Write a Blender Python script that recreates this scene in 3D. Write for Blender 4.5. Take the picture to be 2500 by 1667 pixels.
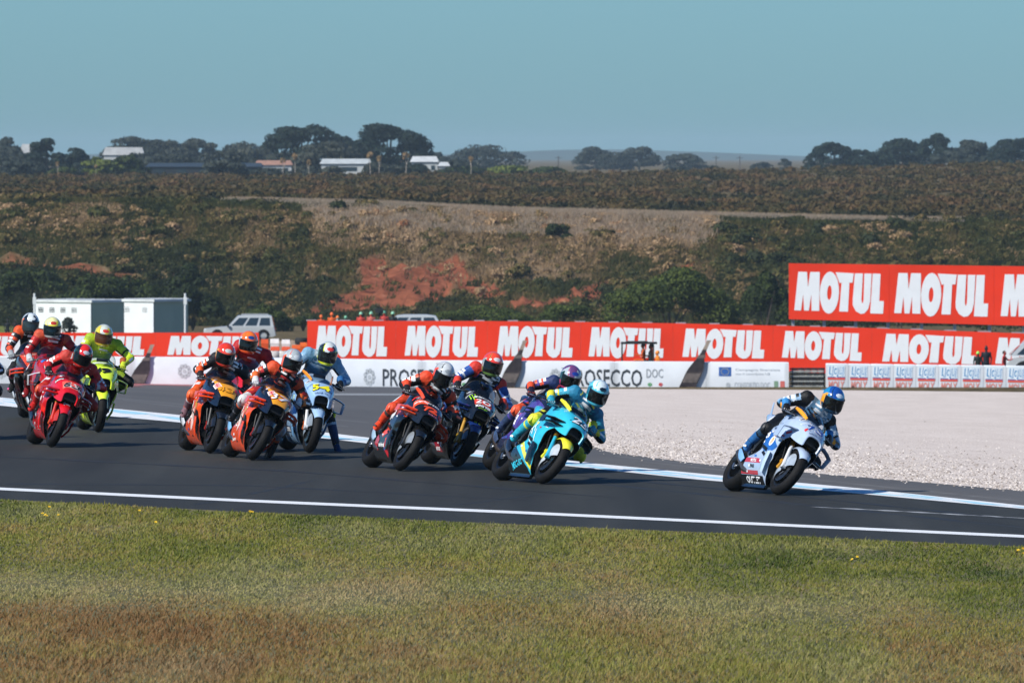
import bpy, bmesh, math, random
import numpy as np
from mathutils import Vector, Matrix, noise

for o in list(bpy.data.objects):
    bpy.data.objects.remove(o)
scene = bpy.context.scene
COL = scene.collection
R = math.radians

# ------------------------------------------------------------------ camera
F_PX = 23650.0            # focal length in pixels of the 2500 px wide photograph
HOR = 380.0               # image row of the horizon
CAM_H = 3.86
cam_d = bpy.data.cameras.new('camera')
cam = bpy.data.objects.new('camera', cam_d)
COL.objects.link(cam)
cam_d.sensor_width = 36.0
cam_d.lens = F_PX / 2500.0 * 36.0
cam_d.clip_start = 1.0
cam_d.clip_end = 20000.0
cam.location = (0, 0, CAM_H)
cam.rotation_euler = (R(90) - math.atan((833.5 - HOR) / F_PX), 0, 0)
cam_d.dof.use_dof = True
cam_d.dof.focus_distance = 117.0
cam_d.dof.aperture_fstop = 13.5
scene.camera = cam

# ------------------------------------------------------------------ light
SUN_AZ = R(231)           # clockwise from +Y
SUN_EL = R(41)
to_sun = Vector((math.sin(SUN_AZ) * math.cos(SUN_EL), math.cos(SUN_AZ) * math.cos(SUN_EL), math.sin(SUN_EL)))
world = bpy.data.worlds.new('World')
scene.world = world
world.use_nodes = True
wn = world.node_tree
bg = wn.nodes['Background']
sky = wn.nodes.new('ShaderNodeTexSky')
sky.sky_type = 'NISHITA'
sky.sun_disc = False
sky.sun_elevation = SUN_EL
sky.sun_rotation = SUN_AZ
sky.air_density = 1.0
sky.dust_density = 0.4
sky.ozone_density = 3.0
tint = wn.nodes.new('ShaderNodeMix')
tint.data_type = 'RGBA'
tint.blend_type = 'MULTIPLY'
tint.inputs['Factor'].default_value = 1.0
tint.inputs['B'].default_value = (0.53, 0.99, 1.50, 1)
wn.links.new(sky.outputs['Color'], tint.inputs['A'])
wn.links.new(tint.outputs['Result'], bg.inputs['Color'])
bg.inputs['Strength'].default_value = 0.062
sun_d = bpy.data.lights.new('sun', 'SUN')
sun_d.energy = 5.0
sun_d.angle = R(0.5)
sun_d.color = (1.0, 0.95, 0.87)
sun = bpy.data.objects.new('sun', sun_d)
sun.rotation_euler = to_sun.to_track_quat('Z', 'Y').to_euler()
sun.location = (-40, 20, 60)
COL.objects.link(sun)
scene.view_settings.view_transform = 'Standard'
scene.view_settings.look = 'None'
scene.view_settings.gamma = 1.0
scene.view_settings.use_curve_mapping = False
scene.view_settings.exposure = 0.24
scene.cycles.use_denoising = True
scene.cycles.max_bounces = 6
scene.cycles.transparent_max_bounces = 12
scene.cycles.volume_bounces = 0

# ------------------------------------------------------------------ helpers
def W(px, py, D):
    """world point seen at photo pixel (px,py) at depth D"""
    return Vector(((px - 1250) / F_PX * D, D, CAM_H - (py - HOR) / F_PX * D))

def G(px, py, z=0.0):
    """point of the flat track plane seen at a photo pixel"""
    D = (CAM_H - z) * F_PX / (py - HOR)
    return Vector(((px - 1250) / F_PX * D, D, z))

def lin(c):
    if isinstance(c, str):
        c = c.lstrip('#')
        c = [int(c[i:i + 2], 16) / 255 for i in (0, 2, 4)]
        c = [x / 12.92 if x <= 0.04045 else ((x + 0.055) / 1.055) ** 2.4 for x in c]
    return (c[0], c[1], c[2], 1.0)

MATS = {}
def mat(name, color, rough=0.5, metal=0.0, var=0.08, scale=8.0, bump=0.0, bscale=60.0, coat=0.0, alpha=1.0, spec=0.5, coord='Object', dim=None):
    if name in MATS:
        return MATS[name]
    m = bpy.data.materials.new(name)
    m.use_nodes = True
    nt = m.node_tree
    b = nt.nodes['Principled BSDF']
    c = lin(color)
    if dim:
        lum = .2 * c[0] + .7 * c[1] + .1 * c[2]
        k = dim[0] if lum < .03 else dim[1]
        c = (c[0] * k, c[1] * k, c[2] * k, 1)
    b.inputs['Roughness'].default_value = rough
    b.inputs['Metallic'].default_value = metal
    b.inputs['Specular IOR Level'].default_value = spec
    if coat:
        b.inputs['Coat Weight'].default_value = coat
        b.inputs['Coat Roughness'].default_value = 0.08
    if alpha < 1:
        b.inputs['Alpha'].default_value = alpha
    tc = nt.nodes.new('ShaderNodeTexCoord')
    if var > 0:
        n = nt.nodes.new('ShaderNodeTexNoise')
        n.inputs['Scale'].default_value = scale
        n.inputs['Detail'].default_value = 4
        nt.links.new(tc.outputs[coord], n.inputs['Vector'])
        cr = nt.nodes.new('ShaderNodeValToRGB')
        cr.color_ramp.elements[0].position = 0.3
        cr.color_ramp.elements[1].position = 0.7
        cr.color_ramp.elements[0].color = (c[0] * (1 - var), c[1] * (1 - var), c[2] * (1 - var), 1)
        cr.color_ramp.elements[1].color = (min(1, c[0] * (1 + var)), min(1, c[1] * (1 + var)), min(1, c[2] * (1 + var)), 1)
        nt.links.new(n.outputs['Fac'], cr.inputs['Fac'])
        nt.links.new(cr.outputs['Color'], b.inputs['Base Color'])
    else:
        b.inputs['Base Color'].default_value = c
    if bump > 0:
        n2 = nt.nodes.new('ShaderNodeTexNoise')
        n2.inputs['Scale'].default_value = bscale
        n2.inputs['Detail'].default_value = 5
        nt.links.new(tc.outputs[coord], n2.inputs['Vector'])
        bp = nt.nodes.new('ShaderNodeBump')
        bp.inputs['Strength'].default_value = bump
        bp.inputs['Distance'].default_value = 0.02
        nt.links.new(n2.outputs['Fac'], bp.inputs['Height'])
        nt.links.new(bp.outputs['Normal'], b.inputs['Normal'])
    MATS[name] = m
    return m

def paint(c):   # glossy bodywork paint
    return mat('paint_' + c.lstrip('#'), c, rough=0.24, var=0.06, scale=14, coat=0.8, dim=(.5, .92))
def cloth(c):   # leather / fabric
    return mat('leather_' + c.lstrip('#'), c, rough=0.6, var=0.18, scale=22, bump=0.6, bscale=22, spec=.3, dim=(.5, .74))
def printed(c):
    return mat('print_' + c.lstrip('#'), c, rough=0.45, var=0.03, scale=5)

class MB:
    def __init__(s):
        s.v = []; s.f = []; s.m = []
    def add(s, verts, faces, mi=0):
        o = len(s.v)
        s.v += [tuple(p) for p in verts]
        s.f += [tuple(o + i for i in f) for f in faces]
        s.m += list(mi) if isinstance(mi, (list, tuple)) else [mi] * len(faces)
        return s
    def box(s, c, size, mi=0, M=None, taper=1.0):
        hx, hy, hz = size[0] / 2, size[1] / 2, size[2] / 2
        vs = []
        for z in (-1, 1):
            k = taper if z > 0 else 1.0
            for x, y in ((-1, -1), (1, -1), (1, 1), (-1, 1)):
                vs.append(Vector((x * hx * k, y * hy * k, z * hz)))
        if M is not None:
            vs = [M @ v for v in vs]
        vs = [v + Vector(c) for v in vs]
        return s.add(vs, [(3, 2, 1, 0), (4, 5, 6, 7), (0, 1, 5, 4), (1, 2, 6, 5), (2, 3, 7, 6), (3, 0, 4, 7)], mi)
    def tube(s, pts, rads, n=8, mi=0, caps=True, flat=1.0, up=None):
        pts = [Vector(p) for p in pts]
        if not isinstance(rads, list):
            rads = [rads] * len(pts)
        rings = []
        prev = None
        for i, p in enumerate(pts):
            d = (pts[min(i + 1, len(pts) - 1)] - pts[max(i - 1, 0)]).normalized()
            if up is not None:
                u = Vector(up)
            else:
                u = prev if prev is not None else (Vector((0, 0, 1)) if abs(d.z) < 0.9 else Vector((1, 0, 0)))
            a = (u - d * u.dot(d)).normalized()
            prev = a
            b = d.cross(a)
            r = rads[i]
            ra, rb = (r if isinstance(r, (tuple, list)) else (r * flat, r))
            rings.append([p + a * math.cos(2 * math.pi * k / n) * ra + b * math.sin(2 * math.pi * k / n) * rb for k in range(n)])
        return s.loft(rings, mi, True, caps)
    def loft(s, rings, mi=0, closed=True, caps=True):
        n = len(rings[0])
        vs = [p for r in rings for p in r]
        fs = []
        for i in range(len(rings) - 1):
            for k in range(n if closed else n - 1):
                k2 = (k + 1) % n
                fs.append((i * n + k, i * n + k2, (i + 1) * n + k2, (i + 1) * n + k))
        if caps and closed:
            fs.append(tuple(range(n - 1, -1, -1)))
            fs.append(tuple((len(rings) - 1) * n + k for k in range(n)))
        return s.add(vs, fs, mi)
    def lathe(s, prof, c, axis='y', n=24, mi=0, a0=0.0, a1=2 * math.pi):
        """prof: list of (radius, offset along axis)"""
        full = abs(a1 - a0 - 2 * math.pi) < 1e-6
        m = n if full else n + 1
        rings = []
        for k in range(m):
            a = a0 + (a1 - a0) * k / n
            ring = []
            for r, t in prof:
                if axis == 'y':
                    ring.append(Vector(c) + Vector((r * math.cos(a), t, r * math.sin(a))))
                else:
                    ring.append(Vector(c) + Vector((r * math.cos(a), r * math.sin(a), t)))
            rings.append(ring)
        if full:
            rings.append(rings[0])
        return s.loft(rings, mi, False, False)
    def grid(s, fn, nu, nv, mfn=None):
        vs = [fn(i / nu, j / nv) for j in range(nv + 1) for i in range(nu + 1)]
        fs = []; ms = []
        for j in range(nv):
            for i in range(nu):
                a = j * (nu + 1) + i
                fs.append((a, a + 1, a + nu + 2, a + nu + 1))
                ms.append(mfn((i + .5) / nu, (j + .5) / nv) if mfn else 0)
        return s.add(vs, fs, ms)
    def ellipsoid(s, c, r, n=12, m=8, mi=0, M=None):
        def fn(u, v):
            a = u * 2 * math.pi; b = (v - .5) * math.pi
            p = Vector((r[0] * math.cos(b) * math.cos(a), r[1] * math.cos(b) * math.sin(a), r[2] * math.sin(b)))
            if M is not None: p = M @ p
            return p + Vector(c)
        return s.grid(fn, n, m, (lambda u, v: mi))
    def mesh(s, name, mats, smooth=True, angle=38):
        me = bpy.data.meshes.new(name)
        me.from_pydata(s.v, [], s.f)
        if not isinstance(mats, (list, tuple)):
            mats = [mats]
        for m in mats:
            me.materials.append(m)
        if len(mats) > 1:
            me.polygons.foreach_set('material_index', s.m)
        if smooth:
            me.polygons.foreach_set('use_smooth', [True] * len(s.f))
            try: me.set_sharp_from_angle(angle=R(angle))
            except Exception: pass
        me.update()
        return me
    def build(s, name, mats, parent=None, smooth=True, angle=38):
        o = bpy.data.objects.new(name, s.mesh(name, mats, smooth, angle))
        COL.objects.link(o)
        if parent is not None:
            o.parent = parent
        return o

def tag(o, label=None, cat=None, group=None, kind=None):
    if label: o['label'] = label
    if cat: o['category'] = cat
    if group: o['group'] = group
    if kind: o['kind'] = kind
    return o

def thing(name, label, cat, loc=(0, 0, 0), rz=0.0, group=None):
    o = bpy.data.objects.new(name, None)
    o.empty_display_size = 0.3
    COL.objects.link(o)
    o.location = loc
    o.rotation_euler = (0, 0, rz)
    return tag(o, label, cat, group)

def copy_tree(o, parent=None):
    c = o.copy()
    COL.objects.link(c)
    if parent is not None: c.parent = parent
    for ch in list(o.children):
        copy_tree(ch, c)
    return c

def np_mesh(name, verts, quads, mats, attrs=None, smooth=False, midx=None):
    """numpy arrays -> mesh; quads (n,k)"""
    me = bpy.data.meshes.new(name)
    nv, nf, k = len(verts), len(quads), quads.shape[1]
    me.vertices.add(nv)
    me.vertices.foreach_set('co', np.asarray(verts, np.float32).ravel())
    me.loops.add(nf * k)
    me.loops.foreach_set('vertex_index', np.asarray(quads, np.int32).ravel())
    me.polygons.add(nf)
    me.polygons.foreach_set('loop_start', np.arange(0, nf * k, k, dtype=np.int32))
    for m in (mats if isinstance(mats, (list, tuple)) else [mats]):
        me.materials.append(m)
    if midx is not None:
        me.polygons.foreach_set('material_index', np.asarray(midx, np.int32))
    me.update(calc_edges=True)
    if smooth:
        me.polygons.foreach_set('use_smooth', np.ones(nf, bool))
    for an, (dom, arr) in (attrs or {}).items():
        a = me.attributes.new(an, 'FLOAT', dom)
        a.data.foreach_set('value', np.asarray(arr, np.float32))
    return me

def link(name, me, parent=None):
    o = bpy.data.objects.new(name, me)
    COL.objects.link(o)
    if parent is not None: o.parent = parent
    return o

def interp(pts, x):
    if x <= pts[0][0]: return pts[0][1]
    for (a, b), (c, d) in zip(pts, pts[1:]):
        if x <= c:
            return b + (d - b) * (x - a) / (c - a)
    return pts[-1][1]

def sstep(a, b, x):
    t = min(1, max(0, (x - a) / (b - a)))
    return t * t * (3 - 2 * t)

def pip(poly, x, y):
    c = False
    j = len(poly) - 1
    for i in range(len(poly)):
        xi, yi = poly[i]; xj, yj = poly[j]
        if (yi > y) != (yj > y) and x < (xj - xi) * (y - yi) / (yj - yi) + xi:
            c = not c
        j = i
    return c

TXT = {}
def text_geo(s, bold=0.0, shear=0.0):
    """verts (x,y) and faces of a printed word, height of capitals = 1, left = 0"""
    key = (s, bold, shear)
    if key in TXT: return TXT[key]
    cu = bpy.data.curves.new('t', 'FONT')
    cu.body = s
    cu.size = 1.0
    cu.offset = bold
    cu.shear = shear
    cu.resolution_u = 2
    cu.fill_mode = 'FRONT'
    ob = bpy.data.objects.new('t', cu)
    me = bpy.data.meshes.new_from_object(ob)
    vs = [(v.co.x, v.co.y) for v in me.vertices]
    fs = [tuple(p.vertices) for p in me.polygons]
    bpy.data.objects.remove(ob); bpy.data.curves.remove(cu); bpy.data.meshes.remove(me)
    x0 = min(v[0] for v in vs); x1 = max(v[0] for v in vs)
    h = 0.729 + 2 * bold
    vs = [((x - x0) / h, (y + bold) / h) for x, y in vs]
    TXT[key] = (vs, fs, (x1 - x0) / h)
    return TXT[key]

# the heavy slanted five-letter word of the red boards, drawn letter by letter
def banner_word():
    P = [[(0, 0), (.11, 1), (.35, 1), (.375, .60), (.44, 1), (.70, 1), (.685, 0), (.475, 0), (.468, .42), (.40, 0), (.27, 0), (.245, .42), (.185, 0)],
         [(1.135, 1.0), (1.635, .98), (1.60, .74), (1.515, .74), (1.475, 0), (1.235, 0), (1.30, .74), (1.245, .72)],
         [(1.665, .98), (1.885, .98), (1.845, .32), (1.86, .23), (1.885, .23), (1.905, .32), (1.925, .98), (2.125, .98), (2.085, .28), (2.03, .08), (1.93, -.03), (1.82, -.05), (1.69, .02), (1.61, .16), (1.605, .30)],
         [(2.155, .98), (2.37, .98), (2.335, .29), (2.46, .29), (2.44, -.03), (2.085, -.03)]]
    vs = []; fs = []
    for p in P:
        o = len(vs); vs += p; fs.append(tuple(range(o + len(p) - 1, o - 1, -1)))
    n = 20; o = len(vs)
    for k in range(n):
        a = 2 * math.pi * k / n
        vs.append((.965 + .265 * math.cos(a) + .02 * math.sin(a), .475 + .54 * math.sin(a)))
    for k in range(n):
        a = 2 * math.pi * k / n
        vs.append((.965 + .062 * math.cos(a) + .01 * math.sin(a), .475 + .185 * math.sin(a)))
    for k in range(n):
        k2 = (k + 1) % n
        fs.append((o + k, o + k2, o + n + k2, o + n + k))
    return [(x / 2.46, y) for x, y in vs], fs

# =====================================================================
# terrain
# =====================================================================
KERB_PX = [(-1100, 884), (-400, 945), (0, 980), (430, 1021), (880, 1074), (1450, 1141), (1700, 1166), (2100, 1203), (2500, 1247), (2800, 1282), (3500, 1364)]
KERB = sorted([(G(a, b).x, G(a, b).y) for a, b in KERB_PX])
def kerb_y(x):
    if x < KERB[0][0]: return KERB[0][1] + (KERB[0][0] - x) * 2.0
    if x > KERB[-1][0]: return max(60.0, KERB[-1][1] - (x - KERB[-1][0]) * 3.0)
    return interp(KERB, x)

def fbm(x, y, s, o=3, seed=0.0):
    return noise.fractal(Vector((x * s, y * s, seed)), 1.0, 2.0, o)

Z_WALL, Y_WALL = -6.65, 440.0
def hill_top(x):   # height of the cliff top at Y 865
    px = 1250 + x * F_PX / 865
    y = interp([(-200, 500), (300, 497), (900, 510), (1250, 528), (2200, 552), (2700, 556)], px)
    return CAM_H - (y - HOR) / F_PX * 865
def plateau(x):    # height at Y 1500
    px = 1250 + x * F_PX / 1500
    y = interp([(-300, 434), (700, 434), (1250, 431), (1700, 423), (2100, 412), (2500, 402), (3000, 394)], px)
    return CAM_H - (y - HOR) / F_PX * 1500

def terr(x, y):
    ky = min(kerb_y(x) + 4.5, 400)
    if y <= ky: return 0.0
    if y <= Y_WALL: return Z_WALL * (y - ky) / (Y_WALL - ky)
    if y <= 795: return interp([(440, Z_WALL), (480, -6.95), (650, -8.6), (795, -10.1)], y)
    if y <= 865:
        t = (y - 795) / 70
        b = -10.1; h = hill_top(x)
        e = .55 * t + .45 * sstep(0, 1, t)
        return b + (h - b) * e + math.sin(t * math.pi) * (1.1 * fbm(x, y, .03, 3, 2) + .5 * fbm(x, y, .12, 2, 5))
    h = hill_top(x); p = plateau(x)
    if y <= 1500:
        t = (y - 865) / 635
        w = .35 * sstep(0, .1, t)
        return h + (p - h) * t + w * fbm(x, y, .02, 3, 7) * .7
    if y <= 1900:
        return p + (-.2 - p) * (y - 1500) / 400
    return -.2

def hit(px, py):
    """terrain point seen at a photo pixel"""
    lo, hi = 40.0, 900.0
    prev = lo
    D = lo
    while D < hi:
        p = W(px, py, D)
        if p.z <= terr(p.x, D): break
        prev = D; D *= 1.01
    lo, hi = prev, D
    for _ in range(30):
        m = (lo + hi) / 2
        p = W(px, py, m)
        if p.z <= terr(p.x, m): hi = m
        else: lo = m
    p = W(px, py, hi)
    p.z = terr(p.x, p.y)
    return p

def nodes_of(name):
    m = bpy.data.materials.new(name); m.use_nodes = True
    nt = m.node_tree
    return m, nt, nt.nodes['Principled BSDF']

def ramp(nt, fac, stops):
    cr = nt.nodes.new('ShaderNodeValToRGB')
    e = cr.color_ramp.elements
    while len(e) < len(stops): e.new(.5)
    for k, (p, c) in enumerate(stops):
        e[k].position = p; e[k].color = lin(c)
    nt.links.new(fac, cr.inputs['Fac'])
    return cr.outputs['Color']

def tnoise(nt, scale, detail=4, rough=.55, vec=None, stretch=None):
    tc = nt.nodes.new('ShaderNodeNewGeometry')
    v = tc.outputs['Position']
    if stretch:
        mp = nt.nodes.new('ShaderNodeMapping')
        mp.inputs['Scale'].default_value = stretch
        nt.links.new(v, mp.inputs['Vector']); v = mp.outputs['Vector']
    n = nt.nodes.new('ShaderNodeTexNoise')
    n.inputs['Scale'].default_value = scale
    n.inputs['Detail'].default_value = detail
    n.inputs['Roughness'].default_value = rough
    nt.links.new(v, n.inputs['Vector'])
    return n.outputs['Fac']

def mixc(nt, fac, a, b, blend='MIX'):
    mx = nt.nodes.new('ShaderNodeMix'); mx.data_type = 'RGBA'; mx.blend_type = blend
    if isinstance(fac, (int, float)): mx.inputs['Factor'].default_value = fac
    else: nt.links.new(fac, mx.inputs['Factor'])
    for k, s in (('A', a), ('B', b)):
        if isinstance(s, str) or isinstance(s, tuple): mx.inputs[k].default_value = lin(s)
        else: nt.links.new(s, mx.inputs[k])
    return mx.outputs['Result']

def bump(nt, b, h, strength, dist):
    bp = nt.nodes.new('ShaderNodeBump')
    bp.inputs['Strength'].default_value = strength
    bp.inputs['Distance'].default_value = dist
    nt.links.new(h, bp.inputs['Height'])
    nt.links.new(bp.outputs['Normal'], b.inputs['Normal'])

def attr(nt, name):
    a = nt.nodes.new('ShaderNodeAttribute'); a.attribute_name = name
    return a.outputs['Fac']

# --- materials of the ground
gm, nt, b = nodes_of('ground_soil')
dry = ramp(nt, tnoise(nt, .7, 8, .7), [(.3, '#34331d'), (.48, '#574c30'), (.6, '#75654a'), (.75, '#8f7c5e')])
fine = tnoise(nt, 2.2, 6, .7)
red = ramp(nt, tnoise(nt, .8, 8, .72), [(.25, '#40241a'), (.42, '#74422d'), (.6, '#95583e'), (.8, '#b4866c')])
field = ramp(nt, tnoise(nt, .05, 5), [(.3, '#5c662c'), (.7, '#808440')])
lipc = ramp(nt, tnoise(nt, .9, 6, .65), [(.3, '#a58b6c'), (.7, '#d0b593')])
c = mixc(nt, attr(nt, 'field'), mixc(nt, attr(nt, 'lip'), dry, lipc), field)
mth = nt.nodes.new('ShaderNodeMath'); mth.operation = 'MULTIPLY_ADD'
nt.links.new(tnoise(nt, .25, 5, .7), mth.inputs[0]); mth.inputs[1].default_value = 1.4; mth.inputs[2].default_value = -.7
ad = nt.nodes.new('ShaderNodeMath'); ad.operation = 'ADD'; ad.use_clamp = True
nt.links.new(attr(nt, 'earth'), ad.inputs[0]); nt.links.new(mth.outputs[0], ad.inputs[1])
e2 = nt.nodes.new('ShaderNodeMath'); e2.operation = 'MULTIPLY'; e2.use_clamp = True
nt.links.new(ad.outputs[0], e2.inputs[0]); nt.links.new(attr(nt, 'earth'), e2.inputs[1])
e3 = nt.nodes.new('ShaderNodeMapRange'); e3.inputs['From Min'].default_value = .12; e3.inputs['From Max'].default_value = .5
nt.links.new(e2.outputs[0], e3.inputs['Value'])
c = mixc(nt, e3.outputs['Result'], c, red)
nt.links.new(c, b.inputs['Base Color']); b.inputs['Roughness'].default_value = .95
b.inputs['Specular IOR Level'].default_value = .1
bump(nt, b, tnoise(nt, 1.1, 8, .75), .6, .6)
M_SOIL = gm

EARTH = [  # bare red earth on the slope, photo pixels at the hill
    [(870, 640), (905, 617), (945, 618), (960, 650), (1010, 655), (1060, 640), (1120, 628), (1150, 670), (1200, 690), (1240, 730), (1180, 735), (1120, 725), (1060, 740), (990, 760), (850, 765), (770, 772), (745, 755), (820, 720), (880, 700), (865, 665)],
    [(1380, 715), (1440, 695), (1500, 680), (1515, 690), (1480, 710), (1460, 745), (1400, 748), (1300, 750), (1250, 738), (1330, 735)],
    [(0, 640), (30, 628), (110, 645), (160, 650), (200, 640), (260, 655), (290, 668), (340, 660), (345, 685), (310, 690), (250, 672), (150, 660), (60, 650), (0, 660)],
    [(1655, 640), (1695, 650), (1690, 662), (1640, 655)], [(2440, 600), (2500, 612), (2500, 640), (2470, 625)], [(1930, 655), (1900, 690), (1880, 690), (1890, 665)],
    [(1240, 735), (1330, 740), (1330, 758), (1220, 758)]]
def pix(x, y, z):
    return 1250 + x * F_PX / y, HOR + (CAM_H - z) * F_PX / y
def earth(x, y, z):
    if y < 780 or y > 900: return 0.0
    px, py = pix(x, y, z)
    for p in EARTH:
        if pip(p, px, py): return 1.0
    return 0.0

# --- one ground sheet out to the horizon
ys = list(np.concatenate([np.linspace(-30, 95, 8), np.linspace(100, 200, 41), np.linspace(206, 440, 40), np.linspace(450, 790, 40), np.linspace(792, 870, 66), np.linspace(876, 1500, 70), np.linspace(1520, 2000, 16), np.geomspace(2100, 9500, 14)]))
ts = np.linspace(-1, 1, 251)
ss = np.sign(ts) * np.abs(ts) ** 1.8
V = []; EA = []; FI = []; LI = []
for y in ys:
    wid = max(70, .26 * y)
    for s in ss:
        x = s * wid
        z = terr(x, y)
        px, py = pix(x, max(y, 1), z)
        e_ = earth(x, y, z)
        if e_ > 0:
            z += 1.5 * (abs(fbm(x, y * .35, .34, 4, 31)) - .25) + .35 * fbm(x, y, .9, 3, 33)
        V.append((x, y, z - .12 if y < 436 else z))
        EA.append(e_)
        LI.append((1.0 if y > 872 else .8 if 740 < px < 1750 and py < 640 else 0.0) if 846 < y < 897 and 250 < px < 2300 else 0.0)
        FI.append(1.0 if 560 < y < 793 and px < 260 + 40 * fbm(x, y, .02) else 0.0)
nx, ny = len(ss), len(ys)
I = np.arange(nx * ny).reshape(ny, nx)
quads = np.stack([I[:-1, :-1], I[:-1, 1:], I[1:, 1:], I[1:, :-1]], -1).reshape(-1, 4)
EA = np.array(EA).reshape(ny, nx)
K = EA.copy()
for _ in range(2):
    K[1:-1, 1:-1] = (K[1:-1, 1:-1] * 2 + K[:-2, 1:-1] + K[2:, 1:-1] + K[1:-1, :-2] + K[1:-1, 2:]) / 6
ground = link('ground', np_mesh('ground', np.array(V), quads, M_SOIL, {'earth': ('POINT', K.ravel()), 'field': ('POINT', FI), 'lip': ('POINT', LI)}, True))
tag(ground, kind='structure')

# --- strips laid on the terrain between two pixel curves
def strip(name, fa, fb, xs, nt_, material, off, kind='structure', uvh=None):
    """fa(px)->photo row of the far edge, fb of the near edge"""
    V = []
    for px in xs:
        a = hit(px, fa(px)); c = hit(px, fb(px))
        for k in range(nt_ + 1):
            p = c.lerp(a, (1 - k / nt_) ** (1.0 if nt_ < 5 else 1.7))
            V.append((p.x, p.y, terr(p.x, p.y) + off))
    n = nt_ + 1
    I = np.arange(len(xs) * n).reshape(len(xs), n)
    q = np.stack([I[:-1, :-1], I[:-1, 1:], I[1:, 1:], I[1:, :-1]], -1).reshape(-1, 4)
    o = link(name, np_mesh(name, np.array(V), q, material, None, True))
    return tag(o, kind=kind)

def L_(pts): return lambda px: interp(pts, px)
near_edge = [(-900, 1170), (0, 1219), (600, 1250), (1250, 1280), (1900, 1308), (2500, 1335), (3400, 1376)]
line_t = [(-900, 1143), (0, 1190), (600, 1219), (1250, 1247), (1900, 1278), (2500, 1306), (3400, 1350)]
line_b = [(a, b_ + 6.2) for a, b_ in line_t]
kerb_t = [(-1100, 877), (-400, 938), (0, 970), (200, 990), (430, 1012), (880, 1066), (1180, 1100), (1450, 1131), (1700, 1155), (2100, 1192), (2500, 1234), (2800, 1268), (3500, 1350)]
kerb_b = [(-1100, 897), (-400, 958), (0, 990), (200, 1010), (430, 1030), (880, 1080), (1180, 1117), (1450, 1144), (1700, 1170), (2100, 1205), (2500, 1242), (2800, 1276), (3500, 1358)]

# asphalt of the circuit
gm, nt, b = nodes_of('asphalt')
a1 = tnoise(nt, 3.0, 8, .7); a2 = tnoise(nt, .5, 4, .6, stretch=(1, .15, 1)); a3 = tnoise(nt, 60, 3, .6)
c = ramp(nt, a1, [(.3, '#252522'), (.7, '#363632')])
c = mixc(nt, .5, c, ramp(nt, a2, [(.35, '#232320'), (.65, '#3a3a36')]))
mpx = nt.nodes.new('ShaderNodeMapping'); mpx.inputs['Rotation'].default_value = (0, 0, R(20)); mpx.inputs['Scale'].default_value = (1.1, .05, 1)
gpx = nt.nodes.new('ShaderNodeNewGeometry'); nt.links.new(gpx.outputs['Position'], mpx.inputs['Vector'])
npx = nt.nodes.new('ShaderNodeTexNoise'); npx.inputs['Scale'].default_value = 1.0; npx.inputs['Detail'].default_value = 5; nt.links.new(mpx.outputs['Vector'], npx.inputs['Vector'])
c = mixc(nt, .6, c, ramp(nt, npx.outputs['Fac'], [(.34, '#1c1d1b'), (.5, '#30312e'), (.68, '#454642')]))
c = mixc(nt, .35, c, ramp(nt, a3, [(.35, '#181919'), (.55, '#353531'), (.75, '#6b6d6c')]))
nt.links.new(c, b.inputs['Base Color']); b.inputs['Roughness'].default_value = .72
b.inputs['Specular IOR Level'].default_value = .18
bump(nt, b, a3, .6, .01)
M_ASPH = gm
gm, nt, b = nodes_of('runoff_asphalt')
a1 = tnoise(nt, 2.0, 8, .7); a2 = tnoise(nt, .35, 4, .6, stretch=(1, .12, 1)); a3 = tnoise(nt, 50, 3, .6)
c = ramp(nt, a1, [(.3, '#4d4d4e'), (.7, '#605f5f')])
c = mixc(nt, .4, c, ramp(nt, a2, [(.3, '#414243'), (.7, '#6d6b69')]))
c = mixc(nt, .3, c, ramp(nt, a3, [(.35, '#2f3031'), (.6, '#5c5c5c'), (.75, '#8a8988')]))
nt.links.new(c, b.inputs['Base Color']); b.inputs['Roughness'].default_value = .85
b.inputs['Specular IOR Level'].default_value = .3
bump(nt, b, a3, .6, .01)
M_RUN = gm
gm, nt, b = nodes_of('gravel')
a1 = tnoise(nt, .6, 5, .6, stretch=(1, .25, 1))
vo = nt.nodes.new('ShaderNodeTexVoronoi'); vo.inputs['Scale'].default_value = 20
g = nt.nodes.new('ShaderNodeNewGeometry'); mp = nt.nodes.new('ShaderNodeMapping'); mp.inputs['Scale'].default_value = (1.2, .3, 1)
nt.links.new(g.outputs['Position'], mp.inputs['Vector']); nt.links.new(mp.outputs['Vector'], vo.inputs['Vector'])
c = ramp(nt, a1, [(.3, '#c6bab0'), (.7, '#dacfc6')])
c = mixc(nt, .30, c, ramp(nt, tnoise(nt, .9, 3, .5, stretch=(1, .12, 1)), [(.35, '#b3a69b'), (.65, '#ddd3ca')]))
c = mixc(nt, .5, c, ramp(nt, vo.outputs['Distance'], [(.1, '#e2d8d0'), (.45, '#c8bdb4'), (.8, '#9c9087')]))
spk = tnoise(nt, 8, 3, .7, stretch=(1.3, .35, 1))
c = mixc(nt, ramp(nt, spk, [(.66, '#000000'), (.74, '#a0a0a0')]), c, '#948a80')
nt.links.new(c, b.inputs['Base Color']); b.inputs['Roughness'].default_value = .95
b.inputs['Specular IOR Level'].default_value = .1
bump(nt, b, vo.outputs['Distance'], .35, .03)
M_GRAV = gm
xs_all = list(np.linspace(-840, 3400, 86))
strip('track', L_(kerb_t), L_(near_edge), xs_all, 40, M_ASPH, .0008)
GRAV_NEAR = [(-1100, 914), (-500, 926), (0, 936), (760, 942), (1150, 946.6), (1230, 959.5), (1300, 1003), (1380, 1058), (1480, 1102), (1700, 1131), (2014, 1157), (2500, 1198), (3000, 1248), (3600, 1308)]
xs_all = sorted(xs_all + [1150, 1190, 1230, 1265, 1340, 1380, 1430, 1480])
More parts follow.
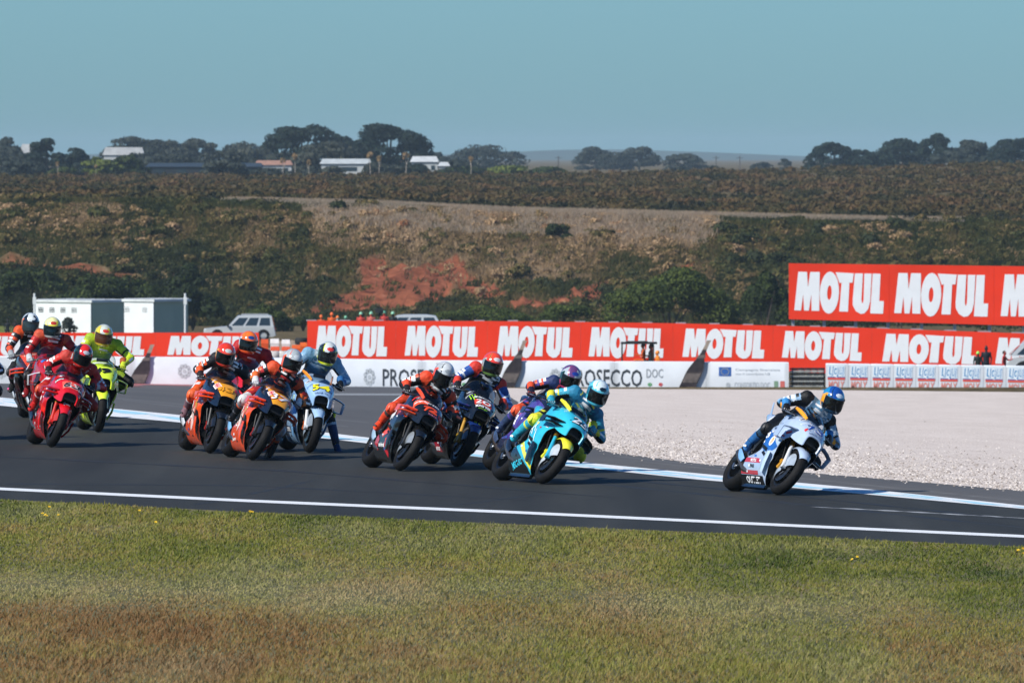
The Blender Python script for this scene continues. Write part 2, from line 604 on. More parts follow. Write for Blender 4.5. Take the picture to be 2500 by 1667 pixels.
strip('runoff', L_(GRAV_NEAR), lambda px: interp(kerb_t, px), xs_all, 30, M_RUN, .0008)
def grav_far(px): return interp([(-500, 936), (760, 942), (1000, 945), (1150, 946.5), (1500, 949), (2000, 952), (3000, 962), (3600, 968)], px)
strip('gravel_bed', grav_far, L_(GRAV_NEAR), [q for q in xs_all if q >= 1150], 40, M_GRAV, .0012)

# painted lines
gm, nt, b = nodes_of('white_line_paint')
w1 = tnoise(nt, 9, 6, .7); w2 = tnoise(nt, 1.2, 3)
c = ramp(nt, w1, [(.28, '#8f9294'), (.42, '#d9dcdd'), (.8, '#e6e8e8')])
c = mixc(nt, ramp(nt, w2, [(.55, '#000000'), (.8, '#505050')]), c, '#9aa0a2')
nt.links.new(c, b.inputs['Base Color']); b.inputs['Roughness'].default_value = .6
M_LINE = gm
strip('edge_line', L_(line_t), L_(line_b), xs_all, 2, M_LINE, .0016)
gm, nt, b = nodes_of('blue_line_paint')
w1 = tnoise(nt, 5, 6, .7)
c = ramp(nt, w1, [(.3, '#86b9cd'), (.55, '#9fd0e2'), (.75, '#b9dfeb')])
nt.links.new(c, b.inputs['Base Color']); b.inputs['Roughness'].default_value = .6
M_BLUE = gm
strip('kerb_paint', L_(kerb_t), L_(kerb_b), xs_all, 2, M_LINE, .0016)
# light blue strokes that lie between the white ones
rb = random.Random(4)
mb = MB()
x = -800.0
sk = 0
while x < 3300:
    sk += 1
    ln = rb.uniform(90, 260)
    for rep in range(2):
        t0 = rb.uniform(.15, .75)
        n = 8; a = []; c2 = []
        for k in range(n + 1):
            px = x + ln * k / n
            t, bt = interp(kerb_t, px), interp(kerb_b, px)
            h = .26 * math.sin(math.pi * min(1, (k + .4) / n)) * rb.uniform(.6, 1.1)
            tt = t0 + .12 * (k / n - .5)
            p1 = hit(px, t + (bt - t) * tt); p2 = hit(px, t + (bt - t) * min(1, tt + h))
            a.append((p1.x, p1.y, terr(p1.x, p1.y) + .0022 + .0005 * rep + .0003 * (sk % 2))); c2.append((p2.x, p2.y, terr(p2.x, p2.y) + .0022 + .0005 * rep + .0003 * (sk % 2)))
        mb.loft([a, c2], 0, False, False)
    x += ln * rb.uniform(.7, 1.1)
tag(mb.build('kerb_stripes', M_BLUE), kind='structure')
# worn pale scrape and dark tyre marks on the asphalt
def ribbon(name, pts, wpx, material, off):
    a = []; c2 = []
    for k in range(25):
        t = k / 24
        px = pts[0][0] + (pts[-1][0] - pts[0][0]) * t
        y = interp(pts, px)
        w = wpx * (.6 + .4 * math.sin(k * 1.7)) * min(1, 6 * t + .1, 6 * (1 - t) + .1)
        p1 = G(px, y - w / 2); p2 = G(px, y + w / 2)
        a.append((p1.x, p1.y, off)); c2.append((p2.x, p2.y, off))
    o = MB().loft([a, c2], 0, False, False).build(name, material)
    return tag(o, kind='structure')
M_RUB = mat('rubber_mark', '#161716', rough=.7, var=.35, scale=2)
ribbon('scrape_mark', [(1980, 1237), (2180, 1247), (2520, 1266)], 3.0, mat('scrape', '#8a8d8f', rough=.8, var=.4, scale=4), .0016)
ribbon('tyre_mark', [(585, 1211), (680, 1192), (770, 1172)], 5, M_RUB, .0016)
ribbon('tyre_mark', [(470, 1232), (500, 1228), (540, 1223)], 4, M_RUB, .0020)
ribbon('tyre_mark', [(1110, 1233), (1200, 1222), (1330, 1205)], 3, M_RUB, .0016)
ribbon('tyre_mark', [(1300, 1165), (1800, 1215), (2520, 1290)], 5, M_RUB, .0012)
ribbon('tyre_mark', [(1400, 1160), (1900, 1207), (2520, 1272)], 4, M_RUB, .0024)
ribbon('tyre_mark', [(-100, 1110), (700, 1150), (1500, 1215)], 4, M_RUB, .0028)
ribbon('tyre_mark', [(-200, 1180), (600, 1185), (1300, 1222)], 2.5, M_RUB, .0020)
for (x0, y0, x1, y1) in ((1500, 1112, 2400, 1205), (1550, 1124, 2500, 1222), (200, 962, 900, 1030), (300, 975, 850, 1040)):
    a = []; c2 = []
    for k in range(21):
        px = x0 + (x1 - x0) * k / 20; py = y0 + (y1 - y0) * k / 20
        p1, p2 = hit(px, py), hit(px, py + 3)
        a.append((p1.x, p1.y, terr(p1.x, p1.y) + .0014)); c2.append((p2.x, p2.y, terr(p2.x, p2.y) + .0014))
    tag(MB().loft([a, c2], 0, False, False).build('tyre_mark', mat('runoff_mark', '#575655', rough=.85, var=.3, scale=2)), kind='structure')
# pale scuffs and red edge in front of the barrier on the left
strip('barrier_kerb', lambda px: interp([(300, 936), (760, 943)], px), lambda px: interp([(300, 943), (520, 948), (760, 946)], px), list(np.linspace(280, 620, 20)), 2, mat('red_kerb_paint', '#a8605a', rough=.8, var=.4, scale=1.2), .003)
strip('scuff_mark', lambda px: 959 + .01 * px * .2, lambda px: 963 + .01 * px * .2, list(np.linspace(780, 1150, 12)), 1, mat('scrape', '#8a8d8f'), .003)

# loose stones on the gravel bed and kicked out over its edge
rs_ = np.random.default_rng(12)
sv = []; sq = []; st_ = []
OCT = np.array([(1, 0, 0), (0, 1, 0), (-1, 0, 0), (0, -1, 0), (0, 0, .8), (0, 0, -.5)], float)
OF = np.array([(0, 1, 4), (1, 2, 4), (2, 3, 4), (3, 0, 4)])
tries = 0
while len(sv) < 9000 and tries < 40000:
    tries += 1
    px = rs_.uniform(1240, 2650)
    edge = interp(GRAV_NEAR, px)
    py = edge - abs(rs_.normal(0, 60)) if rs_.random() > .05 else edge + abs(rs_.normal(0, 5))
    if py < 962: continue
    D_ = 1250 / (py - HOR) * 70 + 12
    # point on the slope by a few fixed point steps
    for _ in range(6):
        x_ = (px - 1250) / F_PX * D_
        D_ = (CAM_H - terr(x_, D_)) * F_PX / (py - HOR) * .5 + D_ * .5
    x_ = (px - 1250) / F_PX * D_
    r_ = rs_.uniform(.008, .022) * (1.5 if rs_.random() < .06 else 1)
    p_ = OCT * r_ * rs_.uniform(.6, 1.3, (6, 3)) + np.array([x_, D_, terr(x_, D_) + .3 * r_])
    sq.append(OF + 6 * len(sv)); sv.append(p_); st_ += [rs_.random()] * 4
gm, nt, b = nodes_of('loose_stone')
c = ramp(nt, attr(nt, 'tint'), [(0, '#6f655c'), (.35, '#a89c92'), (1, '#ddd4cb')])
nt.links.new(c, b.inputs['Base Color']); b.inputs['Roughness'].default_value = .95
tag(link('loose_stones', np_mesh('loose_stones', np.concatenate(sv), np.concatenate(sq), gm, {'tint': ('FACE', st_)})), 'loose pale stones lying on the gravel bed and along its edge', 'stones', kind='stuff')

# =====================================================================
# grass in the foreground
# =====================================================================
rg = np.random.default_rng(7)
def vnoise(x, y, seed):
    """cheap smooth value noise on arrays"""
    r = np.random.default_rng(seed).random((64, 64))
    xi = np.floor(x).astype(int); yi = np.floor(y).astype(int)
    fx = x - xi; fy = y - yi
    fx = fx * fx * (3 - 2 * fx); fy = fy * fy * (3 - 2 * fy)
    g = lambda a, b_: r[a % 64, b_ % 64]
    return (g(xi, yi) * (1 - fx) + g(xi + 1, yi) * fx) * (1 - fy) + (g(xi, yi + 1) * (1 - fx) + g(xi + 1, yi + 1) * fx) * fy
def edge_world(n=60):
    p = [G(px, interp(near_edge, px)) for px in np.linspace(-900, 3400, n)]
    return np.array([q.x for q in p]), np.array([q.y for q in p])
EX, EY = edge_world()
NB = 480000
y = rg.uniform(56, 116, NB)
x = rg.uniform(-1, 1, NB) * (.057 * y + 2.2)
ey = np.interp(x, EX, EY)
edge_soft = ey - .25 + .35 * (vnoise(x * 1.3, y * .4, 3) - .5)
k = y < edge_soft
x, y, ey = x[k], y[k], ey[k]
# cull more where it is far from the frame
n = len(x)
py = HOR + CAM_H * F_PX / y; px = 1250 + x * F_PX / y
patch = vnoise(x * .9, y * .16, 1) * .55 + vnoise(x * 2.3, y * .45, 2) * .3 + vnoise(x * 7, y * 1.6, 5) * .15
# dryness: green by the track, a pale worn band across, browner towards the near left
band = np.exp(-((py - (1425 + .03 * px)) / 45) ** 2)
base = np.interp(py, [1210, 1300, 1400, 1480, 1560, 1700], [.26, .36, .40, .46, .54, .58])
base = base - .12 * np.clip((px - 1100) / 1200, 0, 1) + .24 * np.clip((1250 - px) / 1000, 0, 1) * np.clip((py - 1430) / 120, 0, 1)
dryv = base + (patch - .5) * .8 + rg.normal(0, .09, n)
pale = np.clip(band * (vnoise(x * .7, y * .12, 21) * 1.4 - .35) * .55 + rg.normal(0, .08, n) + .45 * (vnoise(x * 1.2, y * .22, 9) - .5), 0, 1)
lush = np.clip((1290 - py) / 80, 0, 1)
hgt = (.016 + .018 * vnoise(x * 1.5, y * .4, 11) + .008 * rg.random(n)) * (1 - .35 * band) * (1 + .7 * rg.random(n) * np.clip((py - 1380) / 250, 0, 1)) * (1 + .15 * lush)
tall = rg.random(n) < .012
hgt[tall] *= 2.0
wd = (.0035 + .004 * rg.random(n)) * (y / 90) * 1.5
an = rg.uniform(0, 2 * math.pi, n)
lx = rg.normal(.15, .45, n) * hgt; ly = rg.normal(0, .45, n) * hgt
dx = np.cos(an) * wd; dy = np.sin(an) * wd * .5
z0 = np.zeros(n)
V = np.empty((n, 3, 3), np.float32)
V[:, 0] = np.stack([x - dx, y - dy, z0], -1)
V[:, 1] = np.stack([x + dx, y + dy, z0], -1)
V[:, 2] = np.stack([x + lx, y + ly, hgt], -1)
gm, nt, b = nodes_of('grass_blades')
c = ramp(nt, attr(nt, 'dry'), [(.0, '#384a1a'), (.2, '#656e28'), (.38, '#868438'), (.55, '#918046'), (.75, '#8c6a40'), (1.0, '#785634')])
c = mixc(nt, attr(nt, 'pale'), c, '#bfb288')
nt.links.new(c, b.inputs['Base Color']); b.inputs['Roughness'].default_value = .65
b.inputs['Specular IOR Level'].default_value = .25
tr = nt.nodes.new('ShaderNodeBsdfTranslucent'); nt.links.new(c, tr.inputs['Color'])
ms = nt.nodes.new('ShaderNodeMixShader'); ms.inputs[0].default_value = .3
nt.links.new(b.outputs['BSDF'], ms.inputs[1]); nt.links.new(tr.outputs['BSDF'], ms.inputs[2])
nt.links.new(ms.outputs['Shader'], nt.nodes['Material Output'].inputs['Surface'])
grass = link('grass', np_mesh('grass', V.reshape(-1, 3), np.arange(n * 3).reshape(-1, 3), gm, {'dry': ('FACE', dryv), 'pale': ('FACE', pale)}))
tag(grass, 'short green and straw coloured grass beside the track', 'grass', kind='stuff')
# soil and thatch under the blades
gm, nt, b = nodes_of('turf_soil')
c = ramp(nt, tnoise(nt, 1.4, 6, .7, stretch=(1, .3, 1)), [(.3, '#3c3f1c'), (.55, '#5d5730'), (.75, '#80693f')])
nt.links.new(c, b.inputs['Base Color']); b.inputs['Roughness'].default_value = 1
strip('verge', L_(near_edge), lambda px: 2000.0, list(np.linspace(-900, 3400, 61)), 20, gm, .003)
# yellow daisies
fl_yel = mat('petal_yellow', '#e0b91c', rough=.6, var=.15)
fl_or = mat('flower_centre', '#a8761a', rough=.8)
rf_ = random.Random(3)
proto = None
for (px, py) in [(104, 1262), (116, 1265), (112, 1267), (141, 1263), (118, 1245), (380, 1282), (340, 1254), (606, 1257), (614, 1259), (2085, 1372), (2092, 1366), (2488, 1352), (2494, 1349), (2496, 1357)]:
    p = G(px, py)
    p.z = .0
    if proto is None:
        mb = MB()
        mb.tube([(0, 0, 0), (.006, 0, .05), (.0, 0, .085)], .002, 5)
        proto = mb.build('daisy', mat('stem_green', '#4a5a22', rough=.7))
        tag(proto, 'small yellow daisy flower standing in the grass verge', 'flower', 'yellow daisies in the grass')
        hb = MB()
        for k in range(9):
            a = 2 * math.pi * k / 9
            d = Vector((math.cos(a), math.sin(a), .25)); s_ = Vector((-math.sin(a), math.cos(a), 0))
            c0 = Vector((0, 0, .086))
            hb.add([c0 + d * .006, c0 + d * .02 + s_ * .008, c0 + d * .032, c0 + d * .02 - s_ * .008], [(0, 1, 2, 3)])
        hb.build('petals', fl_yel, proto, False)
        MB().ellipsoid((0, 0, .09), (.010, .010, .007), 8, 5).build('flower_centre', fl_or, proto)
        o = proto
    else:
        o = copy_tree(proto)
    o.location = p
    o.rotation_euler = (R(35) + rf_.uniform(-.2, .2), rf_.uniform(-.3, .3), rf_.uniform(-.6, .6))
    o.scale = [rf_.uniform(.42, .62)] * 3

# =====================================================================
# scrub on the hillside and the heath, trees and houses on the skyline
# =====================================================================
def leaf_cloud(rg, n, lobes, size, flat=.6):
    """random small quads on the shells of ellipsoid lobes -> verts (n*4,3), shade value per quad"""
    w = np.array([l[1][0] * l[1][1] + l[1][2] * l[1][0] for l in lobes]); w = w / w.sum()
    li = rg.choice(len(lobes), n, p=w)
    c = np.array([l[0] for l in lobes])[li]; r = np.array([l[1] for l in lobes])[li]
    d = rg.normal(size=(n, 3)); d /= np.linalg.norm(d, axis=1)[:, None]
    d[:, 2] = np.where(d[:, 2] < -.45, -d[:, 2], d[:, 2])
    rad = rg.uniform(.62, 1.05, n) ** .8
    p = c + d * r * rad[:, None]
    nrm = d + rg.normal(size=(n, 3)) * .42
    nrm /= np.linalg.norm(nrm, axis=1)[:, None]
    t = np.cross(nrm, rg.normal(size=(n, 3))); t /= np.linalg.norm(t, axis=1)[:, None] + 1e-9
    b_ = np.cross(nrm, t)
    s = size * rg.uniform(.6, 1.35, n)[:, None]
    V = np.stack([p - t * s * 1.1 - b_ * s * flat, p + t * s * 1.1 - b_ * s * flat * .5, p + t * s * rg.uniform(-.4, .4, n)[:, None] + b_ * s * 1.15], 1)
    return V.reshape(-1, 3)

def foliage_mat(name, stops, trans=.2):
    m, nt, b = nodes_of(name)
    c = ramp(nt, attr(nt, 'tint'), stops)
    nt.links.new(c, b.inputs['Base Color']); b.inputs['Roughness'].default_value = .7
    b.inputs['Specular IOR Level'].default_value = .2
    tr = nt.nodes.new('ShaderNodeBsdfTranslucent'); nt.links.new(c, tr.inputs['Color'])
    ms = nt.nodes.new('ShaderNodeMixShader'); ms.inputs[0].default_value = trans
    nt.links.new(b.outputs['BSDF'], ms.inputs[1]); nt.links.new(tr.outputs['BSDF'], ms.inputs[2])
    nt.links.new(ms.outputs['Shader'], nt.nodes['Material Output'].inputs['Surface'])
    return m
M_SHRUB = foliage_mat('scrub_leaves', [(0, '#242c16'), (.2, '#3d421d'), (.38, '#565027'), (.5, '#73603a'), (.62, '#927754'), (.78, '#b79a76'), (.9, '#855c3a'), (1, '#8d5234')])
M_HEATH = foliage_mat('heath_leaves', [(0, '#1f2315'), (.25, '#3a381b'), (.5, '#524525'), (.75, '#5c472a'), (1, '#664c30')])
M_DRY = foliage_mat('dry_grass_blades', [(0, '#97805e'), (.5, '#cdb290'), (1, '#e4d0b0')], .35)
M_GREEN = foliage_mat('bush_leaves', [(0, '#1a2414'), (.3, '#2f3c18'), (.6, '#4a5520'), (1, '#667028')])
M_TREE = foliage_mat('cypress_leaves', [(0, '#0e1a17'), (.5, '#16261f'), (1, '#273522')], .1)
M_GREY = foliage_mat('banksia_leaves', [(0, '#202a26'), (.5, '#353b33'), (1, '#4b4c3e')], .1)
M_BARK = mat('bark', '#4a4038', rough=.9, var=.3, scale=3, bump=.5, bscale=8)
M_PALE = mat('pale_bark', '#a59a8c', rough=.9, var=.25, scale=3)

rh = np.random.default_rng(21)
def shrub_lobes(rg, r, h):
    k = rg.integers(3, 6)
    return [((rg.uniform(-.5, .5) * r, rg.uniform(-.5, .5) * r, h * rg.uniform(.25, .6)), (r * rg.uniform(.4, .75), r * rg.uniform(.4, .75), h * rg.uniform(.32, .5))) for _ in range(k)]

# which plants cover the slope: brightness of the cover as the photograph shows it
def cover(px, py, u):
    """(tint, size) of the scrub at that place; u random"""
    dryb = .27
    if 740 < px < 1750 and 515 < py < 690: dryb = .60 if py < 610 else .50
    if px < 300 and 505 < py < 570: dryb = .54
    if 500 < px < 760 and 520 < py < 640: dryb = .42
    if 1700 < px < 2600 and 560 < py < 640: dryb = .38
    if 120 < px < 360 and 560 < py < 650: dryb = .40
    if 300 < px < 520 and 600 < py < 780: dryb = .18
    if py > 655 and px < 420: dryb = .14
    if py > 690: dryb = min(dryb, .34)
    return dryb + (u - .5) * .55

SH = []       # (x, y, z, r, h, tint)
att = 0
while len(SH) < 9600 and att < 60000:
    att += 1
    y = rh.uniform(793, 878)
    half = .053 * y + 15
    x = rh.uniform(-half, half)
    z = terr(x, y)
    px, py = pix(x, y, z)
    e = max(earth(x, y, z), earth(x, y - 1.5, terr(x, y - 1.5)))
    if e > .5 and rh.random() < .94: continue
    r = rh.uniform(.22, .66) * (1.3 if rh.random() < .15 else 1)
    if y > 862 and 700 < px < 2200: r *= .5
    SH.append((x, y, z - .08, r, r * rh.uniform(.8, 1.35), cover(px, py, min(1, max(0, .5 + .75 * fbm(x, y * .22, .23, 3, 4) + rh.uniform(-.22, .22))))))
# bigger dark shrubs standing out of the cover
for _ in range(150):
    y = rh.uniform(797, 868); half = .053 * y + 14; x = rh.uniform(-half, half)
    z = terr(x, y); px, py = pix(x, y, z)
    if earth(x, y, z) > .5 or (740 < px < 1700 and py < 620 and rh.random() < .8): continue
    r = rh.uniform(.8, 1.5)
    SH.append((x, y, z - .12, r, r * rh.uniform(.7, 1.0), rh.choice([.10, .14, .18, .24, .30])))
# heath on the plateau, lower and denser, growing taller with distance
att = 0
while len(SH) < 16800 and att < 80000:
    att += 1
    y = 880 + 640 * rh.random() ** 1.05
    half = .053 * y + 15
    x = rh.uniform(-half, half)
    z = terr(x, y)
    px, py = pix(x, y, z)
    path = interp([(300, 512), (900, 519), (1300, 531), (2200, 556)], px)
    if 300 < px < 2150 and y < 893 and rh.random() < .985: continue
    r = rh.uniform(.4, 1.15)
    if 893 <= y < 905: r = rh.uniform(.8, 1.3)
    t = .50 + .5 * fbm(x, y * .10, .16, 3, 9) + rh.uniform(-.12, .12)
    if y < 960: t -= .10
    if y < 905: t -= .30  # shade along the heath's front edge put into the leaf tint
    SH.append((x, y, z - .1, r, r * rh.uniform(.6, 1.0), min(1, max(0, t))))
# the 300 that show largest become plants of their own, the rest is one cover
SH.sort(key=lambda s: -(s[3] + s[4]) / s[1] - (1 if s[1] > 879 else 0) * -9)
IND = [q for q in SH if abs(q[0]) < .0535 * q[1]][:285]
_in = set(IND)
REST = [q for q in SH if q not in _in]
def cover_mesh(part, name, m, label):
  Vs = []; Ts = []
  for (x, y, z, r, h, t) in part:
    near = y < 880
    n = 62 if near else 36
    if abs(x) > .0535 * y: n //= 2
    v = leaf_cloud(rh, n, shrub_lobes(rh, r, h), (.105 if near else .18) * (1.4 if abs(x) > .0535 * y else 1) * (.6 + .5 * r))
    v += np.array([x, y, z])
    Vs.append(v); Ts.append(np.clip(t + rh.normal(0, .045, n), 0, 1))
  Vs = np.concatenate(Vs); Ts = np.concatenate(Ts)
  tag(link(name, np_mesh(name, Vs, np.arange(len(Vs)).reshape(-1, 3), m, {'tint': ('FACE', Ts)})), label, name, kind='stuff')
cover_mesh([q for q in REST if q[1] < 879], 'scrub', M_SHRUB, 'brown and olive coastal scrub covering the hillside')
cover_mesh([q for q in REST if q[1] >= 879], 'heath', M_HEATH, 'low brown and green heath on the plateau above the slope')
# pale dry grass on the lip of the slope
gx = rh.uniform(-26, 46, 30000); gy = rh.uniform(846, 894, 30000)
kk = []
for x, y in zip(gx, gy):
    px, py = pix(x, y, terr(x, y))
    ok = 300 < px < 2350 and py < 655 and earth(x, y, terr(x, y)) < .5
    if ok and not 740 < px < 1750: ok = y > 868
    kk.append(ok and fbm(x, y * .3, .2, 2, 12) > -.28 - .3 * (y > 872))
kk = np.array(kk); gx, gy = gx[kk], gy[kk]
gz = np.array([terr(x, y) for x, y in zip(gx, gy)])
n_ = len(gx); K_ = 5
gx = np.repeat(gx, K_) + rh.normal(0, .22, n_ * K_); gy = np.repeat(gy, K_) + rh.normal(0, .3, n_ * K_); gz = np.repeat(gz, K_)
hh = rh.uniform(.25, .7, n_ * K_); ww = rh.uniform(.04, .10, n_ * K_); ll = rh.normal(.1, .2, n_ * K_)
gv = np.stack([np.stack([gx - ww, gy, gz - .05], -1), np.stack([gx + ww, gy + .05, gz - .05], -1), np.stack([gx + ll, gy + rh.normal(0, .1, n_ * K_), gz + hh], -1)], 1)
o = link('dry_grass', np_mesh('dry_grass', gv.reshape(-1, 3), np.arange(n_ * K_ * 3).reshape(-1, 3), M_DRY, {'tint': ('FACE', np.clip(rh.normal(.55, .2, n_ * K_), 0, 1))}))
tag(o, 'pale dry grass along the lip of the slope', 'grass', kind='stuff')
# rough grass between the shrubs of the slope
N_ = 52000
gy = rh.uniform(793, 880, N_); gx = rh.uniform(-1, 1, N_) * (.053 * gy + 12)
gz = np.empty(N_); gt = np.empty(N_); kk = np.ones(N_, bool)
for i in range(N_):
    x, y = gx[i], gy[i]
    z = terr(x, y); gz[i] = z
    px, py = pix(x, y, z)
    gt[i] = cover(px, py, min(1, max(0, .50 + .8 * fbm(x, y * .22, .20, 3, 14)))) + (.05 if 740 < px < 1750 else -.07)
    if py > 690: gt[i] -= .08
    if earth(x, y, z) > .5 and (i % 12): kk[i] = False
gx, gy, gz, gt = gx[kk], gy[kk], gz[kk], gt[kk]
n_ = len(gx); K_ = 4
gx = np.repeat(gx, K_) + rh.normal(0, .25, n_ * K_); gy = np.repeat(gy, K_) + rh.normal(0, .3, n_ * K_); gz = np.repeat(gz, K_); gt = np.repeat(gt, K_)
hh = rh.uniform(.2, .6, n_ * K_); ww = rh.uniform(.05, .12, n_ * K_); ll = rh.normal(.08, .2, n_ * K_)
gv = np.stack([np.stack([gx - ww, gy, gz - .05], -1), np.stack([gx + ww, gy + .05, gz - .05], -1), np.stack([gx + ll, gy + rh.normal(.05, .12, n_ * K_), gz + hh], -1)], 1)
o = link('rough_grass', np_mesh('rough_grass', gv.reshape(-1, 3), np.arange(n_ * K_ * 3).reshape(-1, 3), M_SHRUB, {'tint': ('FACE', np.clip(gt + rh.normal(0, .06, n_ * K_), .05, .8))}))
tag(o, 'rough olive and straw grass between the shrubs of the slope', 'grass', kind='stuff')
# individual shrubs share twelve meshes
protos = []
for k in range(12):
    tt = .08 + .8 * (k % 6) / 5
    n = 260
    v = leaf_cloud(rh, n, shrub_lobes(rh, 1.0, 1.1), .13)
    protos.append((tt, np_mesh('shrub', v, np.arange(n * 3).reshape(-1, 3), M_SHRUB, {'tint': ('FACE', np.clip(tt + rh.normal(0, .07, n), 0, 1))})))
SHL = ['dark green', 'olive green', 'greenish brown', 'dry grey brown', 'pale straw coloured', 'rusty brown']
def where(x, y, z):
    px, py = pix(x, y, z)
    v = 'near the foot of' if y < 815 else 'halfway up' if y < 842 else 'near the top of'
    for lim, w in ((150, 'at the left edge'), (330, 'above the left cabin'), (480, 'above the right cabin'), (700, 'above the white car'), (900, 'left of the red bank'), (1220, 'above the red bank'), (1460, 'right of the red bank'), (1800, 'above the round bush'), (1940, 'left of the billboard'), (2200, 'above the billboard'), (9999, 'at the right edge')):
        if px < lim: return v + ' the slope ' + w
for i, (x, y, z, r, h, t) in enumerate(IND):
    k = min(range(12), key=lambda q: abs(protos[q][0] - t) + .15 * ((i * 7 + q) % 3))
    o = link('shrub', protos[k][1])
    o.location = (x, y, z); o.scale = (r, r, h); o.rotation_euler = (0, 0, rh.uniform(0, 6.28))
    w_ = where(x, y, z)
    tag(o, SHL[k % 6] + ' shrub ' + w_, 'shrub', SHL[k % 6] + ' shrubs ' + w_)

def bush(px0, px1, ytop, ybot, D, label, m=M_GREEN, n=1500, tint=.45, seed=1, size=.2, group=None, nm='bush', dens=1.0):
    rg = np.random.default_rng(seed)
    a = W(px0, ybot, D); c = W(px1, ytop, D)
    w = c.x - a.x; h = c.z - a.z
    cx = (a.x + c.x) / 2
    zb = terr(cx, D)
    base = a.z
    root = thing(nm, label, 'bush', (cx, D, min(zb, base)), 0, group)
    zo = base - min(zb, base)
    lob = []
    n = int(n * 4.0); size = size * .58
    for k in range(max(7, int(w * 2.4))):
        u = rg.uniform(-1, 1)
        top = h * (1 - .55 * abs(u) ** 2.2) * rg.uniform(.6, 1)
        rr = rg.uniform(.09, .16) * w + .2
        hh = rg.uniform(.2, .34) * h
        lob.append(((u * (w / 2 - rr * .7), rg.uniform(-.35, .35) * w * .6, zo + max(hh * .4, top - hh)), (rr, rr, hh)))
    v = leaf_cloud(rg, n, lob, size)
    zt = (v.reshape(-1, 3, 3)[:, 0, 2] - zo) / h
    tv = np.clip(tint + rg.normal(0, .16, n) + .3 * (zt - .5) * 0, 0, 1)
    link('foliage', np_mesh('foliage', v, np.arange(n * 3).reshape(-1, 3), m, {'tint': ('FACE', tv)}), root)
    st = MB()
    for k in range(5):
        a_ = rg.uniform(0, 6.28); q = rg.uniform(.1, .3) * w
        st.tube([(0, 0, 0), (q * .5 * math.cos(a_), q * .5 * math.sin(a_), zo + h * .3), (q * math.cos(a_), q * math.sin(a_), zo + h * .65)], [.07, .05, .02], 5)
    st.build('branches', M_BARK, root)
    return root
bush(1468, 1805, 648, 792, 700, 'large rounded green bush behind the red board, left of the high billboard', n=4600, tint=.5, seed=31, size=.17)
bush(1795, 1940, 660, 800, 690, 'dark green bush just left of the high red billboard', n=1700, tint=.25, seed=32, size=.17)
bush(1280, 1480, 735, 792, 700, 'low green bush left of the large rounded bush', n=1000, seed=33, size=.14)
bush(1030, 1300, 742, 790, 720, 'low olive hedge of scrub under the red earth bank', n=1300, seed=34, size=.14)
bush(-30, 190, 650, 722, 785, 'dark green bush at the left edge below the rusty bank', n=1800, tint=.2, seed=35, size=.2)
bush(120, 420, 662, 770, 768, 'wide dark green bush behind the white cabins', n=2300, tint=.24, seed=36, size=.2)
bush(380, 560, 690, 800, 745, 'dark bluish green bush right of the cabins', n=1600, tint=.1, seed=37, size=.2)
bush(395, 520, 640, 720, 790, 'dark green round bush above the right cabin', n=900, tint=.1, seed=38, size=.2)
bush(560, 720, 740, 815, 735, 'scrubby olive bush behind the white car', n=1200, tint=.4, seed=39, size=.16)
bush(690, 790, 765, 800, 740, 'low green bush left of the marshals above the red board', n=500, tint=.25, seed=40, size=.14)
bush(1320, 1400, 540, 600, 845, 'dark green bush standing out high on the dry slope', n=600, tint=.12, seed=41, size=.2)
bush(1890, 2520, 735, 810, 640, 'dark scrub hedge behind the posts of the high billboard', n=2600, tint=.15, seed=42, size=.15)

def tree(px0, px1, ytop, D, label, m=M_TREE, n=900, seed=1, tint=.4, trunk=True, group='trees on the skyline', size=.30, flat=.4, cat='tree', lift=.06):
    rg = np.random.default_rng(seed)
    w = (px1 - px0) / F_PX * D
    top = W(0, ytop, D).z
    cx = ((px0 + px1) / 2 - 1250) / F_PX * D
    zb = terr(cx, D)
    h = top - zb
    root = thing('tree', label, cat, (cx, D, zb), 0, group)
    lob = []
    for k in range(max(22, int(w * 3.0))):
        u = rg.uniform(-1, 1)
        prof = (1 - abs(u) ** 2.4 * flat) * (rg.uniform(.80, 1.0) if k else 1.0)
        rr = w * rg.uniform(.07, .17) + .3
        hh = h * rg.uniform(.07, .16)
        lo = h * lift
        zc = max(lo + hh * .6, h * prof - hh) if k % 5 < 2 else rg.uniform(.04 * h, max(.04 * h + .1, h * prof - hh))
        lob.append(((u * max(.1, w / 2 - rr), rg.uniform(-.25, .25) * w, zc), (rr, rr, hh)))
    n = int(n * 3.0)
    v = leaf_cloud(rg, n, lob, size)
    tv = np.clip(tint + rg.normal(0, .2, n), 0, 1)
    link('crown', np_mesh('crown', v, np.arange(n * 3).reshape(-1, 3), m, {'tint': ('FACE', tv)}), root)
    tk = MB()
    tk.tube([(0, 0, -.3), (rg.uniform(-.2, .2), 0, h * .3), (rg.uniform(-.4, .4), 0, h * .7)], [.05 * h, .035 * h, .012 * h], 7)
    for l in lob[:6]:
        c = Vector(l[0])
        tk.tube([(0, 0, h * .28), (c.x * .5, c.y * .5, h * .28 + (c.z - h * .28) * .6), tuple(c)], [.022 * h, .015 * h, .006 * h], 5)
    tk.build('trunk', M_BARK, root)
    return root
T = tree
T(-40, 62, 335, 1850, 'grey green dome shaped tree cut by the left edge', M_GREY, 900, 51, .35)
T(58, 165, 338, 1720, 'dark tree with open crown beside the small white house at the left', M_TREE, 900, 52, .35)
T(140, 225, 362, 1740, 'lower dark tree right of the open crowned tree at the left', M_TREE, 700, 53, .35)
T(235, 430, 330, 2100, 'wide grey green dome tree above the white house', M_GREY, 1500, 54, .4, lift=.12)
T(420, 545, 336, 2150, 'pale grey dome tree left of the tall cypresses', M_GREY, 1200, 55, .5)
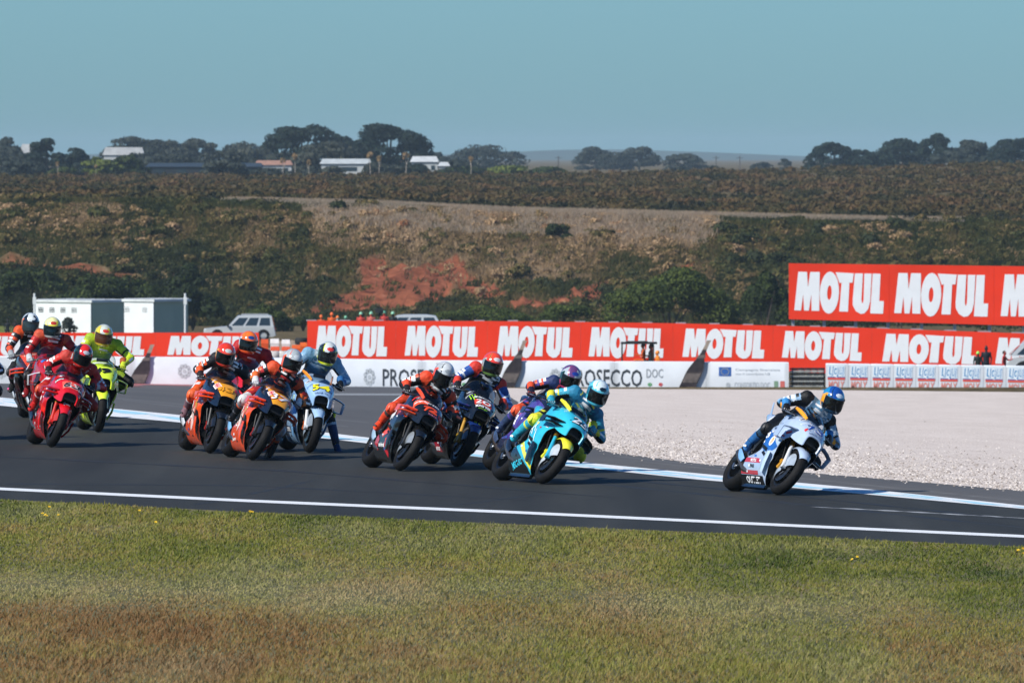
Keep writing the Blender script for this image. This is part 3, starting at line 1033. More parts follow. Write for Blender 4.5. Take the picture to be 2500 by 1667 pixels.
T(520, 660, 345, 2150, 'grey sloping tree crown touching the tall dark cypress', M_GREY, 1100, 56, .5)
T(622, 850, 299, 1780, 'tallest dark cypress, left of the pair above the white sheds', M_TREE, 2600, 57, .4, lift=.12)
T(838, 1062, 297, 1760, 'tall dark cypress, right of the pair above the white sheds', M_TREE, 2600, 58, .4, lift=.1)
T(700, 900, 345, 1700, 'brownish grey trees in front of the tall cypresses', M_GREY, 1300, 59, .6)
T(1082, 1295, 352, 2500, 'hazy grey wide tree right of the tall cypress pair', M_GREY, 1500, 60, .3, lift=.1)
T(1395, 1510, 358, 2700, 'hazy grey tree with a small top knot on the horizon', M_GREY, 1100, 61, .3)
T(1500, 1620, 357, 2700, 'hazy grey rounded tree in the middle of the horizon', M_GREY, 1200, 62, .3)
T(1610, 1730, 375, 2650, 'hazy grey low tree right of the rounded one', M_GREY, 900, 63, .35)
T(1715, 1760, 405, 2300, 'small dark hedge tree on the heath line', M_GREY, 300, 64, .2)
T(1830, 1890, 396, 2500, 'small hazy tree left of the right-hand woodland', M_GREY, 300, 65, .3)
T(1895, 1935, 388, 2450, 'tiny upright hazy tree beside the right-hand woodland', M_GREY, 260, 66, .3)
T(1955, 2110, 348, 2000, 'dark cypress at the left end of the right-hand woodland', M_TREE, 1500, 67, .45, lift=.06)
T(2115, 2290, 338, 2000, 'dark cypress in the middle of the right-hand woodland', M_TREE, 1600, 68, .45, lift=.06)
T(2230, 2340, 325, 1980, 'dome topped cypress standing highest in the right-hand woodland', M_TREE, 1300, 69, .5, lift=.06)
T(2310, 2440, 341, 2000, 'grey cypress right of the dome topped one', M_GREY, 1400, 70, .3, lift=.06)
T(2400, 2560, 335, 1950, 'dark cypress cut by the right edge of the picture', M_TREE, 1500, 71, .3, lift=.06)
T(330, 480, 338, 2120, 'grey green crown between the dome tree and the pale dome', M_GREY, 1000, 83, .45)
T(560, 700, 352, 2000, 'brownish grey crown at the foot of the left tall cypress', M_GREY, 1000, 84, .6)
T(790, 880, 318, 1790, 'dark crown filling the gap between the tall cypress pair', M_TREE, 900, 85, .4)
T(1010, 1110, 372, 2300, 'hazy crown at the right foot of the tall cypress pair', M_GREY, 700, 86, .3)
T(1440, 1560, 372, 2680, 'hazy low crown linking the two grey horizon trees', M_GREY, 700, 87, .3)
T(2060, 2150, 360, 2010, 'dark low crown bridging the first gap of the right-hand woodland', M_TREE, 600, 88, .4)
T(770, 850, 408, 1610, 'brown bush hiding the foot of the long white shed', M_GREY, 350, 89, .6, lift=.02, cat='bush', group='bushes along the heath edge')
T(880, 960, 398, 1615, 'grey brown bush at the blue grey end of the white shed', M_GREY, 400, 90, .5, lift=.02, cat='bush', group='bushes along the heath edge')
T(990, 1050, 402, 1612, 'dark bush hiding the foot of the white house by the cypress', M_TREE, 300, 92, .5, lift=.02, cat='bush', group='bushes along the heath edge')
T(300, 380, 368, 1900, 'grey crown covering the right half of the white house under the dome tree', M_GREY, 500, 93, .4, lift=.02)
T(190, 290, 384, 1600, 'olive yellow bush at the edge of the heath', M_GREEN, 700, 72, .8, lift=.05, cat='bush', group='bushes along the heath edge')
T(255, 375, 380, 1590, 'dark olive bush in front of the white house', M_GREEN, 900, 73, .25, lift=.05, cat='bush', group='bushes along the heath edge')
T(-20, 120, 388, 1600, 'dark brownish bushes at the left end of the heath edge', M_GREY, 900, 74, .2, lift=.05, cat='bush', group='bushes along the heath edge')
T(480, 610, 390, 1580, 'grey green bush in front of the long dark shed', M_GREY, 800, 75, .4, lift=.05, cat='bush', group='bushes along the heath edge')
T(110, 200, 410, 1570, 'low dark green bush on the heath edge', M_GREEN, 400, 76, .3, lift=.05, cat='bush', group='bushes along the heath edge')
T(1180, 1300, 404, 1750, 'yellow green hedge on the horizon right of the cypresses', M_GREEN, 600, 77, .8, lift=.02, cat='bush', group='bushes along the heath edge')
T(1280, 1400, 409, 1750, 'dark green hedge right of the yellow green hedge', M_GREEN, 600, 78, .3, lift=.02, cat='bush', group='bushes along the heath edge')
T(1060, 1200, 408, 1700, 'dark low hedge below the hazy wide tree', M_GREEN, 600, 79, .1, lift=.02, cat='bush', group='bushes along the heath edge')
T(870, 1060, 405, 1650, 'olive hedge in front of the white house by the cypress', M_GREY, 700, 80, .5, lift=.02, cat='bush', group='bushes along the heath edge')
T(600, 720, 412, 1600, 'dark bush in front of the house with the reddish roof', M_GREY, 500, 81, .2, lift=.02, cat='bush', group='bushes along the heath edge')
T(1625, 1700, 408, 1900, 'low dark bush on the heath line below the hazy trees', M_GREY, 300, 82, .2, lift=.02, cat='bush', group='bushes along the heath edge')

for i_, (a_, b_, t_, m_, ti_, lb_) in enumerate([
    (-40, 130, 372, M_GREY, .25, 'dark scrub mass at the left end behind the heath'), (110, 260, 378, M_TREE, .5, 'dark scrub below the open crowned tree'),
    (330, 500, 372, M_GREY, .3, 'grey scrub behind the long dark shed'), (470, 640, 368, M_GREY, .4, 'grey brown scrub right behind the long dark shed'),
    (600, 800, 372, M_GREY, .5, 'brownish scrub behind the house with the reddish roof'), (880, 1020, 378, M_TREE, .4, 'dark scrub between the white shed and the white house'),
    (1060, 1180, 390, M_GREY, .2, 'hazy scrub right of the white house'), (2080, 2200, 368, M_TREE, .4, 'dark scrub in the gap of the right-hand woodland'), (2260, 2400, 365, M_GREY, .3, 'grey scrub below the dome topped cypress'), (2400, 2540, 362, M_TREE, .4, 'dark scrub below the cypress at the right edge')]):
    T(a_, b_, t_, 1790 if i_ < 7 else 1930, lb_, m_, 900, 110 + i_, ti_, lift=.02, cat='bush', group='scrub between the trees', flat=.3)
# thin pale stems with tufted tops along the edge of the heath
proto = None
for i, (px, yt, yb) in enumerate([(690, 385, 440), (720, 375, 440), (755, 390, 440), (905, 372, 438), (925, 380, 442), (990, 372, 440), (1150, 382, 436), (560, 420, 446), (235, 403, 440), (140, 395, 430)]):
    D = 1540
    p = W(px, yb, D); p.z = terr(p.x, D)
    h = W(px, yt, D).z - p.z
    if proto is None:
        mb = MB()
        mb.tube([(0, 0, 0), (.06, 0, .5), (-.02, 0, .85)], [.022, .018, .012], 5)
        mb.tube([(.05, 0, .45), (.2, .05, .75)], [.02, .01], 4)
        proto = mb.build('tufted_tree', M_PALE)
        v = leaf_cloud(np.random.default_rng(5), 130, [((0, 0, .9), (.17, .16, .10)), ((.14, 0, .80), (.10, .10, .08)), ((-.08, 0, .76), (.08, .08, .08))], .045)
        link('crown', np_mesh('crown', v, np.arange(390).reshape(-1, 3), M_SHRUB, {'tint': ('FACE', np.clip(np.random.default_rng(6).normal(.56, .08, 130), 0, 1))}), proto)
        o = proto
    else:
        o = copy_tree(proto)
    o.location = p; o.scale = (h * .75, h * .75, h); o.rotation_euler = (0, 0, i * 1.3)
    tag(o, 'thin pale stem with a brown tufted top at the edge of the heath', 'tree', 'tufted stems at the heath edge')

# houses
M_WHITE = mat('white_wall', '#aaaeac', rough=.8, var=.08, scale=.6)
M_GLASS = mat('window_glass', '#27343c', rough=.1, var=.1)
def house(px0, px1, yt, yb, D, label, wall=M_WHITE, roof='#989a98', yaw=0.0, windows=3, side=None, pitch=.35):
    a = W(px0, yb, D); c = W(px1, yt, D)
    w = c.x - a.x; h = c.z - a.z
    cx = (a.x + c.x) / 2
    zb = terr(cx, D)
    r = thing('house', label, 'house', (cx, D, zb), yaw, None)
    base = min(0, a.z - zb - .2)
    H = c.z - zb
    d = max(4.0, w * .6)
    wh = H * .72
    MB().box((0, 0, wh / 2), (w, d, wh)).build('wall', wall, r, False)
    rf = MB()
    rf.add([(-w / 2 - .3, -d / 2 - .3, wh + .01), (w / 2 + .3, -d / 2 - .3, wh + .01), (w / 2 + .3, d / 2 + .3, wh + .01), (-w / 2 - .3, d / 2 + .3, wh + .01), (-w / 2 + .2, 0, H), (w / 2 - .2, 0, H)],
           [(0, 1, 5, 4), (2, 3, 4, 5), (1, 2, 5), (3, 0, 4), (3, 2, 1, 0)])
    rf.build('roof', mat('roof_' + roof.lstrip('#'), roof, rough=.7, var=.15, scale=.8), r, False)
    for k in range(windows):
        x = -w / 2 + w * (k + .5) / windows
        f = MB().box((x, -d / 2 - .02, wh * .6), (w / windows * .45, .06, wh * .32)).build('window', M_GLASS, r, False)
    return r
house(255, 350, 360, 384, 1980, 'white house under the wide grey dome tree', windows=4)
house(52, 92, 352, 384, 1900, 'small white house at the left between two trees', windows=2)
house(625, 712, 392, 440, 1660, 'white house with a reddish roof below the tall cypresses', roof='#94705f', windows=3)
house(785, 905, 388, 440, 1650, 'long white shed with a blue grey end left of the right cypress', windows=1, roof='#aab0b0')
house(1005, 1068, 382, 415, 1720, 'white house right below the tall right cypress', roof='#b4b8b8', windows=3)
house(1072, 1096, 396, 412, 1730, 'tiny white hut beside the white house', roof='#b4b8b8', windows=1)
house(362, 640, 398, 440, 1640, 'long low dark navy shed at the edge of the heath', wall=mat('navy_wall', '#0d171f', rough=.6, var=.2), roof='#22303a', windows=5)
# power poles
proto = None
for i, (px, yt) in enumerate(((1363, 381), (1748, 386), (1806, 380))):
    D = 2600
    p = W(px, 430, D); p.z = terr(p.x, D)
    h = W(px, yt, D).z - p.z
    if proto is None:
        mb = MB()
        mb.tube([(0, 0, 0), (0, 0, h)], [.14, .10], 7)
        proto = mb.build('power_pole', M_BARK)
        MB().box((0, 0, h - .5), (1.8, .12, .14)).build('crossarm', M_BARK, proto)
        o = proto
    else:
        o = copy_tree(proto)
    o.location = p
    tag(o, ['thin power pole left of the hazy trees on the horizon', 'thin power pole alone in the gap of the horizon', 'thin power pole right of the gap, before the right-hand woodland'][i], 'pole', 'power poles on the horizon')
# a far range of hills beyond the trees
V = []
xs = np.linspace(-900, 900, 91)
for j, yy in enumerate((8300, 8800, 9300)):
    for x in xs:
        u = x / 8800 * F_PX * 1.2 + 1250
        z = -1 if j != 1 else 2 + 6.5 * math.exp(-((u - 1500) / 420) ** 2) + 4 * math.exp(-((u - 500) / 500) ** 2) + 1.5 * fbm(x, 0, .006)
        V.append((x * (1 + j * .2), yy, z))
I = np.arange(len(V)).reshape(3, -1)
q = np.stack([I[:-1, :-1], I[:-1, 1:], I[1:, 1:], I[1:, :-1]], -1).reshape(-1, 4)
tag(link('hills', np_mesh('hills', np.array(V), q, mat('far_hill', '#3a4a40', rough=1, var=.2, scale=.01), None, True)), kind='structure')
# haze
hz = MB().box((0, 4700, 4.5), (6000, 9700, 34))
hz = hz.build('haze', [], None, False)
hm = bpy.data.materials.new('haze'); hm.use_nodes = True
hn = hm.node_tree
for nd in list(hn.nodes):
    if nd.type == 'BSDF_PRINCIPLED': hn.nodes.remove(nd)
pv = hn.nodes.new('ShaderNodeVolumePrincipled')
pv.inputs['Color'].default_value = (.62, .82, .95, 1)
pv.inputs['Density'].default_value = .000065
pv.inputs['Anisotropy'].default_value = 0.0
hn.links.new(pv.outputs['Volume'], hn.nodes['Material Output'].inputs['Volume'])
hz.data.materials.append(hm)
tag(hz, 'pale blue haze over the landscape', 'haze', kind='stuff')

# =====================================================================
# racing motorcycle.  local axes: +x forward, +y rider's left, +z up, wheels touch z=0
# =====================================================================
WB = 0.71
FR, RR = 0.30, 0.32
FRONT_E = [(.09, .33), (.2, .40), (.35, .44), (.48, .49), (.58, .57), (.66, .66), (.74, .76), (.82, .80)]
REAR_E = [(.09, -.38), (.2, -.34), (.33, -.24), (.42, -.06), (.52, .02), (.62, .0), (.72, .0), (.82, .06)]
HALF_W = [(.09, .02), (.12, .07), (.17, .115), (.25, .165), (.35, .205), (.5, .24), (.62, .262), (.72, .262), (.82, .215)]

def flank(u, v, side, off=0.0):
    z = .09 + (.82 - .09) * v
    x0 = interp(FRONT_E, z); x1 = interp(REAR_E, z)
    x = x0 + (x1 - x0) * u
    w = interp(HALF_W, z)
    g = 1 - .40 * sstep(.42, .80, x)
    if z < .6:
        g *= 1 - .16 * (1 - sstep(0, .22, u)) * (1 - sstep(.45, .6, z))
    g *= 1 - .22 * sstep(.75, 1.0, u) * sstep(.3, .5, z)
    # a sculpted crease that runs along the flank
    g *= 1 + .05 * math.sin(min(1, max(0, (z - .38) / .3)) * math.pi) * (1 - u) - .06 * math.exp(-((z - .36 - .12 * u) / .03) ** 2)
    return Vector((x, side * (w * g + off), z))

def flank_xz(x, z, side, off=.004):
    x0 = interp(FRONT_E, z); x1 = interp(REAR_E, z)
    u = (x - x0) / (x1 - x0)
    return flank(min(1, max(0, u)), (z - .09) / .73, side, off)

NOSE_W = [(.30, .235), (.45, .232), (.58, .215), (.68, .195), (.76, .170), (.83, .140), (.88, .110)]
NOSE_T = [(.30, 1.005), (.45, .985), (.58, .955), (.68, .918), (.76, .872), (.83, .815), (.88, .765)]
NOSE_X = .88
def nose_zc(x):
    return .775 - .085 * sstep(.45, .88, x)
def nose(x, a, off=0.0):
    """x along bike, a angle from the top (radians, + is left)"""
    w = interp(NOSE_W, x); t = interp(NOSE_T, x); zc = nose_zc(x)
    ca, sa = math.cos(a), math.sin(a)
    y = math.copysign(abs(sa) ** .74, sa) * (w + off)
    z = zc + ca ** .72 * ((t - zc) + off) if ca >= 0 else zc + ca * .35
    return Vector((x + off * .7 * sstep(.55, .75, x), y, z))

def decal(root, name, s, mp, color, bold=.02, shear=0.0):
    vs, fs, w = text_geo(s, bold, shear)
    mb = MB()
    mb.add([mp(x / w - .5, y - .5) for x, y in vs], fs)
    o = mb.build(name, printed(color), root, smooth=False)
    return o

def flank_map(cx, cz, w, h, rot=0.0, side=-1, off=.005):
    """text plane -> flank.  On the right side (side=-1) a reader stands at -y, so text runs towards +x"""
    c, s = math.cos(rot), math.sin(rot)
    def mp(a, b):
        a *= w; b *= h
        dx = (a * c - b * s); dz = (a * s + b * c)
        return flank_xz(cx - side * dx, cz + dz, side, off)
    return mp

def nose_map(cx, ca, w, h, rot=0.0, off=.005):
    """seen from the front: text runs from the bike's right (-y) to its left"""
    c, s = math.cos(rot), math.sin(rot)
    def mp(a, b):
        a *= w; b *= h
        dy = a * c - b * s; dx = -(a * s + b * c) * .78
        x = cx + dx
        return nose(min(.878, max(.31, x)), ca + dy / max(.12, interp(NOSE_W, x) * 1.0), off)
    return mp

def patch_flank(root, name, poly, color, side, off=.004, n=6, m_=None):
    """thin sticker: polygon in (x,z) fanned and laid on the flank"""
    if n > 6:
        poly = [(a[0] + (b[0] - a[0]) * t / 7, a[1] + (b[1] - a[1]) * t / 7) for a, b in zip(poly, poly[1:] + poly[:1]) for t in range(7)]
    cx = sum(p[0] for p in poly) / len(poly); cz = sum(p[1] for p in poly) / len(poly)
    mb = MB(); m = len(poly)
    vs = [flank_xz(cx, cz, side, off)]
    for r in range(1, n + 1):
        for p in poly:
            vs.append(flank_xz(cx + (p[0] - cx) * r / n, cz + (p[1] - cz) * r / n, side, off))
    fs = []
    for k in range(m):
        fs.append((0, 1 + k, 1 + (k + 1) % m))
    for r in range(n - 1):
        for k in range(m):
            a = 1 + r * m + k; b = 1 + r * m + (k + 1) % m
            fs.append((a, b, b + m, a + m))
    mb.add(vs, fs)
    return mb.build(name, m_ or printed(color), root)

def ellipse(cx, cz, rx, rz, rot=0, n=16):
    c, s = math.cos(rot), math.sin(rot)
    return [(cx + rx * math.cos(t) * c - rz * math.sin(t) * s, cz + rx * math.cos(t) * s + rz * math.sin(t) * c) for t in [2 * math.pi * k / n for k in range(n)]]

def build_wheel(root, name, x, r, hw, rimcol, front):
    hub = MB()
    c = (x, 0, r)
    ri = .214 if front else .212
    # rim band
    hub.lathe([(ri - .022, -hw * .70), (ri + .006, -hw * .78), (ri + .004, -hw * .55), (ri - .02, -hw * .2), (ri - .02, hw * .2), (ri + .004, hw * .55), (ri + .006, hw * .78), (ri - .022, hw * .70), (ri - .035, 0), (ri - .022, -hw * .70)], c, 'y', 32)
    hub.lathe([(.0, -.05), (.036, -.05), (.036, .05), (.0, .05)], c, 'y', 14)
    for k in range(5):
        a = 2 * math.pi * k / 5 + .3
        for d in (-.16, .16):
            p0 = Vector((x + .03 * math.cos(a), 0, r + .03 * math.sin(a)))
            p1 = Vector((x + (ri - .025) * math.cos(a + d), 0, r + (ri - .025) * math.sin(a + d)))
            hub.tube([p0, p1], [.016, .012], 6)
    w = hub.build(name, mat('wheel_' + rimcol.lstrip('#'), rimcol, rough=.35, metal=.6, var=.1), root)
    ty = MB()
    prof = []
    if front:
        base = [(.205, .62), (.222, .86), (.244, .98), (.262, .94), (.278, .78), (.290, .52), (.297, .26), (.30, 0)]
    else:
        base = [(.205, .66), (.225, .88), (.250, .99), (.272, .97), (.292, .84), (.308, .60), (.317, .32), (.32, 0)]
    prof = [(a, -b * hw) for a, b in base] + [(a, b * hw) for a, b in base[-2::-1]]
    ty.lathe(prof, c, 'y', 44)
    ty.build('tyre', rubber_mat(), w, angle=60)
    dk = MB()
    if front:
        for s in (-1, 1):
            dk.lathe([(.085, s * .062), (.165, s * .062), (.165, s * .070), (.085, s * .070), (.085, s * .062)], c, 'y', 30)
            for k in range(6):
                a = k * math.pi / 3
                dk.tube([(x + .03 * math.cos(a), s * .055, r + .03 * math.sin(a)), (x + .09 * math.cos(a), s * .066, r + .09 * math.sin(a))], .008, 5)
        dk.build('brake_disc', mat('carbon_disc', '#4a4d50', rough=.25, metal=.85, var=.15, scale=30), w)
    else:
        dk.lathe([(.05, .085), (.105, .085), (.105, .09), (.05, .09), (.05, .085)], c, 'y', 24)
        for k in range(8):
            a = k * math.pi / 4
            dk.tube([(x + .04 * math.cos(a), -.1, r + .04 * math.sin(a)), (x + .085 * math.cos(a), -.1, r + .085 * math.sin(a))], .01, 5)
        dk.lathe([(.07, -.098), (.10, -.098), (.10, -.106), (.07, -.106), (.07, -.098)], c, 'y', 24)
        dk.build('sprocket', mat('steel', '#8d9093', rough=.3, metal=.9, var=.1), w)
    return w

def rubber_mat():
    if 'tyre_rubber' in MATS: return MATS['tyre_rubber']
    m = mat('tyre_rubber', '#121213', rough=.7, var=.4, scale=9, bump=.25, bscale=90, spec=.2)
    return m

def build_bike(L):
    root = thing('motorcycle', L['label'], 'motorcycle', group='racing motorcycles in the bend')
    main = paint(L['main']); sec = paint(L['sec'])
    black = mat('carbon_black', '#0c0d0e', rough=.4, var=.25, scale=40, coat=.15, spec=.35)
    dark = mat('engine_dark', '#111213', rough=.6, metal=.3, var=.4, scale=18)
    steel = mat('steel', '#8d9093', rough=.3, metal=.9, var=.1)
    gold = mat('fork_gold', '#b98a2e', rough=.3, metal=.85, var=.1)
    titan = mat('exhaust_titanium', '#8c8078', rough=.32, metal=.9, var=.3, scale=10)

    build_wheel(root, 'front_wheel', WB, FR, .062, L.get('rim', '#1d1e20'), True)
    build_wheel(root, 'rear_wheel', -WB, RR, .100, L.get('rim', '#1d1e20'), False)

    # forks with calipers
    for s in (-1, 1):
        f = MB()
        top = Vector((.445, s * .105, .93)); bot = Vector((.725, s * .105, .29))
        d = (bot - top)
        f.tube([top, top + d * .55], .030, 10, 0)
        f.tube([top + d * .55, bot], [.022, .022], 10, 1)
        f.tube([bot + Vector((0, -s * .03, .03)), bot + Vector((0, s * .02, .03))], .03, 8, 1)
        fo = f.build('fork_leg', [black if L.get('darkfork') else gold, mat('fork_foot_' + L['fork'].lstrip('#'), L['fork'], rough=.35, var=.05)], root)
        c = MB()
        Mr = Matrix.Rotation(.42, 3, 'Y')
        c.box((.595, s * .088, .345), (.05, .055, .12), 0, Mr, .85)
        c.box((.57, s * .10, .39), (.03, .03, .05), 0, Mr)
        c.build('brake_caliper', mat('caliper_' + L.get('cal', '#c9a032').lstrip('#'), L.get('cal', '#c9a032'), rough=.35, metal=.3), fo)
        # carbon cover plate inside the wheel, with brake hose
        h = MB()
        h.tube([(.60, s * .12, .40), (.57, s * .145, .52), (.50, s * .15, .68), (.45, s * .13, .84)], .008, 6)
        h.build('brake_hose', black, fo)
        cv = MB()
        def dome(u, v, s=s):
            a = R(15) + u * R(215); r0 = .045 + v * .165
            return Vector((WB + r0 * math.cos(a), s * (.096 - .018 * (v - .35) ** 2 * 4), FR + r0 * math.sin(a)))
        cv.grid(dome, 22, 5)
        cv.build('disc_cover', mat('cover_' + L.get('cover', '#26282a').lstrip('#'), L.get('cover', '#26282a'), rough=.22, metal=.25, var=.15), fo)

    # front fender
    fd = MB()
    def fender(u, v):
        a = R(34) + u * R(108); b = (v - .5) * R(188)
        r = FR - .028 + .052 * math.cos(b) if abs(b) < R(90) else FR - .028 - .09 * (abs(b) - R(90)) * (1 if 0.25 < u < .95 else .4)
        yy = .082 * math.sin(b) if abs(b) < R(90) else math.copysign(.082 + .004, b)
        tp = 1 - .30 * sstep(.75, 1, 1 - u)
        return Vector((WB + r * math.cos(a), yy * tp, FR + r * math.sin(a)))
    fd.grid(fender, 22, 14)
    fdo = fd.build('front_fender', paint(L['fender']), root, angle=70)
    if L.get('fendertext'):
        t, col = L['fendertext']
        def fm(a, b):
            return fender(.30 - b * .16, .5 + a * .34) + Vector((math.cos(R(34 + 108 * .3)), 0, math.sin(R(34 + 108 * .3)))) * .004
        decal(fdo, 'lettering', t, fm, col)

    # side fairings with colour panels laid on
    regs = L.get('regions', [])
    mats = [main]
    for s in (-1, 1):
        mb = MB()
        nu, nv = 32, 36
        mb.grid(lambda u, v: flank(u, v, s), nu, nv)
        # inner skin and rim give the panel its thickness
        n0 = len(mb.v)
        inn = [Vector(p) - Vector((0, s * .012, 0)) for p in mb.v[:(nu + 1) * (nv + 1)]]
        mb.add(inn, [(f[3], f[2], f[1], f[0]) for f in mb.f[:nu * nv]], len(mats))
        edge = [i for i in range(nu + 1)], [(nu + 1) * nv + i for i in range(nu + 1)], [j * (nu + 1) for j in range(nv + 1)], [j * (nu + 1) + nu for j in range(nv + 1)]
        for e in edge:
            for a, b in zip(e, e[1:]):
                mb.f.append((a, b, n0 + b, n0 + a)); mb.m.append(len(mats))
        fl = mb.build('side_fairing', mats + [black], root, angle=60)
        for k, (c, poly) in enumerate(regs):
            patch_flank(fl, 'colour_panel', poly, c, s, .0022 + .0006 * k, 9, paint(c))
        patch_flank(fl, 'vent', [(.32, .455), (.14, .50), (.10, .47), (.28, .42)], '#0c0d0f', s, .006, 4)
        patch_flank(fl, 'vent', [(.30, .39), (.18, .43), (.15, .405), (.27, .36)], '#0c0d0f', s, .006, 4)
        for q, (cx_, cz_, w_, h_) in enumerate(((.26, .225, .07, .02), (.16, .205, .05, .03), (.02, .36, .06, .02), (-.1, .25, .06, .025), (.20, .31, .045, .02), (.36, .33, .02, .05), (.42, .60, .05, .018), (.25, .66, .06, .02), (.55, .63, .05, .02), (.08, .70, .07, .02), (-.18, .19, .07, .02))):
            if (q * 5 + len(L['label'])) % 4 == 0: continue
            col_ = ['#e6e9ec', L['sec'], '#c9ced2', '#15181c', '#e6e9ec', '#b8262c', '#2c5aa0'][(q * 3 + len(L['label'])) % 7]
            patch_flank(fl, 'sticker', [(cx_ - w_ / 2, cz_ - h_ / 2), (cx_ + w_ / 2, cz_ - h_ / 2), (cx_ + w_ / 2, cz_ + h_ / 2), (cx_ - w_ / 2, cz_ + h_ / 2)], col_, s, .0052, 3)
        for st in L.get('stickers', []):
            if st[0] == 'poly' and (len(st) < 4 or st[3] in (0, s)):
                patch_flank(fl, 'sticker', st[1], st[2], s, .0045)
            elif st[0] == 'text':
                _, t, cx, cz, w, h, rot, col, sh = st[:9]
                decal(fl, 'lettering', t, flank_map(cx, cz, w, h, rot if s < 0 else -rot, s, .0075), col, .03, sh)
            elif st[0] == 'claw':
                _, cx, cz, h, col = st
                for k in (-1, 0, 1):
                    x = cx + k * h * .22
                    pts = [(x - .1 * h, cz + .5 * h), (x + .06 * h, cz + .46 * h), (x + .03 * h, cz), (x + .05 * h, cz - .3 * h), (x - .02 * h, cz - .55 * h - .08 * h * (k == 0)), (x - .03 * h, cz - .1 * h), (x - .05 * h, cz + .2 * h)]
                    patch_flank(fl, 'claw_mark', pts, col, s, .006, 3)
        # wing on the shoulder of the fairing
        wg = MB()
        def sec(c, ch, th, n=10):
            return [Vector(c) + Vector((ch * math.cos(t) * .5 , 0, th * math.sin(t))) for t in [2 * math.pi * k / n for k in range(n)]]
        style = L.get('wing', 'loop')
        y0 = .20
        if style == 'loop':
            path = [((.66, y0, .755), .17, .012), ((.65, .28, .735), .15, .010), ((.63, .350, .705), .14, .009)]
            wg.loft([sec((p[0], s * p[1], p[2]), c, t) for p, c, t in path], 0)
            path = [((.58, .235, .585), .13, .010), ((.58, .31, .575), .125, .009), ((.60, .342, .575), .12, .008)]
            wg.loft([sec((p[0], s * p[1], p[2]), c, t) for p, c, t in path], 0)
            wg.loft([[Vector((.70, s * .348, .70)), Vector((.70, s * .356, .70)), Vector((.555, s * .356, .715)), Vector((.555, s * .348, .715))],
                     [Vector((.665, s * .338, .57)), Vector((.665, s * .346, .57)), Vector((.535, s * .346, .57)), Vector((.535, s * .338, .57))]], 0)
        else:
            for dz in (0, -.055):
                path = [((.67, .17, .75 + dz), .27, .020), ((.62, .28, .74 + dz), .24, .017), ((.55, .345, .72 + dz), .19, .013)]
                wg.loft([sec((p[0], s * p[1], p[2]), c, t) for p, c, t in path], 0)
            wg.loft([[Vector((.63, s * .341, .725)), Vector((.63, s * .350, .725)), Vector((.47, s * .350, .73)), Vector((.47, s * .341, .73))],
                     [Vector((.60, s * .341, .64)), Vector((.60, s * .350, .64)), Vector((.47, s * .350, .64)), Vector((.47, s * .341, .64))]], 0)
        wo = wg.build('winglet', paint(L.get('wingcol', L['main'])), root, angle=50)
        # lower duct in front of the belly
        du = MB()
        du.tube([(.40, s * .235, .42), (.38, s * .215, .30), (.33, s * .165, .19)], [(.05, .012), (.06, .014), (.045, .012)], 8, 0, True, 1.0, (1, 0, 0))
        du.build('side_duct', paint(L.get('duct', L['sec'])), root)

    # nose cowl
    nb = MB()
    nreg = L.get('nose', L['main'])
    ncols = [paint(nreg), paint(L.get('nosecheek', L['main'])), paint(L.get('lip', '#15181c'))]
    def nf(u, v):
        return nose(.31 + (NOSE_X - .31) * v, (u - .5) * 2 * R(104))
    nb.grid(nf, 40, 20, lambda u, v: 0 if abs(u - .5) < L.get('nosespan', .30) else 1)
    # rolled-in lip of the air intake
    lip = [[nose(NOSE_X, (k / 40 - .5) * 2 * R(104)) for k in range(41)]]
    cz = nose_zc(NOSE_X) + .01
    for sc, x in ((.90, .884), (.80, .87), (.72, .78)):
        lip.append([Vector((x, p.y * sc, cz + (p.z - cz) * sc)) for p in lip[0]])
    nb.loft(lip[:3], 2 if L.get('lip') else 0, False, False)
    no = nb.build('nose_cowl', ncols, root, angle=60)
    it = MB()
    it.loft(lip[2:], 0, False, False)
    it.box((.76, 0, cz), (.06, .17, .11))
    it.box((.80, 0, cz - .035), (.15, .16, .02))
    it.build('air_intake', black, no)
    for dc in L.get('nosetext', []):
        t, cx, ca, w, h, rot, col, bold, sh = dc[:9]
        decal(no, 'race_number' if t.strip().isdigit() else 'lettering', t, nose_map(cx, ca - (.20 if abs(ca) < .4 else 0), w, h, rot, dc[9] if len(dc) > 9 else .006), col, bold, sh)
    for col, cx, ca, w, h, rot in L.get('nosepatch', []):
        mb = MB(); mp = nose_map(cx, ca - (.20 if abs(ca) < .4 else 0), w, h, rot, .0035)
        mb.grid(lambda u, v: mp(u - .5, v - .5), 10, 8)
        mb.build('sticker', printed(col), no)
    if L.get('noseclaw'):
        cx, ca, w, h, col = L['noseclaw']
        for k in (-1, 0, 1):
            mp = nose_map(cx, ca, w, h, 0, .006)
            pts = [(-.5, .5), (.2, .45), (.05, .1), (.35, -.3 - .25 * (k == 0)), (-.15, -.5 - .3 * (k == 0)), (-.25, 0), (-.15, .25)]
            vs = [mp(.34 * k + .26 * a, b) for a, b in pts]
            c_ = mp(.34 * k, 0)
            MB().add([c_] + vs, [(0, 1 + j, 1 + (j + 1) % 7) for j in range(7)]).build('claw_mark', printed(col), no)
    for col, cx, ca, w, h, rot in L.get('noseoval', []):
        mb = MB(); mp = nose_map(cx, ca, w, h, rot, .0045)
        n = 18
        vs = [mp(0, 0)] + [mp(.5 * r * math.cos(2 * math.pi * k / n), .5 * r * math.sin(2 * math.pi * k / n)) for r in (.5, 1) for k in range(n)]
        fs = [(0, 1 + k, 1 + (k + 1) % n) for k in range(n)] + [(1 + k, 1 + n + k, 1 + n + (k + 1) % n, 1 + (k + 1) % n) for k in range(n)]
        mb.add(vs, fs)
        mb.build('sticker', printed(col), no)

    # screen
    sb = MB()
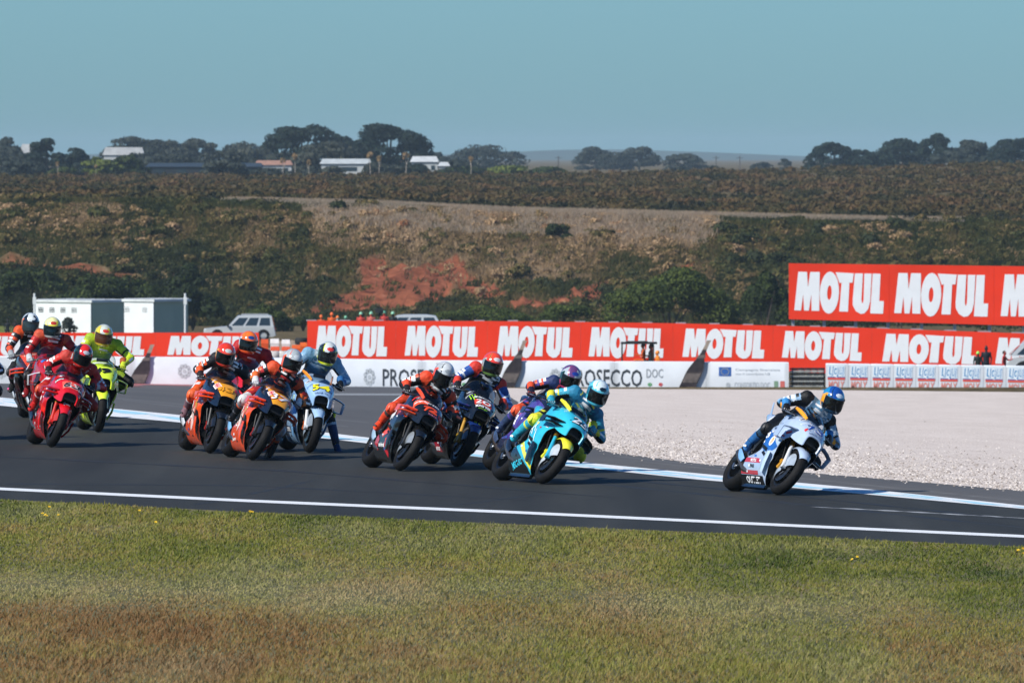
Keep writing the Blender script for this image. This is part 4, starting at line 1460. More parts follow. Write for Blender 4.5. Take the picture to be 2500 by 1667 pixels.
    def scr(u, v):
        a = (u - .5) * 2 * R(88)
        x = .67 - .34 * v
        w = .105 + .105 * v ** .7
        zb = interp(NOSE_T, x) - .05
        zt = interp(NOSE_T, x) + .008 + .135 * v ** .75
        return Vector((x - .05 * (1 - math.cos(a)) * v, w * math.sin(a), zb + (zt - zb) * math.cos(a) ** .8))
    sb.grid(scr, 20, 12)
    so = sb.build('windscreen', screen_mat(L.get('screen', '#20262a')), root, angle=70)
    if L.get('screenedge'):
        for s in (-1, 1):
            eb = MB()
            eb.tube([scr(.5 + s * .40, v) + Vector((0, s * .006, .004)) for v in (.15, .4, .7, 1.0)], [(.020, .010), (.024, .011), (.024, .011), (.016, .008)], 6)
            eb.build('screen_edge', paint(L['screenedge']), so)
    else:
        eb = MB()
        eb.tube([scr(k / 16, 1.0) for k in range(17)], .003, 5)
        eb.build('screen_edge', black, so)

    # tank, seat, tail
    def ring(x, w, z0, z1, n=14, p=2.6):
        out = []
        for k in range(n):
            t = 2 * math.pi * k / n
            c, sn = math.cos(t), math.sin(t)
            out.append(Vector((x, w * math.copysign(abs(c) ** (2 / p), c), (z0 + z1) / 2 + (z1 - z0) / 2 * math.copysign(abs(sn) ** (2 / p), sn))))
        return out
    tk = MB()
    tk.loft([ring(.36, .10, .80, .93), ring(.30, .16, .76, .985), ring(.18, .185, .72, 1.03), ring(.04, .18, .70, 1.03), ring(-.10, .145, .70, .97), ring(-.20, .11, .70, .90), ring(-.26, .10, .70, .86)])
    tk.build('fuel_tank', paint(L.get('tank', L['main'])), root, angle=60)
    st = MB()
    st.loft([ring(-.22, .10, .80, .868), ring(-.34, .13, .80, .862), ring(-.46, .13, .82, .88), ring(-.54, .11, .84, .93)])
    st.build('seat', mat('seat_foam', '#18191a', rough=.8, var=.3, bump=.4, bscale=80), root)
    tl = MB()
    tl.loft([ring(-.30, .115, .70, .81), ring(-.45, .125, .74, .875), ring(-.56, .115, .80, .975), ring(-.68, .095, .86, 1.02), ring(-.80, .07, .92, 1.035), ring(-.90, .045, .97, 1.03)])
    to = tl.build('tail_cowl', paint(L.get('tail', L['main'])), root, angle=60)
    tf = MB()
    for s in (-1, 1) if L.get('fin') else ():
        tf.loft([[Vector((-.66, s * .085, .99)), Vector((-.66, s * .078, .99)), Vector((-.75, s * .065, 1.0)), Vector((-.75, s * .072, 1.0))],
                 [Vector((-.72, s * .115, 1.14)), Vector((-.72, s * .110, 1.14)), Vector((-.76, s * .108, 1.14)), Vector((-.76, s * .113, 1.14))]])
    if L.get('fin'): tf.build('tail_fin', paint(L['fin']), to)

    # engine block / radiator / frame / belly
    en = MB()
    en.loft([ring(.40, .13, .18, .60), ring(.30, .16, .14, .70), ring(.05, .175, .12, .74), ring(-.18, .15, .13, .72), ring(-.34, .11, .18, .70)], 0)
    en.build('engine', dark, root, angle=50)
    rd = MB()
    Mr = Matrix.Rotation(-.28, 3, 'Y')
    rd.box((.44, 0, .52), (.03, .28, .34), 0, Mr)
    for k in range(9):
        rd.box(Vector((.462, 0, .52)) + Mr @ Vector((0, 0, -.15 + k * .0375)), (.012, .27, .012), 0, Mr)
    rd.build('radiator', mat('radiator', '#101112', rough=.5, metal=.5, var=.3), root)
    bp = MB()
    bp.loft([[flank(.02 + .96 * u, v, -1) * 1.0 for v in (.02, .0)] + [flank(.02 + .96 * u, v, 1) for v in (.0, .02)] for u in [k / 8 for k in range(9)]], 0, False, False)
    bp.build('belly_pan', paint(L.get('belly', L['main'])), root)
    fr = MB()
    for s in (-1, 1):
        fr.tube([(.44, s * .06, .88), (.25, s * .17, .80), (-.05, s * .185, .66), (-.22, s * .16, .50), (-.25, s * .15, .36)], [.045, .045, .042, .045, .05], 8, 0, True, .6)
    fr.build('frame', mat('frame_alloy', '#3a3d40', rough=.35, metal=.8, var=.15), root)
    sw = MB()
    for s in (-1, 1):
        sw.tube([(-.20, s * .14, .42), (-.42, s * .155, .42), (-.60, s * .145, .36), (-.76, s * .135, .32)], [(.05, .022), (.06, .022), (.045, .02), (.035, .018)], 10)
    sw.box((-.34, 0, .43), (.10, .26, .08))
    sw.build('swingarm', black, root, angle=50)
    ch = MB()
    ch.tube([(-.16, -.118, .40), (-.71, -.118, .42)], (.004, .01), 6)
    ch.tube([(-.16, -.118, .33), (-.71, -.118, .23)], (.004, .01), 6)
    ch.build('chain', steel, root)
    rf = MB()
    rf.grid(lambda u, v: Vector((-WB + (RR + .022) * math.cos(R(20) + u * R(80)), (v - .5) * .21, RR + (RR + .022 - .03 * (2 * v - 1) ** 2) * math.sin(R(20) + u * R(80)))), 10, 8)
    rf.build('rear_fender', black, root)
    ex = MB()
    ex.tube([(-.12, -.09, .20), (-.30, -.135, .22), (-.44, -.165, .30), (-.56, -.18, .37)], [.034, .036, .040, .043], 10)
    ex.tube([(-.56, -.18, .37), (-.62, -.185, .40)], [.043, .038], 10)
    ex.tube([(-.30, .0, .70), (-.55, .06, .82), (-.86, .06, .93)], [.035, .04, .045], 10)
    ex.build('exhaust', titan, root)
    sc_ = MB()
    sc_.tube([(-.34, -.19, .30), (-.42, -.205, .34), (-.52, -.21, .39), (-.58, -.205, .42)], [(.03, .006), (.04, .007), (.04, .007), (.03, .006)], 8, 0, True, 1, (0, 0, 1))
    sc_.build('exhaust_shield', paint(L.get('shield', L['sec'])), root)
    for s in (-1, 1):
        fp = MB()
        fp.box((-.36, s * .165, .46), (.16, .016, .12), 0, Matrix.Rotation(.5, 3, 'Y'))
        fp.tube([(-.39, s * .17, .455), (-.39, s * .26, .465)], .012, 8)
        fp.tube([(-.30, s * .20, .42), (-.20, s * .21, .43)], .007, 6)
        fp.build('footpeg', steel, root)
        hb = MB()
        hb.tube([(.43, s * .10, .935), (.40, s * .20, .935), (.345, s * .335, .905)], .016, 8)
        hb.tube([(.385, s * .245, .93), (.34, s * .345, .903)], .021, 10)
        ho = hb.build('handlebar', black, root)
        lv = MB()
        lv.tube([(.43, s * .22, .925), (.455, s * .25, .92), (.435, s * .345, .90)], .007, 6)
        lv.tube([(.36, s * .355, .90), (.41, s * .37, .895), (.48, s * .345, .90), (.50, s * .31, .905)], (.006, .012), 6)
        lv.build('brake_lever' if s < 0 else 'clutch_lever', steel, ho)
    dsh = MB()
    dsh.box((.44, 0, .985), (.03, .16, .08), 0, Matrix.Rotation(-.5, 3, 'Y'))
    dsh.tube([(.42, -.13, .93), (.42, .13, .93)], .02, 8)
    dsh.build('dashboard', black, root)
    return root

def screen_mat(c):
    k = 'screen_' + c.lstrip('#')
    if k in MATS: return MATS[k]
    m = bpy.data.materials.new(k)
    m.use_nodes = True
    nt = m.node_tree
    nt.nodes.clear()
    out = nt.nodes.new('ShaderNodeOutputMaterial')
    tr = nt.nodes.new('ShaderNodeBsdfTransparent')
    cc = lin(c)
    tr.inputs['Color'].default_value = (.45 + cc[0], .45 + cc[1], .45 + cc[2], 1)
    gl = nt.nodes.new('ShaderNodeBsdfGlossy')
    gl.inputs['Roughness'].default_value = .06
    fr = nt.nodes.new('ShaderNodeFresnel')
    ns = nt.nodes.new('ShaderNodeTexNoise'); ns.inputs['Scale'].default_value = 6
    mr = nt.nodes.new('ShaderNodeMapRange')
    mr.inputs['To Min'].default_value = 1.40; mr.inputs['To Max'].default_value = 1.55
    nt.links.new(ns.outputs['Fac'], mr.inputs['Value'])
    nt.links.new(mr.outputs['Result'], fr.inputs['IOR'])
    mx = nt.nodes.new('ShaderNodeMixShader')
    nt.links.new(fr.outputs['Fac'], mx.inputs['Fac'])
    nt.links.new(tr.outputs['BSDF'], mx.inputs[1])
    nt.links.new(gl.outputs['BSDF'], mx.inputs[2])
    nt.links.new(mx.outputs['Shader'], out.inputs['Surface'])
    MATS[k] = m
    return m

# =====================================================================
# riders
# =====================================================================
def ik(a, b, l1, l2, pole):
    d = b - a
    L = d.length
    if L > (l1 + l2) * .995:
        b = a + d * ((l1 + l2) * .995 / L); d = b - a; L = d.length
    t = (l1 * l1 - l2 * l2 + L * L) / (2 * L)
    h = math.sqrt(max(0, l1 * l1 - t * t))
    n = d.normalized()
    p = Vector(pole); p = (p - n * p.dot(n)).normalized()
    return a + n * t + p * h, b

def remesh(mb, voxel, smooth_it=4, name='body'):
    me = mb.mesh('tmp', mat('carbon_black', '#0c0d0e'), False)
    ob = bpy.data.objects.new('tmp', me)
    COL.objects.link(ob)
    m = ob.modifiers.new('r', 'REMESH'); m.mode = 'VOXEL'; m.voxel_size = voxel
    s = ob.modifiers.new('s', 'SMOOTH'); s.factor = .5; s.iterations = smooth_it
    dg = bpy.context.evaluated_depsgraph_get()
    out = bpy.data.meshes.new_from_object(ob.evaluated_get(dg))
    out.name = name
    bpy.data.objects.remove(ob); bpy.data.meshes.remove(me)
    return out

def capsule(mb, a, b, ra, rb, n=12):
    a = Vector(a); b = Vector(b)
    d = (b - a).normalized()
    pts = [a - d * ra * .8, a - d * ra * .5, a, a.lerp(b, .5), b, b + d * rb * .5, b + d * rb * .8]
    rs = [ra * .5, ra * .84, ra, (ra + rb) / 2, rb, rb * .84, rb * .5]
    mb.tube(pts, rs, n)

def build_helmet(parent, M, spec):
    """M: matrix in parent space; local +x is where the face looks"""
    mb = MB()
    cols = spec['cols']          # shell regions
    def shell(az, el, off=0.0):
        ca, sa = math.cos(az), math.sin(az)
        ce, se = math.cos(el), math.sin(el)
        x = .152 * ca * ce; y = .127 * sa * ce; z = .142 * se
        front = max(0, ca)
        if el < 0:
            k = min(1, -el / R(60))
            z = -.150 * math.sin(k * R(90)) * (1.0 if front > .1 else .92)
            rr = (1 - .34 * k ** 3)
            x = .152 * ca * rr * (1 + .10 * front * math.sin(k * math.pi) ) + .018 * front * k
            y = .127 * sa * rr * (1 - .05 * k)
        n = Vector((ca * ce, sa * ce, se))
        return M @ (Vector((x, y, z)) + n * off)
    def sh(u, v):
        return shell((u - .5) * 2 * math.pi, R(-60) + v * R(150))
    def region(u, v):
        az = (u - .5) * 360; el = -60 + v * 150
        return spec['fn'](az, el)
    mb.grid(sh, 72, 52, region)
    mats = [mat('helmet_' + c.lstrip('#'), c, rough=.16, var=.10, scale=30, coat=1.0, dim=(.6, .9)) for c in cols]
    o = mb.build('helmet', mats, parent, angle=80)
    vb = MB()
    vb.grid(lambda u, v: shell((u - .5) * 2 * R(76), R(-26) + v * R(37) - R(6) * abs(2 * u - 1) ** 2 * (1 - v), .0055), 24, 10)
    vb.build('visor', mat('visor_' + spec.get('visor', '#0a0c0e').lstrip('#'), spec.get('visor', '#0a0c0e'), rough=.08, var=.02, coat=.35, spec=.25), o)
    tb = MB()
    tb.tube([shell((u - .5) * 2 * R(77), R(12), .003) for u in [k / 12 for k in range(13)]], .006, 5)
    tb.build('visor_seal', mat('carbon_black', '#0c0d0e'), o)
    sp = MB()
    sp.loft([[shell(R(180 + d), R(20), .004), shell(R(180 + d), R(14), .004)] for d in (-40, -20, 0, 20, 40)] +
            [[shell(R(180 + d), R(14), .03), shell(R(180 + d), R(12), .03)] for d in (40, 20, 0, -20, -40)], 0, False, False)
    sp.build('spoiler', mats[0], o)
    return o

def build_glove(parent, wrist, hand, bar_dir, palm_in, col, s, knuckle='#d8d8d8'):
    """closed hand on the grip: palm block, four fingers wrapped round the bar and a thumb underneath"""
    mb = MB()
    fwd = (hand - wrist).normalized()
    bd = (bar_dir - fwd * bar_dir.dot(fwd)).normalized()
    up = fwd.cross(bd)
    if up.z < 0: up = -up
    # palm
    pal = []
    for t, w, h in ((-.05, .036, .032), (0, .042, .030), (.04, .047, .027), (.075, .044, .022)):
        c = wrist + fwd * t + up * .012
        pal.append([c + bd * (w * math.cos(a)) + up * (h * math.sin(a)) for a in [2 * math.pi * k / 10 for k in range(10)]])
    mb.loft(pal, 0)
    for k, ln in enumerate((.86, 1.0, .95, .75)):
        b = wrist + fwd * .07 + bd * (-.033 + .022 * k) + up * .014
        p1 = b + fwd * .036 * ln + up * -.004
        p2 = p1 + fwd * .008 - up * .032 * ln
        p3 = p2 - fwd * .026 * ln - up * .012
        mb.tube([b, p1, p2, p3], [.0115, .011, .010, .008], 6, 0)
        mb.ellipsoid(b + up * .008, (.009, .009, .007), 6, 4, 1)
    tb = wrist + fwd * .03 + bd * (-.045) * (1) - up * .006
    mb.tube([tb, tb + fwd * .03 - bd * .012 - up * .018, tb + fwd * .052 + bd * .006 - up * .03], [.014, .012, .009], 6, 0)
    # cuff
    mb.tube([wrist - fwd * .12, wrist - fwd * .06, wrist - fwd * .02], [.052, .050, .042], 10, 2)
    g = mb.build('glove', [cloth(col[0]), printed(knuckle), cloth(col[1])], parent, angle=70)
    return g

def build_boot(parent, ankle, shin_dir, toe_dir, col):
    mb = MB()
    t = Vector(toe_dir).normalized(); sd = Vector(shin_dir).normalized()
    sdv = t.cross(sd).normalized()
    up = sdv.cross(t)
    if up.dot(sd) < 0: up = -up
    # shaft
    mb.tube([ankle + sd * .24, ankle + sd * .16, ankle + sd * .06, ankle], [.062, .060, .052, .048], 12, 0)
    foot = []
    for d, w, h0, h1 in ((-.07, .030, -.07, .02), (-.04, .040, -.085, .035), (.03, .042, -.088, .03), (.10, .046, -.088, -.012), (.16, .046, -.088, -.03), (.205, .034, -.086, -.042), (.225, .018, -.080, -.055)):
        c = ankle + t * d
        foot.append([c + sdv * (w * math.cos(a)) + up * ((h0 + h1) / 2 + (h1 - h0) / 2 * math.sin(a)) for a in [2 * math.pi * k / 12 for k in range(12)]])
    mb.loft(foot, 0)
    # shin plate and toe slider
    mb.tube([ankle + sd * .22 + t * .045, ankle + sd * .10 + t * .038, ankle + t * .04 + up * .005], [(.02, .034), (.02, .032), (.014, .026)], 8, 1, True, 1, tuple(t))
    mb.ellipsoid(ankle + t * .17 + sdv * .03 - up * .05, (.04, .02, .02), 8, 5, 1)
    return mb.build('boot', [cloth(col[0]), printed(col[1])], parent, angle=60)

def build_rider(M, L, S):
    """M: world matrix of the bike; S: suit/pose dictionary"""
    root_name = 'person'
    h = S.get('hang', .08); up = S.get('up', 0.0); fw = S.get('fw', 0.0)
    tw = S.get('twist', .15)
    pel = Vector((-.30, h * .8, .945))
    chest = Vector((.00 + fw * .6 - up * .08, h * 1.1, 1.135 + up * .05))
    neck = Vector((.155 + fw - up * .10, h * 1.3, 1.225 + up * .07))
    head = Vector((.265 + fw - up * .08, h * 1.45 + S.get('heady', 0) + S.get('dy', 0) - .05, 1.365 + up * .05 + S.get('headz', 0) + S.get('dz', 0)))
    sR = Vector((.085 + fw * .8 - up * .08 + tw * .2, h * 1.15 - .195, 1.20 + up * .06 + .02))
    sL = Vector((.085 + fw * .8 - up * .08 - tw * .2, h * 1.25 + .195, 1.19 + up * .06 - .02))
    hands = {-1: Vector((.315, -.315, .965)), 1: Vector((.315, .315, .965))}
    grips = {-1: Vector((.36, -.31, .93)), 1: Vector((.36, .31, .93))}
    jR, wR = ik(sR, hands[-1], .295, .265, S.get('poleR', (-1, -.34, -.22)))
    jL, wL = ik(sL, hands[1], .295, .265, S.get('poleL', (-.35, 1, -.45)))
    hipR = pel + Vector((.0, -.105, -.02)); hipL = pel + Vector((.0, .105, -.02))
    footR = S.get('footR', Vector((-.37, -.215, .53)))
    footL = S.get('footL', Vector((-.37, .225, .53)))
    kR, aR = ik(hipR, Vector(footR), .43, .42, S.get('kneeR', (1, -.22, .25)))
    kL, aL = ik(hipL, Vector(footL), .43, .42, S.get('kneeL', (.7, 1, 0)))
    bones = {
        'torso1': (pel, chest), 'torso2': (chest, neck), 'head': (neck, head),
        'uarmR': (sR, jR), 'farmR': (jR, wR), 'uarmL': (sL, jL), 'farmL': (jL, wL),
        'shR': (neck - Vector((.04, 0, .03)), sR), 'shL': (neck - Vector((.04, 0, .03)), sL),
        'thighR': (hipR, kR), 'shinR': (kR, aR), 'thighL': (hipL, kL), 'shinL': (kL, aL)}
    mb = MB()
    # trunk as an elliptical loft
    ax = (chest - pel).normalized()
    side = (sL - sR).normalized()
    rings = []
    for p, w, d in ((pel - ax * .10, .10, .09), (pel - ax * .03, .165, .125), (pel + ax * .08, .165, .125), (pel.lerp(chest, .45), .155, .125), (chest, .185, .135), (chest.lerp(neck, .5), .185, .115), (neck - Vector((.03, 0, .02)), .12, .085), (neck + Vector((.02, 0, .02)), .07, .065)):
        sd = (Vector((0, 1, 0))).lerp(side, .8).normalized()
        dn = ax.cross(sd).normalized()
        rings.append([p + sd * (w * math.cos(a)) + dn * (d * math.sin(a)) for a in [2 * math.pi * k / 16 for k in range(16)]])
    mb.loft(rings)
    capsule(mb, neck - Vector((.03, 0, .03)), head - Vector((.02, 0, .05)), .062, .058)
    for sh in (sR, sL):
        capsule(mb, chest.lerp(neck, .6), sh, .10, .085)
    for s_, j, w in ((sR, jR, wR), (sL, jL, wL)):
        capsule(mb, s_, j, .078, .058)
        capsule(mb, j, w, .060, .044)
        mb.ellipsoid(s_ + Vector((0, 0, .012)), (.085, .085, .08), 12, 8)
    for hp, k, a in ((hipR, kR, aR), (hipL, kL, aL)):
        capsule(mb, hp, k, .108, .070)
        capsule(mb, k, a, .070, .050)
        mb.ellipsoid(k, (.074, .074, .074), 12, 8)
        mid = k.lerp(a, .35)
        mb.ellipsoid(mid - (hp - k).normalized() * -.012, (.066, .066, .075), 10, 8)
    # aerodynamic hump on the back
    hump = MB()
    me = remesh(mb, .0125, 5, 'person')
    nv = len(me.vertices); npoly = len(me.polygons)
    cen = np.empty(npoly * 3, np.float32); me.polygons.foreach_get('center', cen); cen = cen.reshape(-1, 3)
    nor = np.empty(npoly * 3, np.float32); me.polygons.foreach_get('normal', nor); nor = nor.reshape(-1, 3)
    names = list(bones)
    best = np.full(npoly, 1e9); bi = np.zeros(npoly, int); bt = np.zeros(npoly)
    rad = {'torso1': .15, 'torso2': .15, 'head': .06, 'uarmR': .07, 'uarmL': .07, 'farmR': .05, 'farmL': .05, 'shR': .09, 'shL': .09, 'thighR': .09, 'thighL': .09, 'shinR': .06, 'shinL': .06}
    for i, nme in enumerate(names):
        a, b = np.array(bones[nme][0]), np.array(bones[nme][1])
        d = b - a; t = np.clip(((cen - a) @ d) / (d @ d), 0, 1)
        dist = np.linalg.norm(cen - (a + t[:, None] * d), axis=1) - rad[nme]
        k = dist < best
        best[k] = dist[k]; bi[k] = i; bt[k] = t[k]
    cl = S['cl']
    pal = []
    def ci(c):
        if c not in pal: pal.append(c)
        return pal.index(c)
    mi = np.zeros(npoly, int)
    rs = random.Random(S.get('seed', 1))
    main, dark_, acc1, acc2 = cl['main'], cl.get('under', '#0e1114'), cl['acc1'], cl['acc2']
    spots = {}
    for p in range(npoly):
        nme = names[bi[p]]; t = bt[p]; n = nor[p]; c = cen[p]
        col = main
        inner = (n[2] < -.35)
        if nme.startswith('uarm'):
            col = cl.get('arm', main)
            if t < .10: col = cl.get('shoulder', main)
            elif .40 < t < .55: col = acc1
            elif .60 < t < .68: col = acc2
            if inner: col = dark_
        elif nme.startswith('farm'):
            col = cl.get('farm', main)
            if .50 < t < .8: col = cl.get('cuff', acc1)
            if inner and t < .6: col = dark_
        elif nme.startswith('sh') and not nme.startswith('shin'):
            col = cl.get('shoulder', main) if t > .72 else main
        elif nme.startswith('torso'):
            col = main
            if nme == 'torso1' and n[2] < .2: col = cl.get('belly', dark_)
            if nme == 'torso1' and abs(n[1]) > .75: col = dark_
        elif nme == 'head':
            col = cl.get('neck', dark_)
        elif nme.startswith('thigh'):
            col = cl.get('thigh', main)
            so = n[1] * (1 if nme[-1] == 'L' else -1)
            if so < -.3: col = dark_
            if t > .80: col = cl.get('knee', acc1)
            elif .52 < t < .66 and so > .2: col = acc2
        elif nme.startswith('shin'):
            col = cl.get('shin', main)
            if t < .12: col = cl.get('knee', acc1)
            if .35 < t < .45: col = acc2
        key = (bi[p], int(t * 9), int((math.atan2(n[1], n[2]) + 3.2) * 1.6))
        if key not in spots:
            spots[key] = rs.choice([acc1, acc2, None, None, None, None, None, None, None, None, None]) if not nme == 'head' else None
        if spots[key] and col == main and nme[:4] not in ('head',):
            col = spots[key]
        mi[p] = ci(col)
    for c in pal: pass
    me.materials.clear()
    for c in pal: me.materials.append(cloth(c))
    me.polygons.foreach_set('material_index', mi.astype(np.int32))
    me.polygons.foreach_set('use_smooth', np.ones(npoly, bool))
    body = link('person', me)
    tag(body, S['label'], 'person', 'riders on racing motorcycles')
    body.matrix_world = M
    from mathutils.bvhtree import BVHTree
    bvh = BVHTree.FromPolygons([v.co.copy() for v in me.vertices], [tuple(p_.vertices) for p_ in me.polygons])
    def sew(c, out, along, w, hgt, col, shape='rect'):
        out = Vector(out).normalized(); al = Vector(along); al = (al - out * al.dot(out)).normalized(); cr = out.cross(al)
        nu, nv = 6, 4
        vs = []
        for j in range(nv + 1):
            for i in range(nu + 1):
                a, b = (i / nu - .5) * w, (j / nv - .5) * hgt
                if shape == 'oval':
                    a *= math.sqrt(max(0.02, 1 - (2 * b / hgt) ** 2 * .96))
                q = Vector(c) + al * a + cr * b
                hit_ = bvh.ray_cast(q + out * .22, -out, .30)
                if hit_[0] is None: return
                vs.append(hit_[0] + out * .003)
        fs = [(j * (nu + 1) + i, j * (nu + 1) + i + 1, (j + 1) * (nu + 1) + i + 1, (j + 1) * (nu + 1) + i) for j in range(nv) for i in range(nu)]
        MB().add(vs, fs).build('sponsor_patch', printed(col), body)
    wht = '#dfe3e6'
    cols_ = [wht, acc1, wht, acc2, wht]
    for s_, j, w_ in ((sR, jR, wR), (sL, jL, wL)):
        d_ = j - s_
        o_ = Vector((.35, -1 if s_ is sR else 1, .55))
        for q, (t_, ww_) in enumerate(((.30, .035), (.50, .03), (.68, .03), (.84, .025))):
            sew(s_.lerp(j, t_), o_, d_.cross(o_), .085, ww_, cols_[(q + S.get('seed', 1)) % 5])
        d2 = w_ - j
        sew(j.lerp(w_, .45), o_, d2, .10, .03, cols_[(S.get('seed', 1)) % 5])
    fr_ = Vector((.9, 0, .1))
    for q, (y_, z_, w2, h2) in enumerate(((-.07, .10, .09, .03), (.07, .10, .09, .03), (-.06, .05, .08, .022), (.065, .05, .07, .022), (0, .00, .15, .03), (0, -.06, .12, .022), (-.1, .14, .04, .03), (.1, .14, .04, .03))):
        sew(chest.lerp(neck, .35) + side * y_ + Vector((0, 0, z_ - .03)), fr_, side, w2, h2, cols_[(q + S.get('seed', 1)) % 5])
    for hp, k, a, sg in ((hipR, kR, aR, -1), (hipL, kL, aL, 1)):
        o_ = Vector((.25, sg * 1.0, .35))
        sew(hp.lerp(k, .62), o_, k - hp, .14, .04, cols_[(S.get('seed', 1) + 1) % 5])
        sew(hp.lerp(k, .35), o_, k - hp, .10, .03, cols_[(S.get('seed', 1) + 2) % 5])
        sew(k.lerp(a, .35), o_, a - k, .12, .035, cols_[(S.get('seed', 1) + 3) % 5])
    hb = MB()
    bk = (pel - chest).normalized()
    upv = side.cross(ax).normalized()
    if upv.z < 0: upv = -upv
    hr = []
    base = chest.lerp(neck, .75)
    for d, w, hh in ((.0, .03, .02), (.05, .07, .055), (.14, .085, .075), (.24, .075, .06), (.33, .05, .03), (.40, .02, .01)):
        c = base + bk * d + upv * .085
        hr.append([c + side * (w * math.cos(a)) + upv * (hh * math.sin(a)) for a in [2 * math.pi * k / 10 for k in range(10)]])
    hb.loft(hr)
    hb.build('back_hump', cloth(cl.get('hump', main)), body)
    # knee sliders
    for k, a, sgn in ((kR, aR, -1), (kL, aL, 1)):
        kb = MB()
        out = Vector((.35, sgn * 1.0, -.15)).normalized()
        kb.ellipsoid(k + out * .062 + (a - k).normalized() * .02, (.05, .026, .06), 12, 8)
        kb.build('knee_slider', mat('slider_' + cl.get('slider', '#202225').lstrip('#'), cl.get('slider', '#202225'), rough=.5, var=.15), body)
    gcol = S.get('glove', (main, acc1))
    build_glove(body, wR, grips[-1], Vector((-.35, -1, -.2)), -1, gcol, -1, S.get('knuckle', '#d8d8d8'))
    build_glove(body, wL, grips[1], Vector((-.35, 1, -.2)), 1, gcol, 1, S.get('knuckle', '#d8d8d8'))
    bcol = S.get('boot', (main, acc1))
    build_boot(body, aR, kR - aR, S.get('toeR', (.85, -.25, -.35)), bcol)
    build_boot(body, aL, kL - aL, S.get('toeL', (.85, .30, -.30)), bcol)
    # helmet: orientation given in the world (where the rider looks)
    yaw = S.get('yaw', 25); roll = S.get('roll', 12); pitch = S.get('pitch', 8)
    Rw = Matrix.Rotation(R(-90 + yaw), 4, 'Z') @ Matrix.Rotation(R(pitch), 4, 'Y')
    # roll about the viewing axis: clockwise in the picture
    Rw = Matrix.Rotation(R(roll), 4, 'Y') @ Rw
    Mh = M.inverted() @ (Matrix.Translation(M @ (head + Vector((.0, 0, .0)))) @ Rw)
    build_helmet(body, Mh, S['helmet'])
    return body

def bike_matrix(px, py, heading, lean):
    """front tyre touches the track at photo pixel (px,py)"""
    hd = R(heading); ln = R(lean)
    f = Vector((math.sin(hd), -math.cos(hd), 0)); l = Vector((math.cos(hd), math.sin(hd), 0))
    p = G(px, py)
    org = p - f * WB - l * (.05 * math.sin(ln)) + Vector((0, 0, .075 * (1 - math.cos(ln)) + .004))
    return Matrix.Translation(org) @ Matrix.Rotation(math.atan2(f.y, f.x), 4, 'Z') @ Matrix.Rotation(-ln, 4, 'X')

# =====================================================================
# barriers, boards, cabins, vehicles, marshals
# =====================================================================
M_RED = mat('board_red', '#e63a1e', rough=.6, var=.10, scale=.35, spec=.15)
M_LET = mat('board_white', '#e6e9ea', rough=.5, var=.03, scale=2)
M_FENCE = mat('air_fence_white', '#d5dade', rough=.5, var=.09, scale=.7, bump=.2, bscale=2)
M_POST = mat('galvanised', '#a9adaf', rough=.45, metal=.5, var=.15)
M_DARK = mat('dark_rubber', '#17191b', rough=.8, var=.3, scale=6)
WORD = banner_word()

def board(parent, name, corners, D, material, thick=.12, dtop=None):
    """upright slab from four photo pixels (bl, br, tr, tl) at depth D"""
    f = [W(x, y, D) for x, y in corners]
    bk = [p + Vector((0, thick, 0)) for p in f]
    o = MB().add(f + bk, [(0, 1, 2, 3), (7, 6, 5, 4), (0, 4, 5, 1), (1, 5, 6, 2), (2, 6, 7, 3), (3, 7, 4, 0)]).build(name, material, parent, False)
    return o, f

def on_board(f, a, b, off=.012):
    p = (f[0].lerp(f[1], a)).lerp(f[3].lerp(f[2], a), b)
    return p + Vector((0, -off, 0))

def word_on(parent, f, a0, a1, b0, b1, geo, material, name='lettering', off=.012):
    vs, fs = geo[0], geo[1]
    w = geo[2] if len(geo) > 2 else 1.0
    mb = MB()
    mb.add([on_board(f, a0 + (a1 - a0) * x / w, b0 + (b1 - b0) * y, off) for x, y in vs], fs)
    return mb.build(name, material, parent, False)

# lower red board: one panel per word
low_top = L_([(750, 783), (1250, 784), (1700, 790), (2100, 800), (2560, 816), (3220, 840)])
low_bot = L_([(750, 879), (1250, 881), (1900, 884), (2100, 893), (2560, 902), (3220, 913)])
words = [(770, 945), (988, 1167), (1213, 1398), (1437, 1620), (1666, 1866), (1909, 2104), (2154, 2382), (2430, 2640), (2690, 2910), (2960, 3180)]
cuts = [750] + [(words[k][1] + words[k + 1][0]) / 2 for k in range(len(words) - 1)] + [3220]
D1 = 468
p0 = W(1700, 880, D1)
lb = thing('advertising_board', 'long lower red board with a row of white words running behind the gravel', 'advertising board', (p0.x, p0.y, terr(p0.x, p0.y)))
def child_world(o, root):
    o.parent = root
    o.matrix_parent_inverse = Matrix.Translation(-root.location)
for k, (a, b) in enumerate(words):
    x0, x1 = cuts[k] + .2, cuts[k + 1] - .2
    o, f = board(None, 'panel', [(x0, low_bot(x0) + 22), (x1, low_bot(x1) + 22), (x1, low_top(x1)), (x0, low_top(x0))], D1, M_RED)
    child_world(o, lb)
    t0, t1 = (a - x0) / (x1 - x0), (b - x0) / (x1 - x0)
    hh = (low_bot(a) + 22 - low_top(a))
    word_on(o, f, t0, t1, 1 - (low_bot(a) - 12 - low_top(a)) / hh, 1 - 12 / hh, WORD, M_LET)
for k in range(22):
    px = 760 + k * 82
    o = MB().box(W(px, low_top(px) - 1.2, D1 + .16), (.5, .06, .06)).build('clip', M_POST); child_world(o, lb)
    q = W(px, low_top(px), D1 + .2); z0 = terr(q.x, q.y)
    o = MB().tube([(q.x, q.y, z0 - .2), (q.x, q.y, q.z)], .05, 6).build('post', M_POST); child_world(o, lb)
